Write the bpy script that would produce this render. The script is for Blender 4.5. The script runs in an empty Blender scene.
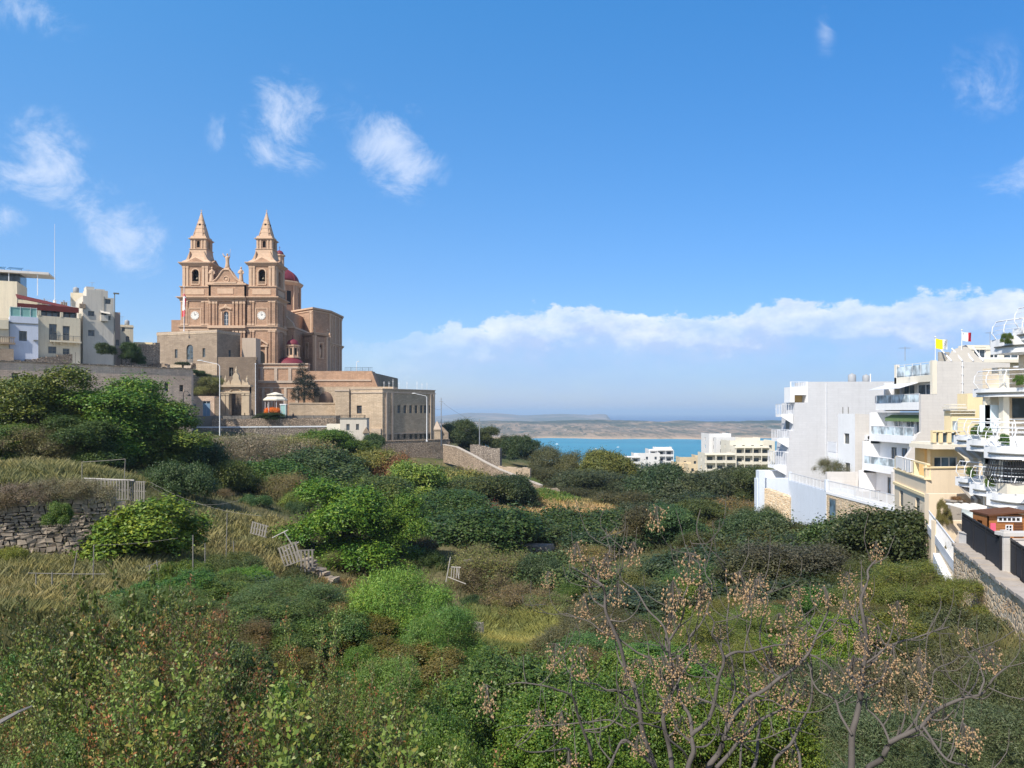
import bpy, bmesh, math, random
import numpy as np
from mathutils import Vector, Matrix
R = math.radians
random.seed(7); np.random.seed(7)
scene = bpy.context.scene
COL = scene.collection

# ------------------------------------------------------------------ camera
FPX = 740.0
cam_d = bpy.data.cameras.new("camera"); cam = bpy.data.objects.new("camera", cam_d); COL.objects.link(cam)
cam_d.sensor_width = 36.0; cam_d.lens = 36.0*FPX/1024.0
cam_d.shift_y = 28.0/1024.0
cam_d.clip_start = 0.1; cam_d.clip_end = 200000
cam.location = (0, 0, 0); cam.rotation_euler = (R(90), 0, 0)
scene.camera = cam
scene.view_settings.view_transform = 'Standard'
scene.view_settings.look = 'None'
scene.view_settings.exposure = 0.38
scene.view_settings.gamma = 1.0
scene.view_settings.use_curve_mapping = False
scene.render.resolution_x = 1024; scene.render.resolution_y = 768
scene.cycles.max_bounces = 6; scene.cycles.diffuse_bounces = 3; scene.cycles.glossy_bounces = 2
scene.cycles.transmission_bounces = 3; scene.cycles.transparent_max_bounces = 6; scene.cycles.volume_bounces = 0

def P(px, py, Y):
    return Vector(((px-512.0)/FPX*Y, Y, (412.0-py)/FPX*Y))
def XW(px, Y): return (px-512.0)/FPX*Y
def ZW(py, Y): return (412.0-py)/FPX*Y

# ------------------------------------------------------------------ sun and sky
SUN_AZ = 217.0; SUN_EL = 47.0
tosun = Vector((math.sin(R(SUN_AZ))*math.cos(R(SUN_EL)), math.cos(R(SUN_AZ))*math.cos(R(SUN_EL)), math.sin(R(SUN_EL))))
sl = bpy.data.lights.new("sun", 'SUN'); so = bpy.data.objects.new("sun", sl); COL.objects.link(so)
sl.energy = 4.4; sl.angle = R(0.5); sl.color = (1.0, 0.94, 0.84)
so.rotation_euler = tosun.to_track_quat('Z', 'Y').to_euler(); so.location = (0, 0, 80)

class NT:
    """tiny node helper"""
    def __init__(s, tree): s.t = tree; s.n = tree.nodes; s.l = tree.links
    def node(s, typ, **kw):
        n = s.n.new(typ)
        for k, v in kw.items(): setattr(n, k, v)
        return n
    def set(s, inp, v):
        if hasattr(v, 'is_linked') or isinstance(v, bpy.types.NodeSocket): s.l.new(v, inp)
        else: inp.default_value = v
    def m(s, op, a, b=None, c=None, clamp=False):
        n = s.node('ShaderNodeMath', operation=op); n.use_clamp = clamp
        s.set(n.inputs[0], a)
        if b is not None: s.set(n.inputs[1], b)
        if c is not None: s.set(n.inputs[2], c)
        return n.outputs[0]
    def mix(s, f, a, b, typ='MIX'):
        n = s.node('ShaderNodeMixRGB', blend_type=typ)
        s.set(n.inputs[0], f)
        for i, v in ((1, a), (2, b)):
            s.set(n.inputs[i], (tuple(v)+(1,))[:4] if isinstance(v, (tuple, list)) else v)
        return n.outputs[0]
    def mr(s, v, a, b, c=0.0, d=1.0, smooth=False):
        n = s.node('ShaderNodeMapRange'); n.clamp = True
        if smooth: n.interpolation_type = 'SMOOTHSTEP'
        s.set(n.inputs[0], v)
        for i, q in enumerate((a, b, c, d)): s.set(n.inputs[i+1], q)
        return n.outputs[0]
    def noise(s, vec, scale, detail=4, rough=.55, out=0, dist=0.0):
        n = s.node('ShaderNodeTexNoise')
        if vec is not None: s.l.new(vec, n.inputs['Vector'])
        n.inputs['Scale'].default_value = scale; n.inputs['Detail'].default_value = detail
        n.inputs['Roughness'].default_value = rough; n.inputs['Distortion'].default_value = dist
        return n.outputs[out]
    def scalev(s, vec, v3):
        n = s.node('ShaderNodeVectorMath', operation='MULTIPLY'); s.l.new(vec, n.inputs[0]); n.inputs[1].default_value = v3
        return n.outputs[0]

w = bpy.data.worlds.new("World"); scene.world = w; w.use_nodes = True
w.node_tree.nodes.clear()
N = NT(w.node_tree)
sky = N.node('ShaderNodeTexSky'); sky.sky_type = 'NISHITA'; sky.sun_disc = False
sky.sun_elevation = R(SUN_EL); sky.sun_rotation = R(SUN_AZ); sky.altitude = 0; sky.air_density = 1.0; sky.dust_density = 0.35; sky.ozone_density = 2.2
tc = N.node('ShaderNodeTexCoord'); dirv = tc.outputs['Generated']
sx = N.node('ShaderNodeSeparateXYZ'); N.l.new(dirv, sx.inputs[0])
az = N.m('ARCTAN2', sx.outputs[0], sx.outputs[1]); el = N.m('ARCSINE', sx.outputs[2])
nz1 = N.noise(N.scalev(dirv, (1, 1, 1.3)), 13.0, 12, .68, dist=.5); nz2 = N.noise(dirv, 3.0, 3, .5)
def ae(px, py):
    a = math.atan((px-512)/FPX); return a, math.atan((412-py)/FPX*math.cos(a))
blobs = [(285,122,52,58,.9),(300,105,30,30,.8),(262,150,28,24,.75),(220,135,20,24,.75),(392,142,54,50,.95),(405,168,48,38,.8),(42,165,48,52,.85),
         (5,212,26,30,.75),(125,238,54,48,.7),(95,205,60,50,.35),(1010,178,60,26,.55),(826,32,12,26,.45),(25,12,60,20,.5),(980,85,80,40,.28),(350,125,50,40,.25)]
acc = None
for (bx_, by_, rx, ry, st) in blobs:
    a0, e0 = ae(bx_, by_)
    da = N.m('DIVIDE', N.m('SUBTRACT', az, a0), rx/FPX); de = N.m('DIVIDE', N.m('SUBTRACT', el, e0), ry/FPX)
    d2 = N.m('ADD', N.m('MULTIPLY', da, da), N.m('MULTIPLY', de, de))
    v = N.m('MULTIPLY', N.m('SUBTRACT', 1.0, N.m('SQRT', d2), clamp=True), st)
    acc = v if acc is None else N.m('MAXIMUM', acc, v)
nn = N.m('SUBTRACT', nz1, 0.5)
puff = N.mr(N.m('ADD', acc, N.m('MULTIPLY', nn, 3.0)), 0.12, 1.35, 0, .85, True)
puff = N.m('MULTIPLY', puff, N.mr(acc, 0.0, .3))
# long bank of cumulus low over the sea
a1, e1 = ae(360, 352); a2, e2 = ae(1000, 296)
kn = [(330, 345), (400, 335), (440, 322), (520, 310), (600, 305), (660, 314), (740, 306), (800, 298), (860, 303), (920, 294), (1000, 289), (1200, 296)]
ka = [ae(*q) for q in kn]; top = ka[0][1]
for (qa, qe), (ra, re_) in zip(ka[:-1], ka[1:]): top = N.m('ADD', top, N.mr(az, qa, ra, 0.0, re_-qe))
top = N.m('ADD', top, N.m('MULTIPLY', N.m('SUBTRACT', nz2, .5), .03))
nb = N.noise(N.scalev(dirv, (1, 1, 1.6)), 20.0, 10, .6)
edge = N.m('ADD', N.m('SUBTRACT', top, el), N.m('MULTIPLY', N.m('SUBTRACT', nb, .5), .085))
bank = N.mr(edge, 0.0, .010, 0, 1, True)
bank = N.m('MULTIPLY', bank, N.mr(az, a1-.04, a1+.22, 0.1, 1, True))
lowf = N.mr(edge, .036, .085, 1.0, 0.5, True)
nlow = N.noise(N.scalev(dirv, (1, 1, 3)), 9.0, 6, .6)
lowf = N.m('MULTIPLY', lowf, N.mr(nlow, .3, .62, .62, 1.0))
bank = N.m('MULTIPLY', bank, lowf)
cover = N.m('MAXIMUM', N.m('MULTIPLY', puff, .85), N.m('MULTIPLY', bank, .9))
tint = N.mix(N.mr(el, .0, .62), (0.058, 0.066, 0.098), (0.042, 0.127, 0.190))
tint = N.mix(1.0, tint, N.mix(N.mr(az, -.55, .55), (1.45, 1.25, 1.07), (.88, .95, .93)), 'MULTIPLY')
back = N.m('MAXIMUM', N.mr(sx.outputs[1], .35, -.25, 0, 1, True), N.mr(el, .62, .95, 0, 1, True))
tint = N.mix(back, tint, (0.146, 0.134, 0.132))  # unseen sky behind and overhead made paler and brighter to fill the shade
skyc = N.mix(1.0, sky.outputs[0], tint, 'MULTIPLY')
nsh = N.noise(N.scalev(dirv, (1, 1, 1.8)), 26.0, 8, .6)
ccol = N.mix(N.mr(N.m('ADD', edge, N.m('MULTIPLY', N.m('SUBTRACT', nsh, .5), .10)), .0, .05), (0.76, .80, .88), (0.42, .53, .77))
ccol = N.mix(N.mr(edge, .045, .09), ccol, (.29, .43, .75))
ccol = N.mix(puff, ccol, (0.62, .70, .86))
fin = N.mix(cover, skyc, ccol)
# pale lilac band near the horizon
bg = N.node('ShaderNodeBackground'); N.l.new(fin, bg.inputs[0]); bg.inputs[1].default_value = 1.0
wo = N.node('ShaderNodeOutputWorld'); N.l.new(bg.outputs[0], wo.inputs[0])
w.cycles.sampling_method = 'MANUAL'; w.cycles.sample_map_resolution = 512

# ------------------------------------------------------------------ helpers
def tag(o, label=None, cat=None, group=None, kind=None):
    if label: o['label'] = label
    if cat: o['category'] = cat
    if group: o['group'] = group
    if kind: o['kind'] = kind
    return o

def thing(name, label, cat, loc=(0, 0, 0), group=None):
    o = bpy.data.objects.new(name, None); COL.objects.link(o); o.location = loc
    o.empty_display_size = .3
    o['wl'] = 0
    del o['wl']
    ROOTLOC[o.name] = Vector(loc)
    return tag(o, label, cat, group)
ROOTLOC = {}
def root_loc(o):
    while o.parent: o = o.parent
    return ROOTLOC.get(o.name, Vector(o.location))

def link_mesh(name, me, mats, parent=None):
    o = bpy.data.objects.new(name, me); COL.objects.link(o)
    for m_ in (mats if isinstance(mats, (list, tuple)) else [mats]): me.materials.append(m_)
    if parent: o.parent = parent
    return o

class MB:
    """collects solids in a local frame (origin + yaw) and links them as one mesh"""
    def __init__(s, o=(0, 0, 0), yaw=0.0):
        s.v = []; s.f = []; s.mi = []; s.sm = []; s.cur = 0; s.smooth = False
        s.frame(o, yaw)
    def frame(s, o, yaw=0.0):
        s.o = Vector(o); s.c = math.cos(yaw); s.s = math.sin(yaw); return s
    def T(s, p):
        x, y, z = p
        return (s.o.x + s.c*x - s.s*y, s.o.y + s.s*x + s.c*y, s.o.z + z)
    def add(s, vs, fs):
        b = len(s.v); s.v += [s.T(p) for p in vs]
        for f in fs: s.f.append([b+i for i in f]); s.mi.append(s.cur); s.sm.append(s.smooth)
    def box(s, x0, x1, y0, y1, z0, z1):
        s.add([(x0,y0,z0),(x1,y0,z0),(x1,y1,z0),(x0,y1,z0),(x0,y0,z1),(x1,y0,z1),(x1,y1,z1),(x0,y1,z1)],
              [(0,3,2,1),(4,5,6,7),(0,1,5,4),(1,2,6,5),(2,3,7,6),(3,0,4,7)]); return s
    def frus(s, x0, x1, y0, y1, z0, X0, X1, Y0, Y1, z1):
        s.add([(x0,y0,z0),(x1,y0,z0),(x1,y1,z0),(x0,y1,z0),(X0,Y0,z1),(X1,Y0,z1),(X1,Y1,z1),(X0,Y1,z1)],
              [(0,3,2,1),(4,5,6,7),(0,1,5,4),(1,2,6,5),(2,3,7,6),(3,0,4,7)]); return s
    def prism(s, poly, z0, z1, scale=1.0, cx=0, cy=0):
        n = len(poly)
        a = [(x, y, z0) for x, y in poly]; b = [(cx+(x-cx)*scale, cy+(y-cy)*scale, z1) for x, y in poly]
        s.add(a+b, [tuple(range(n-1, -1, -1)), tuple(range(n, 2*n))] + [(i, (i+1) % n, n+(i+1) % n, n+i) for i in range(n)]); return s
    def vprism(s, poly, y0, y1):
        """polygon in (x,z) counter clockwise seen from -y, extruded along y"""
        n = len(poly)
        a = [(x, y0, z) for x, z in poly]; b = [(x, y1, z) for x, z in poly]
        s.add(a+b, [tuple(range(n)), tuple(range(2*n-1, n-1, -1))] + [(i, n+i, n+(i+1) % n, (i+1) % n) for i in range(n)]); return s
    def lathe(s, prof, cx=0, cy=0, n=16, ph=0.0):
        vs = []; fs = []
        for r, z in prof:
            for k in range(n):
                a = ph+2*math.pi*k/n; vs.append((cx+r*math.cos(a), cy+r*math.sin(a), z))
        for j in range(len(prof)-1):
            for k in range(n): fs.append((j*n+k, j*n+(k+1) % n, (j+1)*n+(k+1) % n, (j+1)*n+k))
        fs.append(tuple(range(n-1, -1, -1))); m_ = (len(prof)-1)*n; fs.append(tuple(range(m_, m_+n)))
        s.add(vs, fs); return s
    def tube(s, pts, r, n=6):
        pts = [Vector(p) for p in pts]; rs = r if isinstance(r, (list, tuple)) else [r]*len(pts)
        vs = []; fs = []
        for i, p in enumerate(pts):
            d = (pts[min(i+1, len(pts)-1)]-pts[max(i-1, 0)])
            if d.length < 1e-9: d = Vector((0, 0, 1))
            d.normalize(); u = d.orthogonal() if abs(d.z) > .9 else d.cross(Vector((0, 0, 1))); u.normalize(); v = d.cross(u)
            for k in range(n):
                a = 2*math.pi*k/n; q = p + (u*math.cos(a)+v*math.sin(a))*rs[i]; vs.append(tuple(q))
        for j in range(len(pts)-1):
            for k in range(n): fs.append((j*n+k, j*n+(k+1) % n, (j+1)*n+(k+1) % n, (j+1)*n+k))
        fs.append(tuple(range(n-1, -1, -1))); m_ = (len(pts)-1)*n; fs.append(tuple(range(m_, m_+n)))
        s.add(vs, fs); return s
    def blob(s, c, rx, ry, rz, n=10, m_=7, jit=0.0):
        prof = []; vs = []; fs = []
        for j in range(m_+1):
            t = -math.pi/2+math.pi*j/m_
            for k in range(n):
                a = 2*math.pi*k/n; q = 1+random.uniform(-jit, jit)
                vs.append((c[0]+rx*math.cos(t)*math.cos(a)*q, c[1]+ry*math.cos(t)*math.sin(a)*q, c[2]+rz*math.sin(t)*q))
        for j in range(m_):
            for k in range(n): fs.append((j*n+k, j*n+(k+1) % n, (j+1)*n+(k+1) % n, (j+1)*n+k))
        s.add(vs, fs); return s
    def wall(s, u0, u1, w0, w1, holes=(), depth=.3, v=0.0, thick=None):
        """wall face in the plane y=v looking to -y, with real recessed openings; holes = (u, w, width, height[, arch])"""
        us = sorted(set([u0, u1]+[q for h in holes for q in (h[0], h[0]+h[2])])); ws = sorted(set([w0, w1]+[q for h in holes for q in (h[1], h[1]+h[3])]))
        us = [q for q in us if u0-1e-6 <= q <= u1+1e-6]; ws = [q for q in ws if w0-1e-6 <= q <= w1+1e-6]
        for i in range(len(us)-1):
            for j in range(len(ws)-1):
                cu = (us[i]+us[i+1])/2; cw = (ws[j]+ws[j+1])/2
                if any(h[0] < cu < h[0]+h[2] and h[1] < cw < h[1]+h[3] for h in holes): continue
                s.add([(us[i], v, ws[j]), (us[i+1], v, ws[j]), (us[i+1], v, ws[j+1]), (us[i], v, ws[j+1])], [(0, 1, 2, 3)])
        for h in holes:
            a, b, c, d = h[0], h[0]+h[2], h[1], h[1]+h[3]; e = v+depth
            s.add([(a,v,c),(b,v,c),(b,v,d),(a,v,d),(a,e,c),(b,e,c),(b,e,d),(a,e,d)], [(0,4,5,1),(1,5,6,2),(2,6,7,3),(3,7,4,0)])
            if len(h) > 4 and h[4]:
                r = h[2]/2; cx = (a+b)/2; cz = d-r; K = 8
                for sg in (-1, 1):
                    arc = [(cx+sg*r*math.cos(math.pi/2*k/K), cz+r*math.sin(math.pi/2*k/K)) for k in range(K+1)]
                    poly = [(cx+sg*r, d-0.002)]+[(x, z) for x, z in arc[::-1]]
                    if sg > 0: poly = poly
                    else: poly = poly[::-1]
                    s.vprism([(x, min(z, d-.002)) for x, z in poly], v, e-.01)
        return s
    def build(s, name, mats, parent=None, label=None):
        off = root_loc(parent) if parent else Vector((0, 0, 0))
        me = bpy.data.meshes.new(name)
        me.from_pydata([(x-off.x, y-off.y, z-off.z) for x, y, z in s.v], [], s.f)
        me.polygons.foreach_set('material_index', s.mi); me.polygons.foreach_set('use_smooth', s.sm)
        me.update()
        bm = bmesh.new(); bm.from_mesh(me); bmesh.ops.recalc_face_normals(bm, faces=bm.faces) if name not in NORECALC else None
        bm.to_mesh(me); bm.free()
        o = link_mesh(name, me, mats, parent)
        if label: o['label'] = label
        return o
NORECALC = set()
def yaw_of(A, B): return math.atan2(B[1]-A[1], B[0]-A[0])

# ------------------------------------------------------------------ materials
MATS = {}
def newmat(name):
    m_ = bpy.data.materials.new(name); m_.use_nodes = True; m_.node_tree.nodes.clear()
    n = NT(m_.node_tree); out = n.node('ShaderNodeOutputMaterial'); return m_, n, out
def principled(n, out, col, rough=.85, spec=.3, bump=None, bstr=.3, bdist=.05, metal=0.0):
    p = n.node('ShaderNodeBsdfPrincipled'); n.set(p.inputs['Base Color'], (tuple(col)+(1,))[:4] if isinstance(col, tuple) else col)
    n.set(p.inputs['Roughness'], rough); p.inputs['Specular IOR Level'].default_value = spec; p.inputs['Metallic'].default_value = metal
    if bump is not None:
        b = n.node('ShaderNodeBump'); b.inputs['Strength'].default_value = bstr; b.inputs['Distance'].default_value = bdist
        n.l.new(bump, b.inputs['Height']); n.l.new(b.outputs[0], p.inputs['Normal'])
    n.l.new(p.outputs[0], out.inputs[0]); return p
def pos(n): return n.node('ShaderNodeNewGeometry').outputs['Position']
def plain(name, col, rough=.7, var=.12, scale=1.2, metal=0.0, spec=.3):
    if name in MATS: return MATS[name]
    m_, n, out = newmat(name); p = pos(n)
    nz = n.noise(p, scale, 5, .6)
    c = n.mix(nz, tuple(q*(1-var) for q in col), tuple(min(1, q*(1+var)) for q in col))
    principled(n, out, c, rough, spec, n.noise(p, scale*9, 3), .12, .02, metal)
    MATS[name] = m_; return m_
def masonry(name, c1, c2, mortar, bw=.62, bh=.27, rough=.9, stain=.35, vstain=True, stainc=(.16, .12, .09), bstr=.7, msize=.022):
    m_, n, out = newmat(name); p = pos(n)
    sp = n.node('ShaderNodeSeparateXYZ'); n.l.new(p, sp.inputs[0])
    u = n.m('ADD', n.m('MULTIPLY', sp.outputs[0], .83), n.m('MULTIPLY', sp.outputs[1], .71))
    cb = n.node('ShaderNodeCombineXYZ'); n.l.new(u, cb.inputs[0]); n.l.new(sp.outputs[2], cb.inputs[1])
    br = n.node('ShaderNodeTexBrick'); n.l.new(cb.outputs[0], br.inputs['Vector'])
    br.inputs['Color1'].default_value = c1+(1,); br.inputs['Color2'].default_value = c2+(1,); br.inputs['Mortar'].default_value = mortar+(1,)
    br.inputs['Scale'].default_value = 1.0; br.inputs['Mortar Size'].default_value = msize; br.inputs['Mortar Smooth'].default_value = .3
    br.inputs['Bias'].default_value = 0.0; br.inputs['Brick Width'].default_value = bw; br.inputs['Row Height'].default_value = bh
    big = n.noise(p, .16, 6, .65); mid = n.noise(p, .9, 6, .65)
    c = n.mix(n.mr(mid, .35, .65, .0, .65), br.outputs['Color'], tuple(q*.62 for q in c1)); fine = n.noise(p, 3.2, 4, .7); c = n.mix(n.mr(fine, .52, .7, 0, .5), c, tuple(q*.5 for q in c1)); c = n.mix(n.mr(fine, .25, .42, .4, 0), c, tuple(min(1, q*1.3) for q in c1))
    if vstain:
        st = n.noise(n.scalev(p, (1.4, 1.4, .12)), 1.0, 6, .65)
        c = n.mix(n.m('MULTIPLY', n.mr(st, .48, .75), stain), c, stainc)
    c = n.mix(n.m('MULTIPLY', n.mr(big, .5, .72), stain), c, stainc)
    c = n.mix(n.mr(big, .25, .5, .25, 0), c, tuple(min(1, q*1.35) for q in c1))
    h = n.m('ADD', n.m('MULTIPLY', br.outputs['Fac'], -1.0), n.m('MULTIPLY', n.noise(p, 6, 4), .5))
    principled(n, out, c, rough, .2, h, bstr, .03)
    MATS[name] = m_; return m_
def plaster(name, col, stain=.25, stainc=(.25, .23, .2), rough=.85, panel=False):
    m_, n, out = newmat(name); p = pos(n)
    st = n.noise(n.scalev(p, (1.3, 1.3, .1)), 1.0, 6, .6); big = n.noise(p, .35, 5, .6)
    c = n.mix(n.mr(big, .3, .7, 0, .4), col, tuple(q*.86 for q in col))
    c = n.mix(n.m('MULTIPLY', n.mr(st, .5, .8), stain), c, stainc)
    if panel:
        sp = n.node('ShaderNodeSeparateXYZ'); n.l.new(p, sp.inputs[0])
        cb = n.node('ShaderNodeCombineXYZ'); n.l.new(n.m('ADD', sp.outputs[0], sp.outputs[1]), cb.inputs[0]); n.l.new(sp.outputs[2], cb.inputs[1])
        br = n.node('ShaderNodeTexBrick'); n.l.new(cb.outputs[0], br.inputs['Vector'])
        br.inputs['Color1'].default_value = (1, 1, 1, 1); br.inputs['Color2'].default_value = (.955, .955, .955, 1); br.inputs['Mortar'].default_value = (.9, .9, .9, 1)
        br.inputs['Scale'].default_value = 1; br.inputs['Mortar Size'].default_value = .014; br.inputs['Brick Width'].default_value = .9; br.inputs['Row Height'].default_value = .3
        c = n.mix(1.0, c, br.outputs['Color'], 'MULTIPLY')
    strk = n.noise(n.scalev(p, (3.5, 3.5, .22)), 1.0, 7, .7); c = n.mix(n.mr(strk, .52, .72, 0, min(.5, stain*1.6)), c, tuple(q*.55 for q in col)); c = n.mix(n.mr(n.noise(p, 2.2, 5, .7), .5, .7, 0, .12), c, tuple(q*.6 for q in col)); principled(n, out, c, rough, .25, n.noise(p, 9, 4), .15, .02)
    MATS[name] = m_; return m_
def glassmat(name, col=(.05, .07, .09), rough=.12):
    m_, n, out = newmat(name); p = pos(n)
    c = n.mix(n.mr(n.noise(p, .8, 2), .4, .6), tuple(q*.5 for q in col), tuple(q*1.5 for q in col))
    principled(n, out, c, rough, .6); MATS[name] = m_; return m_

def rubblemat(name, c1, c2, mortar, size=.45, bstr=1.0):
    m_, n, out = newmat(name); p = pos(n); sp = n.node('ShaderNodeSeparateXYZ'); n.l.new(p, sp.inputs[0])
    v = n.scalev(p, (1, 1, 1.35)); nzv = n.node('ShaderNodeVectorMath', operation='ADD'); n.l.new(v, nzv.inputs[0]); nn_ = n.scalev(n.noise(p, 2.5, 2, .5, out=1), (.18, .18, .18)); n.l.new(nn_, nzv.inputs[1])
    v1 = n.node('ShaderNodeTexVoronoi'); v1.feature = 'F1'; v2 = n.node('ShaderNodeTexVoronoi'); v2.feature = 'DISTANCE_TO_EDGE'
    for q in (v1, v2): n.l.new(nzv.outputs[0], q.inputs['Vector']); q.inputs['Scale'].default_value = 1/size
    sc = n.node('ShaderNodeSeparateXYZ'); n.l.new(v1.outputs['Color'], sc.inputs[0])
    c = n.mix(sc.outputs[0], c1, c2); c = n.mix(n.mr(sc.outputs[1], .8, 1, 0, .6), c, tuple(q*.5 for q in c1))
    ed = n.mr(v2.outputs['Distance'], .03, .12); c = n.mix(ed, mortar, c)
    big = n.noise(p, .35, 6, .65); c = n.mix(n.mr(big, .48, .7, 0, .55), c, tuple(q*.45 for q in c2))
    h = n.m('ADD', n.mr(v2.outputs['Distance'], 0, .25), n.m('MULTIPLY', n.noise(p, 7, 4), .35))
    principled(n, out, c, .95, .15, h, bstr, .06); MATS[name] = m_; return m_
SAND = masonry('sandstone_church', (.57, .365, .24), (.43, .265, .17), (.30, .185, .125), .75, .33, stain=.4, stainc=(.21, .155, .12))
SANDL = masonry('sandstone_pale', (.66, .52, .37), (.50, .38, .26), (.34, .26, .18), .7, .3, stain=.3, stainc=(.2, .16, .12))
SANDG = masonry('sandstone_grey', (.40, .31, .225), (.29, .22, .16), (.46, .37, .27), .7, .3, stain=.3, msize=.02)
SANDP = masonry('sandstone_pink', (.98, .72, .54), (.78, .56, .42), (.48, .35, .26), .7, .3, stain=.3)
TRIM = plain('carved_sandstone', (.55, .385, .265), .9, .25, 1.5)
TRIMG = plain('weathered_sandstone', (.46, .37, .29), .9, .3, 1.5)
RUBBLE = rubblemat('rubble_masonry', (.56, .43, .32), (.38, .29, .21), (.17, .135, .1), .42)
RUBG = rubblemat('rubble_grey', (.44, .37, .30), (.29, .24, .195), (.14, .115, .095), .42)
RUBY = rubblemat('rubble_yellow', (.84, .64, .42), (.62, .44, .26), (.72, .61, .46), .34, .8)
CREAM = plaster('cream_render', (.76, .66, .49), .3)
GREYR = plaster('pale_grey_render', (.64, .59, .51), .3)
TOPCOAT = None
BLUEW = plaster('blue_white_paint', (.60, .64, .74), .15)
WHITE = plaster('white_paint', (.88, .88, .88), .1, (.5, .48, .45))
WHITEP = plaster('white_block_wall', (.64, .64, .65), .12, (.5, .48, .46), panel=True)
WHITEC = plaster('warm_white_paint', (.64, .61, .575), .14, (.5, .45, .4), panel=True)
ICE = plaster('ice_blue_paint', (.70, .76, .84), .1, (.5, .5, .5))
YELL = plaster('yellow_render', (.90, .73, .44), .12, (.6, .45, .3))
YELLD = plaster('ochre_render', (.78, .52, .22), .1, (.6, .4, .2))
PEACH = plaster('peach_render', (.86, .71, .52), .15, (.5, .4, .3))
CREAMW = plaster('cream_white_render', (.78, .72, .60), .12, (.5, .45, .38))
GLASS = glassmat('window_glass'); GLASSB = glassmat('blue_window_glass', (.10, .16, .22), .08)
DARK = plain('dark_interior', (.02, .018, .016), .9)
WOODB = plain('dark_brown_wood', (.10, .055, .03), .7)
SHUT = plain('grey_shutter_paint', (.20, .20, .18), .6)
METAL = plain('galvanised_metal', (.42, .43, .44), .45, metal=.6)
METALW = plain('white_painted_metal', (.75, .76, .78), .4)
METALD = plain('black_painted_metal', (.022, .022, .026), .5)
REDD = plain('red_dome_paint', (.17, .028, .042), .6, .2, .8)
REDAWN = plain('dark_red_canvas', (.16, .035, .03), .8)
ROOFG = plain('grey_roof_membrane', (.42, .41, .39), .9, .15)
# ------------------------------------------------------------------ terrain
ctrl = []
def cp(px, py, Y): p = P(px, py, Y); ctrl.append((p.x, p.y, p.z))
for c in [(50,600,38),(250,640,30),(330,605,58),(420,620,50),(500,640,54),(560,650,50),(300,570,62),(200,585,45),(60,560,50),(145,562,50),
          (60,474,62),(150,490,66),(250,520,72),(60,455,90),(160,470,90),(250,500,90),(350,575,68),(460,560,74),(530,552,84),(430,505,110),
          (560,525,112),(620,522,112),(545,492,126),(500,489,135),(470,472,158),(400,458,168),(330,470,140),(280,490,115),(300,437,165),(200,432,158),
          (250,433,162),(450,454,185),(500,478,165),(600,505,140),(680,525,110),(740,515,100),(700,540,80),(640,560,70),(780,545,86),(850,535,86),
          (900,560,62),(760,600,52),(850,615,44),(940,615,38),(990,630,30),(900,680,24),(1000,700,20),(640,640,42),(700,660,34),(560,720,28),
          (640,472,330),(560,468,260),(740,480,250),(480,446,240),(440,444,260),(700,490,180),(760,500,130),(100,420,125),(20,425,100)]: cp(*c)
for x, y, z in [(0,0,-4.8),(-6,4,-5.2),(6,4,-5.2),(-20,0,-3.5),(20,0,-4.5),(0,10,-7.5),(-12,10,-6.8),(12,12,-7.8),(-30,10,-5),(-10,20,-9.5),(8,20,-10),(-45,30,-6),
                (-70,60,-2),(-90,90,2),(-100,130,8),(-80,200,-5),(-60,240,-5),(-40,250,-2),(-110,260,5),(-150,200,14),(-120,60,6),(-200,100,18),(-150,0,8),
                (0,-30,-3),(-80,-30,6),(60,-30,4),(0,350,-31),(-60,350,-18),(60,350,-36),(150,350,-34),(45,80,-9),(60,100,-4),(45,60,-6),(60,50,0),(90,80,8),(40,30,-4),(60,10,2),
                (100,130,6),(150,100,16),(120,200,2),(200,200,0),(150,0,14),(60,170,-14),(90,260,-26),(200,330,-25),(-200,330,5),(-200,-30,15),(200,-30,20)]: ctrl.append((x, y, z))
CT = np.array(ctrl, float)
def _phi(d): return d
_A = _phi(np.sqrt(((CT[:, None, :2]-CT[None, :, :2])**2).sum(-1)))
_n = len(CT); _M = np.zeros((_n+3, _n+3)); _M[:_n, :_n] = _A+np.eye(_n)*-1.5; _M[:_n, _n] = 1; _M[:_n, _n+1:] = CT[:, :2]; _M[_n, :_n] = 1; _M[_n+1:, :_n] = CT[:, :2].T
_W = np.linalg.solve(_M, np.concatenate([CT[:, 2], [0, 0, 0]]))
def vnoise(x, y, s, seed=0):
    """smooth value noise, vectorised"""
    X = np.asarray(x)/s; Y = np.asarray(y)/s; xi = np.floor(X); yi = np.floor(Y); fx = X-xi; fy = Y-yi
    fx = fx*fx*(3-2*fx); fy = fy*fy*(3-2*fy)
    def h(a, b):
        q = np.sin(a*127.1+b*311.7+seed*74.7)*43758.5453; return q-np.floor(q)
    return (h(xi, yi)*(1-fx)+h(xi+1, yi)*fx)*(1-fy)+(h(xi, yi+1)*(1-fx)+h(xi+1, yi+1)*fx)*fy
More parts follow.
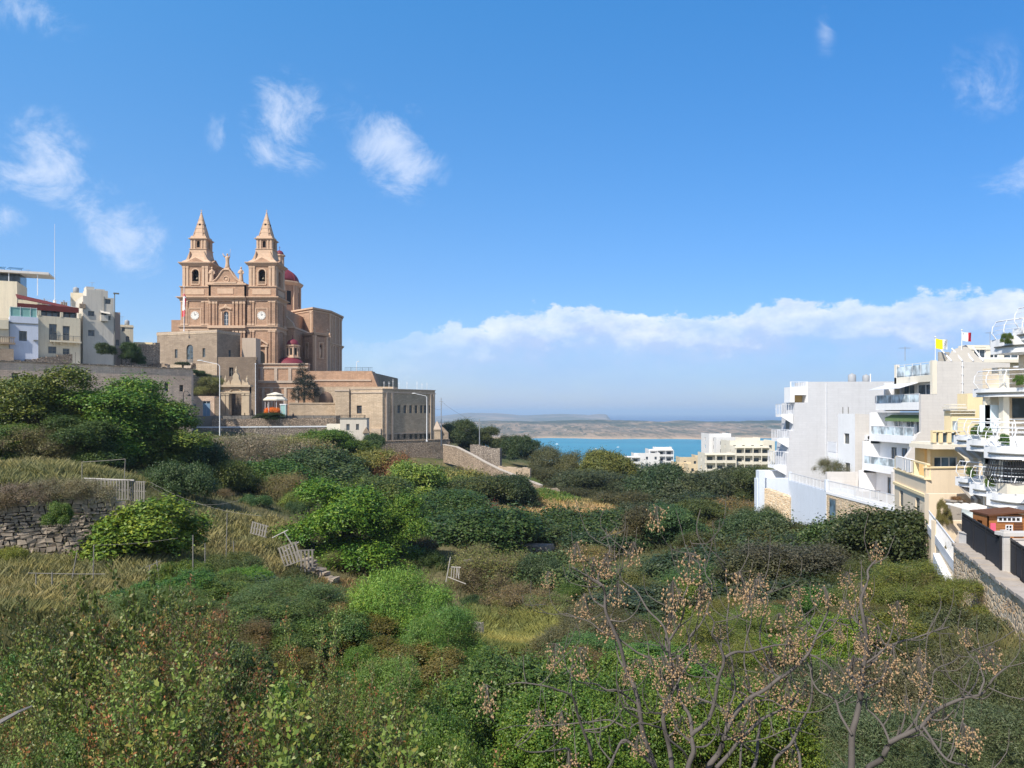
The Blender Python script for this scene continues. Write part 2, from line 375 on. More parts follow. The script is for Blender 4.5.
def ground_np(x, y):
    x = np.asarray(x, float); y = np.asarray(y, float); shp = x.shape
    X = np.clip(x.ravel(), -200, 200); Y = np.clip(y.ravel(), -30, 350)
    z = np.zeros(len(X))
    for i in range(0, len(X), 20000):
        sl_ = slice(i, i+20000)
        d = np.sqrt((X[sl_, None]-CT[None, :, 0])**2+(Y[sl_, None]-CT[None, :, 1])**2)
        z[sl_] = d@_W[:_n]+_W[_n]+_W[_n+1]*X[sl_]+_W[_n+2]*Y[sl_]
    xx = x.ravel(); yy = y.ravel()
    z += (vnoise(xx, yy, 7, 1)-.5)*.9+(vnoise(xx, yy, 2.3, 2)-.5)*.4+(vnoise(xx, yy, .9, 3)-.5)*.12
    t = np.clip((yy-330)/1000, 0, 1); t = t*t*(3-2*t)
    z = z*(1-t)+(-94)*t
    z += t*(1-t)*4*(vnoise(xx, yy, 160, 5)-.5)*14
    return z.reshape(shp)
def G(x, y): return float(ground_np(np.array([x]), np.array([y]))[0])

def grid_mesh(name, xs, ys, zf, mat, kind, label=None):
    X, Y = np.meshgrid(xs, ys); Z = zf(X, Y)
    co = np.stack([X, Y, Z], -1).reshape(-1, 3).astype(np.float32)
    nx, ny = len(xs), len(ys)
    i = np.arange(nx-1)[None, :]+np.arange(ny-1)[:, None]*nx
    q = np.stack([i, i+1, i+nx+1, i+nx], -1).reshape(-1, 4)
    o = np_mesh(name, co, q, mat); me = o.data
    me.polygons.foreach_set('use_smooth', np.ones(len(q), bool)); 
    tag(o, label, None, None, kind); return o
def np_mesh(name, co, quads, mats, mi=None, attr=None, link=True):
    me = bpy.data.meshes.new(name); nv = len(co); nf = len(quads); k = quads.shape[1]
    me.vertices.add(nv); me.vertices.foreach_set('co', np.ascontiguousarray(co, np.float32).ravel())
    me.loops.add(nf*k); me.loops.foreach_set('vertex_index', quads.astype(np.int32).ravel())
    me.polygons.add(nf); me.polygons.foreach_set('loop_start', np.arange(0, nf*k, k, dtype=np.int32))
    if mi is not None: me.polygons.foreach_set('material_index', mi.astype(np.int32))
    if attr is not None:
        a = me.attributes.new('rnd', 'FLOAT', 'FACE'); a.data.foreach_set('value', attr.astype(np.float32))
    me.update(calc_edges=True)
    if not link:
        for m_ in (mats if isinstance(mats, (list, tuple)) else [mats]): me.materials.append(m_)
        return me
    return link_mesh(name, me, mats)

m_, n, out = newmat('scrub_soil'); p = pos(n)
a = n.noise(p, .12, 6, .65); b = n.noise(p, 1.1, 6, .7)
c = n.mix(n.mr(b, .35, .65), (.10, .10, .04), (.20, .165, .09)); c = n.mix(n.mr(a, .42, .62), c, (.06, .08, .028))
principled(n, out, c, .95, .1, n.noise(p, 3, 6), .8, .15); SOIL = m_
xs = np.unique(np.concatenate([np.arange(-130, 130, 1.4), np.linspace(-3500, -130, 50), np.linspace(130, 3500, 50)]))
ys = np.unique(np.concatenate([np.arange(-30, 210, 1.4), np.arange(210, 360, 4), np.linspace(360, 1400, 60), [-600, -300, -100]]))
grid_mesh('ground', xs, ys, ground_np, SOIL, 'structure')

# sea, far shore, islands
m_, n, out = newmat('sea_water'); p = pos(n); sp = n.node('ShaderNodeSeparateXYZ'); n.l.new(p, sp.inputs[0])
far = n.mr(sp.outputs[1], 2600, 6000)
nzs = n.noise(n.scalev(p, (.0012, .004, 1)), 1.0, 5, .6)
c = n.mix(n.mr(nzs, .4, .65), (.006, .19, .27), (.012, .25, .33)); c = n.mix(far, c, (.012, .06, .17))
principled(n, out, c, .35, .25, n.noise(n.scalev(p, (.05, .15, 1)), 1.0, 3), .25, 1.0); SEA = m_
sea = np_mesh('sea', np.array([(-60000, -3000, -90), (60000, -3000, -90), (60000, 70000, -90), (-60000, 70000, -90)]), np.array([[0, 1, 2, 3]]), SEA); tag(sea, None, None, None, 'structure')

m_, n, out = newmat('far_farmland'); p = pos(n); sp = n.node('ShaderNodeSeparateXYZ'); n.l.new(p, sp.inputs[0])
a = n.noise(n.scalev(p, (.005, .0022, .0)), 1.0, 9, .72); b = n.noise(n.scalev(p, (.020, .0055, .0)), 1.0, 9, .75)
c = n.mix(n.mr(b, .42, .56), (.045, .065, .028), (.36, .26, .16)); c = n.mix(n.mr(a, .50, .57), c, (.035, .065, .03))
vo = n.node('ShaderNodeTexVoronoi'); n.l.new(n.scalev(p, (.006, .0035, 0)), vo.inputs['Vector']); vo.inputs['Scale'].default_value = 1
c = n.mix(n.mr(vo.outputs['Distance'], .0, .5, .0, .4), c, (.30, .21, .15))
dots = n.noise(n.scalev(p, (.045, .010, 0)), 1.0, 3, .8)
c = n.mix(n.mr(dots, .55, .62, 0, .9), c, (.02, .04, .018)); wd_ = n.noise(n.scalev(p, (.05, .012, 0)), 1.0, 2, .5); c = n.mix(n.mr(wd_, .68, .72, 0, .8), c, (.7, .66, .6))
shore = n.mr(sp.outputs[2], -89, -79, 1, 0); c = n.mix(n.m('MULTIPLY', shore, n.mr(b, .35, .5, .4, 1)), c, (.46, .33, .21))
wood = n.mr(sp.outputs[1], 3350, 3500); wood = n.m('MULTIPLY', wood, n.mr(n.noise(n.scalev(p, (.002, .004, 0)), 1.0, 6, .7), .42, .5)); c = n.mix(n.m('MULTIPLY', wood, .85), c, (.025, .05, .03))
principled(n, out, c, .95, .1); FARM = m_
def coast(x, y):
    t = x/1000.0
    shore = 2330+vnoise(x, y*0, 160, 11)*150+vnoise(x, y*0, 45, 12)*55+60*np.sin(t*2.1+.5)-np.clip(-x-150, 0, 700)*1.2
    shore = shore+np.clip(x-900, 0, 800)*.1
    d = y-shore
    z = -92+np.clip(d/30, 0, 1)*6+np.clip(d/1100, 0, 1)*30+np.clip((y-3150)/500, 0, 1)*15*(1-.45*vnoise(x, y, 600, 14))
    z = z+np.clip(d/200, 0, 1)*(vnoise(x, y, 130, 15)-.5)*9+np.clip(d/200, 0, 1)*(vnoise(x, y, 40, 16)-.5)*4+np.clip(d/200, 0, 1)*(vnoise(x, y, 380, 17)-.5)*12
    z = z-np.clip((y-3900)/500, 0, 1)*60
    return np.where(d < 0, -94, z)
grid_mesh('far_coast', np.linspace(-2600, 3200, 330), np.concatenate([np.linspace(1300, 2250, 40), np.linspace(2255, 4400, 190)]), coast, FARM, 'structure')
m_, n, out = newmat('island_rock'); p = pos(n)
a = n.noise(n.scalev(p, (.002, .004, .02)), 1.0, 7, .7)
c = n.mix(n.mr(a, .4, .6), (.10, .11, .08), (.27, .22, .17))
gm = n.node('ShaderNodeNewGeometry'); sp2 = n.node('ShaderNodeSeparateXYZ'); n.l.new(gm.outputs['Normal'], sp2.inputs[0]); c = n.mix(n.mr(sp2.outputs[2], .35, .8, 1, 0), c, (.48, .38, .29))
principled(n, out, c, .95, .1); ISL = m_
def isle(x, y):
    X = 512+x/y*740
    prof = np.interp(X, [430, 440, 470, 495, 520, 540, 560, 575, 588, 600, 607, 612], [30, 45, 78, 74, 48, 58, 66, 64, 52, 66, 58, -10])
    prof = prof+(vnoise(x, y, 300, 21)-.5)*14+(vnoise(x, y, 90, 22)-.5)*6
    e = np.clip((y-6900-250*vnoise(x, y*0, 500, 23))/60.0, 0, 1)*np.clip((9500-y)/600, 0, 1)
    return -94+prof*1.05*(e*.55+.45*e*np.clip((y-7000)/900, 0, 1))*(X < 611)
grid_mesh('far_island_hills', np.linspace(-3000, 1100, 260), np.linspace(6700, 9700, 90), isle, ISL, 'structure')

# air: everything above stands inside one even volume
hz = MB(); hz.box(-70000, 70000, -4000, 75000, -101, 66); 
m_ = bpy.data.materials.new('haze_air'); m_.use_nodes = True; m_.node_tree.nodes.clear(); n = NT(m_.node_tree); out = n.node('ShaderNodeOutputMaterial')
pv = n.node('ShaderNodeVolumePrincipled'); pv.inputs['Color'].default_value = (.58, .78, 1.0, 1); pv.inputs['Density'].default_value = 1.15e-4; pv.inputs['Anisotropy'].default_value = 0.0
n.l.new(pv.outputs[0], out.inputs['Volume'])
hzo = hz.build('haze', m_); tag(hzo, None, None, None, 'stuff')
# ------------------------------------------------------------------ generic building pieces
def pane(mb_frame, name, par, u, w_, ww, hh, v, frame_m, glass_m, bars=1, hb=1, label=None, th=.06):
    """window (frame and bars) with its glass as sub-part, standing at depth v in the frame"""
    o, yaw = mb_frame
    fr = MB(o, yaw); t = min(.09, ww*.12)
    fr.box(u, u+t, v-th, v, w_, w_+hh); fr.box(u+ww-t, u+ww, v-th, v, w_, w_+hh)
    fr.box(u+t, u+ww-t, v-th, v, w_, w_+t); fr.box(u+t, u+ww-t, v-th, v, w_+hh-t, w_+hh)
    for k in range(bars):
        c = u+ww*(k+1)/(bars+1); fr.box(c-t*.45, c+t*.45, v-th*.9, v-.003, w_+t, w_+hh-t)
    for k in range(hb):
        c = w_+hh*(k+1)/(hb+1); fr.box(u+t, u+ww-t, v-th*.8, v-.006, c-t*.35, c+t*.35)
    f = fr.build(name, frame_m, par, label)
    g = MB(o, yaw); g.box(u+.003, u+ww-.003, v, v+.04, w_+.003, w_+hh-.003); g.build('pane', glass_m, f)
    return f
def shutters(mb_frame, par, u, w_, ww, hh, v, mat):
    o, yaw = mb_frame; m1 = MB(o, yaw)
    for a, b in ((u+.02, u+ww/2-.01), (u+ww/2+.01, u+ww-.02)):
        m1.box(a, b, v-.03, v+.03, w_+.02, w_+hh-.02)
        k = 0; z = w_+.1
        while z < w_+hh-.15: m1.box(a+.06, b-.06, v-.06, v-.03, z, z+.05); z += .11
    m1.build('shutter', mat, par)
def railing(mb, u0, u1, v, z, h=1.0, step=.14, bar=.02, post=1.2):
    mb.box(u0, u1, v-.03, v+.03, z+h-.05, z+h); mb.box(u0, u1, v-.02, v+.02, z+.06, z+.1)
    u = u0
    while u < u1: mb.box(u, u+bar, v-.012, v+.012, z+.1, z+h-.05); u += step
    u = u0
    while u < u1+.01: mb.box(u-.025, u+.025, v-.035, v+.035, z, z+h+.01); u += post
def box_house(name, label, cat, A, yaw, W, D, z0, z1, mat, front=(), right=(), left=(), parapet=.5, frame_m=None, glass_m=None, group=None, roofm=None, depth=.22, loc=None, winname='window', bars=1, hb=0, trim=None):
    """A: world (x,y) of the front left corner; front runs along yaw for W metres, depth D. holes=(u,w,width,height[,arch]) w from z0"""
    frame_m = frame_m or METALW; glass_m = glass_m or GLASS; roofm = roofm or ROOFG
    base = (A[0], A[1], z0)
    t = name if not isinstance(name, str) else thing(name, label, cat, base, group)
    H = z1-z0; m1 = MB(base, yaw)
    fF = (base, yaw)
    c, s = math.cos(yaw), math.sin(yaw)
    fr_o = (A[0]+c*W, A[1]+s*W, z0); fR = (fr_o, yaw+math.pi/2)
    fl_o = (A[0]-s*D, A[1]+c*D, z0); fL = (fl_o, yaw-math.pi/2)
    m1.wall(0, W, 0, H, front, depth)
    m1.add([(W, D, 0), (0, D, 0), (0, D, H), (W, D, H)], [(0, 1, 2, 3)])
    m1.frame(fr_o, yaw+math.pi/2).wall(0, D, 0, H, right, depth)
    m1.frame(fl_o, yaw-math.pi/2).wall(0, D, 0, H, left, depth)
    m1.frame(base, yaw)
    pt = .25
    # roof deck lies below the parapet
    m1.add([(pt, pt, H-parapet), (W-pt, pt, H-parapet), (W-pt, D-pt, H-parapet), (pt, D-pt, H-parapet), (pt, pt, H), (W-pt, pt, H), (W-pt, D-pt, H), (pt, D-pt, H)],
           [(0, 1, 2, 3), (0, 4, 5, 1), (1, 5, 6, 2), (2, 6, 7, 3), (3, 7, 4, 0)])
    m1.add([(0, 0, H), (W, 0, H), (W, D, H), (0, D, H), (pt, pt, H), (W-pt, pt, H), (W-pt, D-pt, H), (pt, D-pt, H)], [(0, 1, 5, 4), (1, 2, 6, 5), (2, 3, 7, 6), (3, 0, 4, 7)])
    wl = m1.build('wall', mat, t)
    if trim:
        m2 = MB(base, yaw); m2.box(-.12, W+.12, -.12, -.002, H-.55, H-.3); m2.box(W+.002, W+.12, -.002, D, H-.55, H-.3); m2.box(-.12, -.002, -.002, D, H-.55, H-.3); m2.build('cornice', trim, t)
    for fr_, hs in ((fF, front), (fR, right), (fL, left)):
        for h in hs:
            pane(fr_, winname if h[3] < 1.9 or h[2] < 1 else 'door', t, h[0], h[1], h[2], h[3], depth-.02, frame_m, glass_m, bars, hb)
    return t, fF, fR, fL

def thing_mesh(mb, name, mat, label, cat, group=None, kind=None, base=None):
    vs = mb.v
    if base is None:
        zs = min(v[2] for v in vs); base = (sum(v[0] for v in vs)/len(vs), sum(v[1] for v in vs)/len(vs), zs)
    mb.v = [(x-base[0], y-base[1], z-base[2]) for x, y, z in vs]
    o = mb.build(name, mat); o.location = base; ROOTLOC[o.name] = Vector(base)
    return tag(o, label, cat, group, kind)

# ------------------------------------------------------------------ ridge platforms that carry the town and the church
def terrace(name, poly, z0, z1, mat):
    m1 = MB(); m1.prism(poly, z0, z1); o = m1.build(name, mat); tag(o, None, None, None, 'structure'); return o
terrace('town_terrace_ground', [(-150, 124), (XW(-14,124)-1.0, 125.2), (XW(190,148)-1.1, 148.6), (-79, 175), (-97, 192), (-140, 250)], -6, 8.3, ROOFG)
terrace('church_terrace_ground', [(-99, 201), (-62, 201), (-58, 290), (-120, 300), (-105, 215)], -9, 13.2, SANDG)
terrace('churchyard_ground', [(-61.9, 201.5), (-38.5, 201.5), (-37, 240), (-45, 292), (-57.9, 290)], -4, 10.9, SANDG)
terrace('promenade_pavement', [(XW(186,168), 168), (XW(212,169), 169), (XW(336,178), 178), (XW(352,184), 184), (-52, 200.8), (-84, 200.8), (-84, 176)], -10, -0.9, plain('paving_stone', (.30, .27, .23), .9))

# ------------------------------------------------------------------ church
S0 = .2797
def cX(px): return (px-512)*S0
def cZ(py): return (412-py)*S0
church = thing('church', 'large reddish sandstone church with two pointed bell towers and dark red dome on the ridge', 'church', (cX(235), 207, 13.2))
CM = [SAND, TRIM, DARK]
def band(mb, x0, x1, y0, y1, z, h, p, steps=2):
    for i in range(steps):
        q = p*(i+1)/steps; a = z+h*i/steps; b = z+h*(i+1)/steps
        mb.box(x0-q, x1+q, y0-q, y1+q, a+(.003 if i else 0), b)
def statue(x, y, z, h, par, arms=False):
    m1 = MB(); m1.smooth = True; s = h/4.2
    m1.lathe([(.62*s, 0), (.66*s, .3*s), (.52*s, 1.2*s), (.48*s, 2.0*s), (.58*s, 2.7*s), (.62*s, 3.1*s), (.30*s, 3.38*s), (.17*s, 3.45*s), (.17*s, 3.55*s)], 0, 0, 12)
    m1.blob((0, 0, 3.82*s), .27*s, .3*s, .34*s, 10, 7)
    if arms:
        m1.tube([(-.5*s, 0, 3.05*s), (-.95*s, -.2*s, 3.4*s), (-1.25*s, -.3*s, 4.1*s)], [.2*s, .16*s, .09*s], 8)
        m1.tube([(.5*s, 0, 3.0*s), (.75*s, -.25*s, 3.3*s), (.85*s, -.4*s, 4.0*s)], [.2*s, .16*s, .09*s], 8)
        m1.tube([(.85*s, -.4*s, 3.2*s), (1.0*s, -.4*s, 5.3*s)], .04*s, 6)
    else:
        m1.tube([(-.5*s, 0, 3.0*s), (-.68*s, -.3*s, 2.4*s), (-.1*s, -.55*s, 2.3*s)], [.2*s, .17*s, .11*s], 8)
        m1.tube([(.5*s, 0, 3.0*s), (.72*s, -.2*s, 2.3*s), (.5*s, -.5*s, 1.9*s)], [.2*s, .17*s, .11*s], 8)
    m1.smooth = False; m1.box(-.75*s, .75*s, -.6*s, .6*s, -.35*s, 0)
    m1.v = [(a+x, b+y, c+z) for a, b, c in m1.v]
    return m1.build('statue', TRIM, par)
def tower(x0, x1):
    y0 = 207.0; D = x1-x0+.6; y1 = y0+D; xc = (x0+x1)/2; yc = y0+D/2; W = x1-x0
    zb, z1, z2, z3, z4 = 9.0, cZ(329), cZ(299.5), cZ(287), cZ(264.6)
    m1 = MB(); m1.box(x0, x1, y0, y1, zb, z3)
    m1.cur = 1
    for (a, b) in ((13.2, z1), (z1+1.0, z2)):                      # corner pilasters with bases and capitals
        for (p0, p1) in ((x0+.15, x0+1.15), (x0+1.45, x0+2.1), (x1-2.1, x1-1.45), (x1-1.15, x1-.15)):
            m1.cur = 0; m1.box(p0, p1, y0-.28, y0-.002, a, b-.85); m1.cur = 1
            m1.box(p0-.08, p1+.08, y0-.36, y0-.001, b-.84, b-.45); m1.box(p0-.08, p1+.08, y0-.36, y0-.001, a, a+.5)
        for (p0, p1) in ((y0+.15, y0+1.15), (y0+1.45, y0+2.1), (y1-2.1, y1-1.45), (y1-1.15, y1-.15)):
            m1.cur = 0; m1.box(x1+.002, x1+.28, p0, p1, a, b-.85); m1.cur = 1
            m1.box(x1+.001, x1+.36, p0-.08, p1+.08, b-.84, b-.45); m1.box(x1+.001, x1+.36, p0-.08, p1+.08, a, a+.5)
    band(m1, x0, x1, y0, y1, z1-.4, .45, .22, 1); band(m1, x0, x1, y0, y1, z1+.1, .75, .62, 3)
    band(m1, x0, x1, y0, y1, z2-.45, .35, .2, 1); band(m1, x0, x1, y0, y1, z2, .75, .95, 3)
    m1.box(xc-2.6, xc+2.6, y0-.12, y0-.003, z2+1.4, z3-.6)         # attic panel
    m1.box(x1+.003, x1+.12, yc-2.6, yc+2.6, z2+1.4, z3-.6)
    band(m1, x0, x1, y0, y1, z3-.15, .4, .3, 2)
    # clock stage panel
    zc = cZ(315.5)
    for (a, b, c, d) in ((xc-1.75, xc+1.75, zc+1.9, zc+2.15), (xc-1.75, xc-1.5, zc-2.6, zc+1.9), (xc+1.5, xc+1.75, zc-2.6, zc+1.9), (xc-1.75, xc+1.75, zc-2.85, zc-2.6)):
        m1.box(a, b, y0-.14, y0-.002, c, d)
    tw = m1.build('bell_tower', CM, church)
    # clock
    ck = MB(); ck.cur = 0
    ck.add([(xc+1.15*math.cos(t), y0-.1, zc+1.15*math.sin(t)) for t in [2*math.pi*k/28 for k in range(28)]]+[(xc+1.15*math.cos(t), y0-.004, zc+1.15*math.sin(t)) for t in [2*math.pi*k/28 for k in range(28)]],
           [tuple(range(28))]+[(i, (i+1) % 28, 28+(i+1) % 28, 28+i) for i in range(28)])
    ck.cur = 1
    for k in range(12):
        a = R(30*k); ck.box(xc+.95*math.sin(a)-.05, xc+.95*math.sin(a)+.05, y0-.125, y0-.101, zc+.95*math.cos(a)-.08, zc+.95*math.cos(a)+.08)
    ck.tube([(xc, y0-.13, zc), (xc+.4, y0-.13, zc+.35)], .05, 5); ck.tube([(xc, y0-.14, zc), (xc-.1, y0-.14, zc+.8)], .035, 5)
    ck.build('clock_face', [plain('clock_white', (.72, .70, .64), .5), METALD], tw)
    # belfry stage with open arches
    m2 = MB(); h = z4-z3; hole = lambda WW: [(WW/2-.95, .9, 1.9, 4.1, True)]
    m2.frame((x0+.35, y0+.35, z3)).wall(0, W-.7, 0, h, hole(W-.7), .7)
    m2.frame((x1-.35, y0+.35, z3), math.pi/2).wall(0, D-.7, 0, h, hole(D-.7), .7)
    m2.frame((x1-.35, y1-.35, z3), math.pi).wall(0, W-.7, 0, h, hole(W-.7), .7)
    m2.frame((x0+.35, y1-.35, z3), -math.pi/2).wall(0, D-.7, 0, h, hole(D-.7), .7)
    m2.frame((0, 0, 0))
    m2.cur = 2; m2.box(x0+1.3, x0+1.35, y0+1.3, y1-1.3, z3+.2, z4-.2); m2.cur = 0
    m2.box(x0+.6, x1-.6, y0+.6, y1-.6, z3+.02, z3+.3)
    m2.cur = 1
    for p0 in (x0+.45, x1-1.25, x0+1.5, x1-2.1):
        ww = .8 if p0 in (x0+.45, x1-1.25) else .6
        m2.box(p0, p0+ww, y0+.12, y0+.348, z3+.25, z4-.35); m2.box(p0-.06, p0+ww+.06, y0+.05, y0+.347, z4-.9, z4-.4)
    for p0 in (y0+.45, y1-1.25, y0+1.5, y1-2.1):
        ww = .8 if p0 in (y0+.45, y1-1.25) else .6
        m2.box(x1-.348, x1-.12, p0, p0+ww, z3+.25, z4-.35); m2.box(x1-.347, x1-.05, p0-.06, p0+ww+.06, z4-.9, z4-.4)
    for (a, b) in ((xc-1.3, xc-.97), (xc+.97, xc+1.3)): m2.box(a, b, y0+.2, y0+.346, z3+.9, z3+4.0)
    arc = [(xc+1.3*math.cos(math.pi*k/10), z3+4.05+1.3*math.sin(math.pi*k/10)) for k in range(11)]+[(xc+.97*math.cos(math.pi*k/10), z3+4.05+.97*math.sin(math.pi*k/10)) for k in range(10, -1, -1)]
    for k in range(10):
        m2.vprism([arc[k], arc[k+1], arc[20-k], arc[21-k]][::-1], y0+.2, y0+.345)
    m2.box(xc-1.25, xc+1.25, y0+.02, y0+.346, z3+.62, z3+.88)
    for k in range(7): m2.box(xc-.9+k*.28, xc-.8+k*.28, y0+.3, y0+.42, z3+.9, z3+1.7)
    band(m2, x0+.3, x1-.3, y0+.3, y1-.3, z4-.35, .35, .15, 1)
    band(m2, x0, x1, y0, y1, z4, .7, .55, 3)
    bf = m2.build('belfry', CM, tw)
    bl = MB(); bl.smooth = True; bl.lathe([(.85, 0), (.72, .25), (.5, .7), (.42, 1.1), (.2, 1.3), (.05, 1.32)], xc, y0+1.9, 14); bl.smooth = False
    bl.v = [(a, b, c+z3+2.3) for a, b, c in bl.v]; bl.box(xc-1.2, xc+1.2, y0+1.8, y0+2.0, z3+3.6, z3+3.8)
    bl.build('bell', plain('bronze_bell', (.10, .085, .06), .5, metal=.5), tw)
    # scrolled tier, lantern tier, spire
    m3 = MB(); m3.cur = 1
    prof = [(z4+.7, W/2+.05), (z4+1.1, W/2-.25), (z4+1.6, W/2-.9), (z4+2.5, W/2-1.35), (z4+3.6, W/2-1.6), (z4+4.6, W/2-1.7)]
    for (a, ra), (b, rb) in zip(prof[:-1], prof[1:]): m3.frus(xc-ra, xc+ra, yc-ra, yc+ra, a, xc-rb, xc+rb, yc-rb, yc+rb, b)
    m3.cur = 0
    m3.vprism([(xc-2.7, z4+.71), (xc+2.7, z4+.71), (xc, z4+2.1)], yc-W/2-.1, yc); m3.add([], [])
    m3.frame((0, 0, 0)); 
    m3.add([(x1+.1, yc-2.7, z4+.71), (x1+.1, yc+2.7, z4+.71), (x1+.1, yc, z4+2.1), (xc, yc-2.7, z4+.71), (xc, yc+2.7, z4+.71), (xc, yc, z4+2.1)], [(0, 1, 2), (3, 5, 4), (0, 2, 5, 3), (1, 4, 5, 2), (0, 3, 4, 1)])
    m3.cur = 1
    for sg in (-1, 1):                                              # little scroll buttresses
        m3.vprism([(xc+sg*3.2, z4+1.2), (xc+sg*2.2, z4+1.2), (xc+sg*2.0, z4+4.0)][::sg], yc-3.15, yc-2.4)
    L = 2.15; za = z4+4.6; zt = cZ(237.5) if x0 > -75 else za+3.1; zt = za+3.1
    band(m3, xc-L, xc+L, yc-L, yc+L, za, .3, .35, 2)
    m3.cur = 0
    m3.frame((xc-L, yc-L, za+.3)).wall(0, 2*L, 0, 2.8, [(L-.45, .4, .9, 1.9, True)], .5)
    m3.frame((xc+L, yc-L, za+.3), math.pi/2).wall(0, 2*L, 0, 2.8, [(L-.45, .4, .9, 1.9, True)], .5)
    m3.frame((xc+L, yc+L, za+.3), math.pi).wall(0, 2*L, 0, 2.8)
    m3.frame((xc-L, yc+L, za+.3), -math.pi/2).wall(0, 2*L, 0, 2.8, [(L-.45, .4, .9, 1.9, True)], .5)
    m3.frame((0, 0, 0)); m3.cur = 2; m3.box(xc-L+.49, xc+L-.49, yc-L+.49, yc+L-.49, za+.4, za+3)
    m3.cur = 1
    for (a, b) in ((-L, -L+.55), (-1.25, -.8), (.8, 1.25), (L-.55, L)):
        m3.box(xc+a, xc+b, yc-L-.15, yc-L-.002, za+.3, za+2.9); m3.box(xc+L+.002, xc+L+.15, yc+a, yc+b, za+.3, za+2.9)
    band(m3, xc-L, xc+L, yc-L, yc+L, za+2.9, .4, .5, 2)
    zt = za+3.3
    m3.frus(xc-L-.1, xc+L+.1, yc-L-.1, yc+L+.1, zt, xc-2.1, xc+2.1, yc-2.1, yc+2.1, zt+.7)
    def oc(r, c=.45): return [(xc-r, yc-r+c*r), (xc-r+c*r, yc-r), (xc+r-c*r, yc-r), (xc+r, yc-r+c*r), (xc+r, yc+r-c*r), (xc+r-c*r, yc+r), (xc-r+c*r, yc+r), (xc-r, yc+r-c*r)]
    tip = 56.6
    m3.prism(oc(1.98), zt+.7, tip, .1, xc, yc)
    for (rx, ry) in ((-1, -1), (1, -1), (-1, 1), (1, 1)): m3.tube([(xc+rx*1.66, yc+ry*1.66, zt+.7), (xc+rx*.1, yc+ry*.1, tip)], [.12, .05], 5)
    zz = zt+.7
    for k in range(4):
        f0 = .14+.19*k; z_ = zz+(tip-zz)*f0; r_ = 1.98*(1-.9*f0)
        band(m3, xc-r_*.80, xc+r_*.80, yc-r_*.99, yc+r_*.99, z_, .12, .05, 1)
    m3.smooth = True; m3.blob((xc, yc, tip+.15), .26, .26, .3, 8, 6); m3.smooth = False
    m3.box(xc-.05, xc+.05, yc-.05, yc+.05, tip+.4, tip+1.2); m3.box(xc-.28, xc+.28, yc-.04, yc+.04, tip+.8, tip+.9)
    m3.cur = 2
    fz = zz+(tip-zz)*.5; rr = 1.98*(1-.9*.5)
    m3.box(xc-.28, xc+.28, yc-rr-.06, yc-rr+.3, fz-.3, fz+.3); m3.box(xc+rr-.3, xc+rr+.06, yc-.28, yc+.28, fz-.3, fz+.3)  # solid dark blocks stand in for the shade inside the spire openings
    m3.build('spire', CM, tw)
    return tw
TLx0, TLx1 = cX(180.5), cX(209.3); TRx0, TRx1 = cX(247), cX(276)
tower(TLx0, TLx1); tower(TRx0, TRx1)
# centre of the facade
f = MB(); xa, xb = TLx1+.003, TRx0-.003; yf = 206.5
z1, z2 = cZ(329), cZ(299.5)
wx = cX(224.2)-xa
f.frame((xa, yf, 9)).wall(0, xb-xa, 0, z2-9+4, [(wx, cZ(328)-9, 1.35, 4.6, True)], .5); f.frame((0, 0, 0))
f.box(xa+.05, xb-.05, yf+.6, yf+3.5, 9, z2+3.9); f.box(xa+.002, xa+.6, yf, yf+.6, 9, z2+3.9); f.box(xb-.6, xb-.002, yf, yf+.6, 9, z2+3.9)
f.cur = 1
f.box(xa, xb, yf-.35, yf-.002, z2-.45, z2-.1); f.box(xa, xb, yf-.8, yf-.003, z2, z2+.35); f.box(xa, xb, yf-1.25, yf-.003, z2+.353, z2+.75)
f.box(xa, xb, yf-.3, yf-.003, z1-.4, z1); f.box(xa, xb, yf-1.0, yf-.004, z1+.1, z1+.85)
f.box(cX(218), cX(234), yf-.12, yf-.005, z2+1.5, z2+3.0); f.box(xa, xb, yf-.4, yf+2.6, z2+4.003, z2+4.4)
f.box(cX(214.5), cX(237.5), yf-.5, yf-.005, z2+4.4, z2+4.8)
for (a, b) in ((209.9, 211.7), (213.2, 215.7), (216.8, 218.2), (233.6, 235), (236.5, 239), (240.6, 242.8), (244, 246)):
    f.cur = 0; f.box(cX(a), cX(b), yf-.35, yf-.006, z1+.85, z2-1.3); f.box(cX(a), cX(b), yf-.35, yf-.006, 13, z1-1.2); f.cur = 1
    f.box(cX(a)-.08, cX(b)+.08, yf-.45, yf-.005, z2-1.29, z2-.5); f.box(cX(a)-.08, cX(b)+.08, yf-.45, yf-.005, z1-1.19, z1-.5)
# window surround and its broken pediment
cxw = cX(226.6)
f.box(cX(221.8), cX(223.2), yf-.3, yf-.004, cZ(328), cZ(312)); f.box(cX(230), cX(231.4), yf-.3, yf-.004, cZ(328), cZ(312))
for sg in (-1, 1): f.vprism([(cxw+sg*1.6, cZ(310)), (cxw+sg*.2, cZ(308.3)), (cxw+sg*.5, cZ(306.6)), (cxw+sg*1.8, cZ(308.6))][::sg], yf-.45, yf-.003)
f.blob((cxw, yf-.1, cZ(307)), .55, .3, .7, 8, 6)
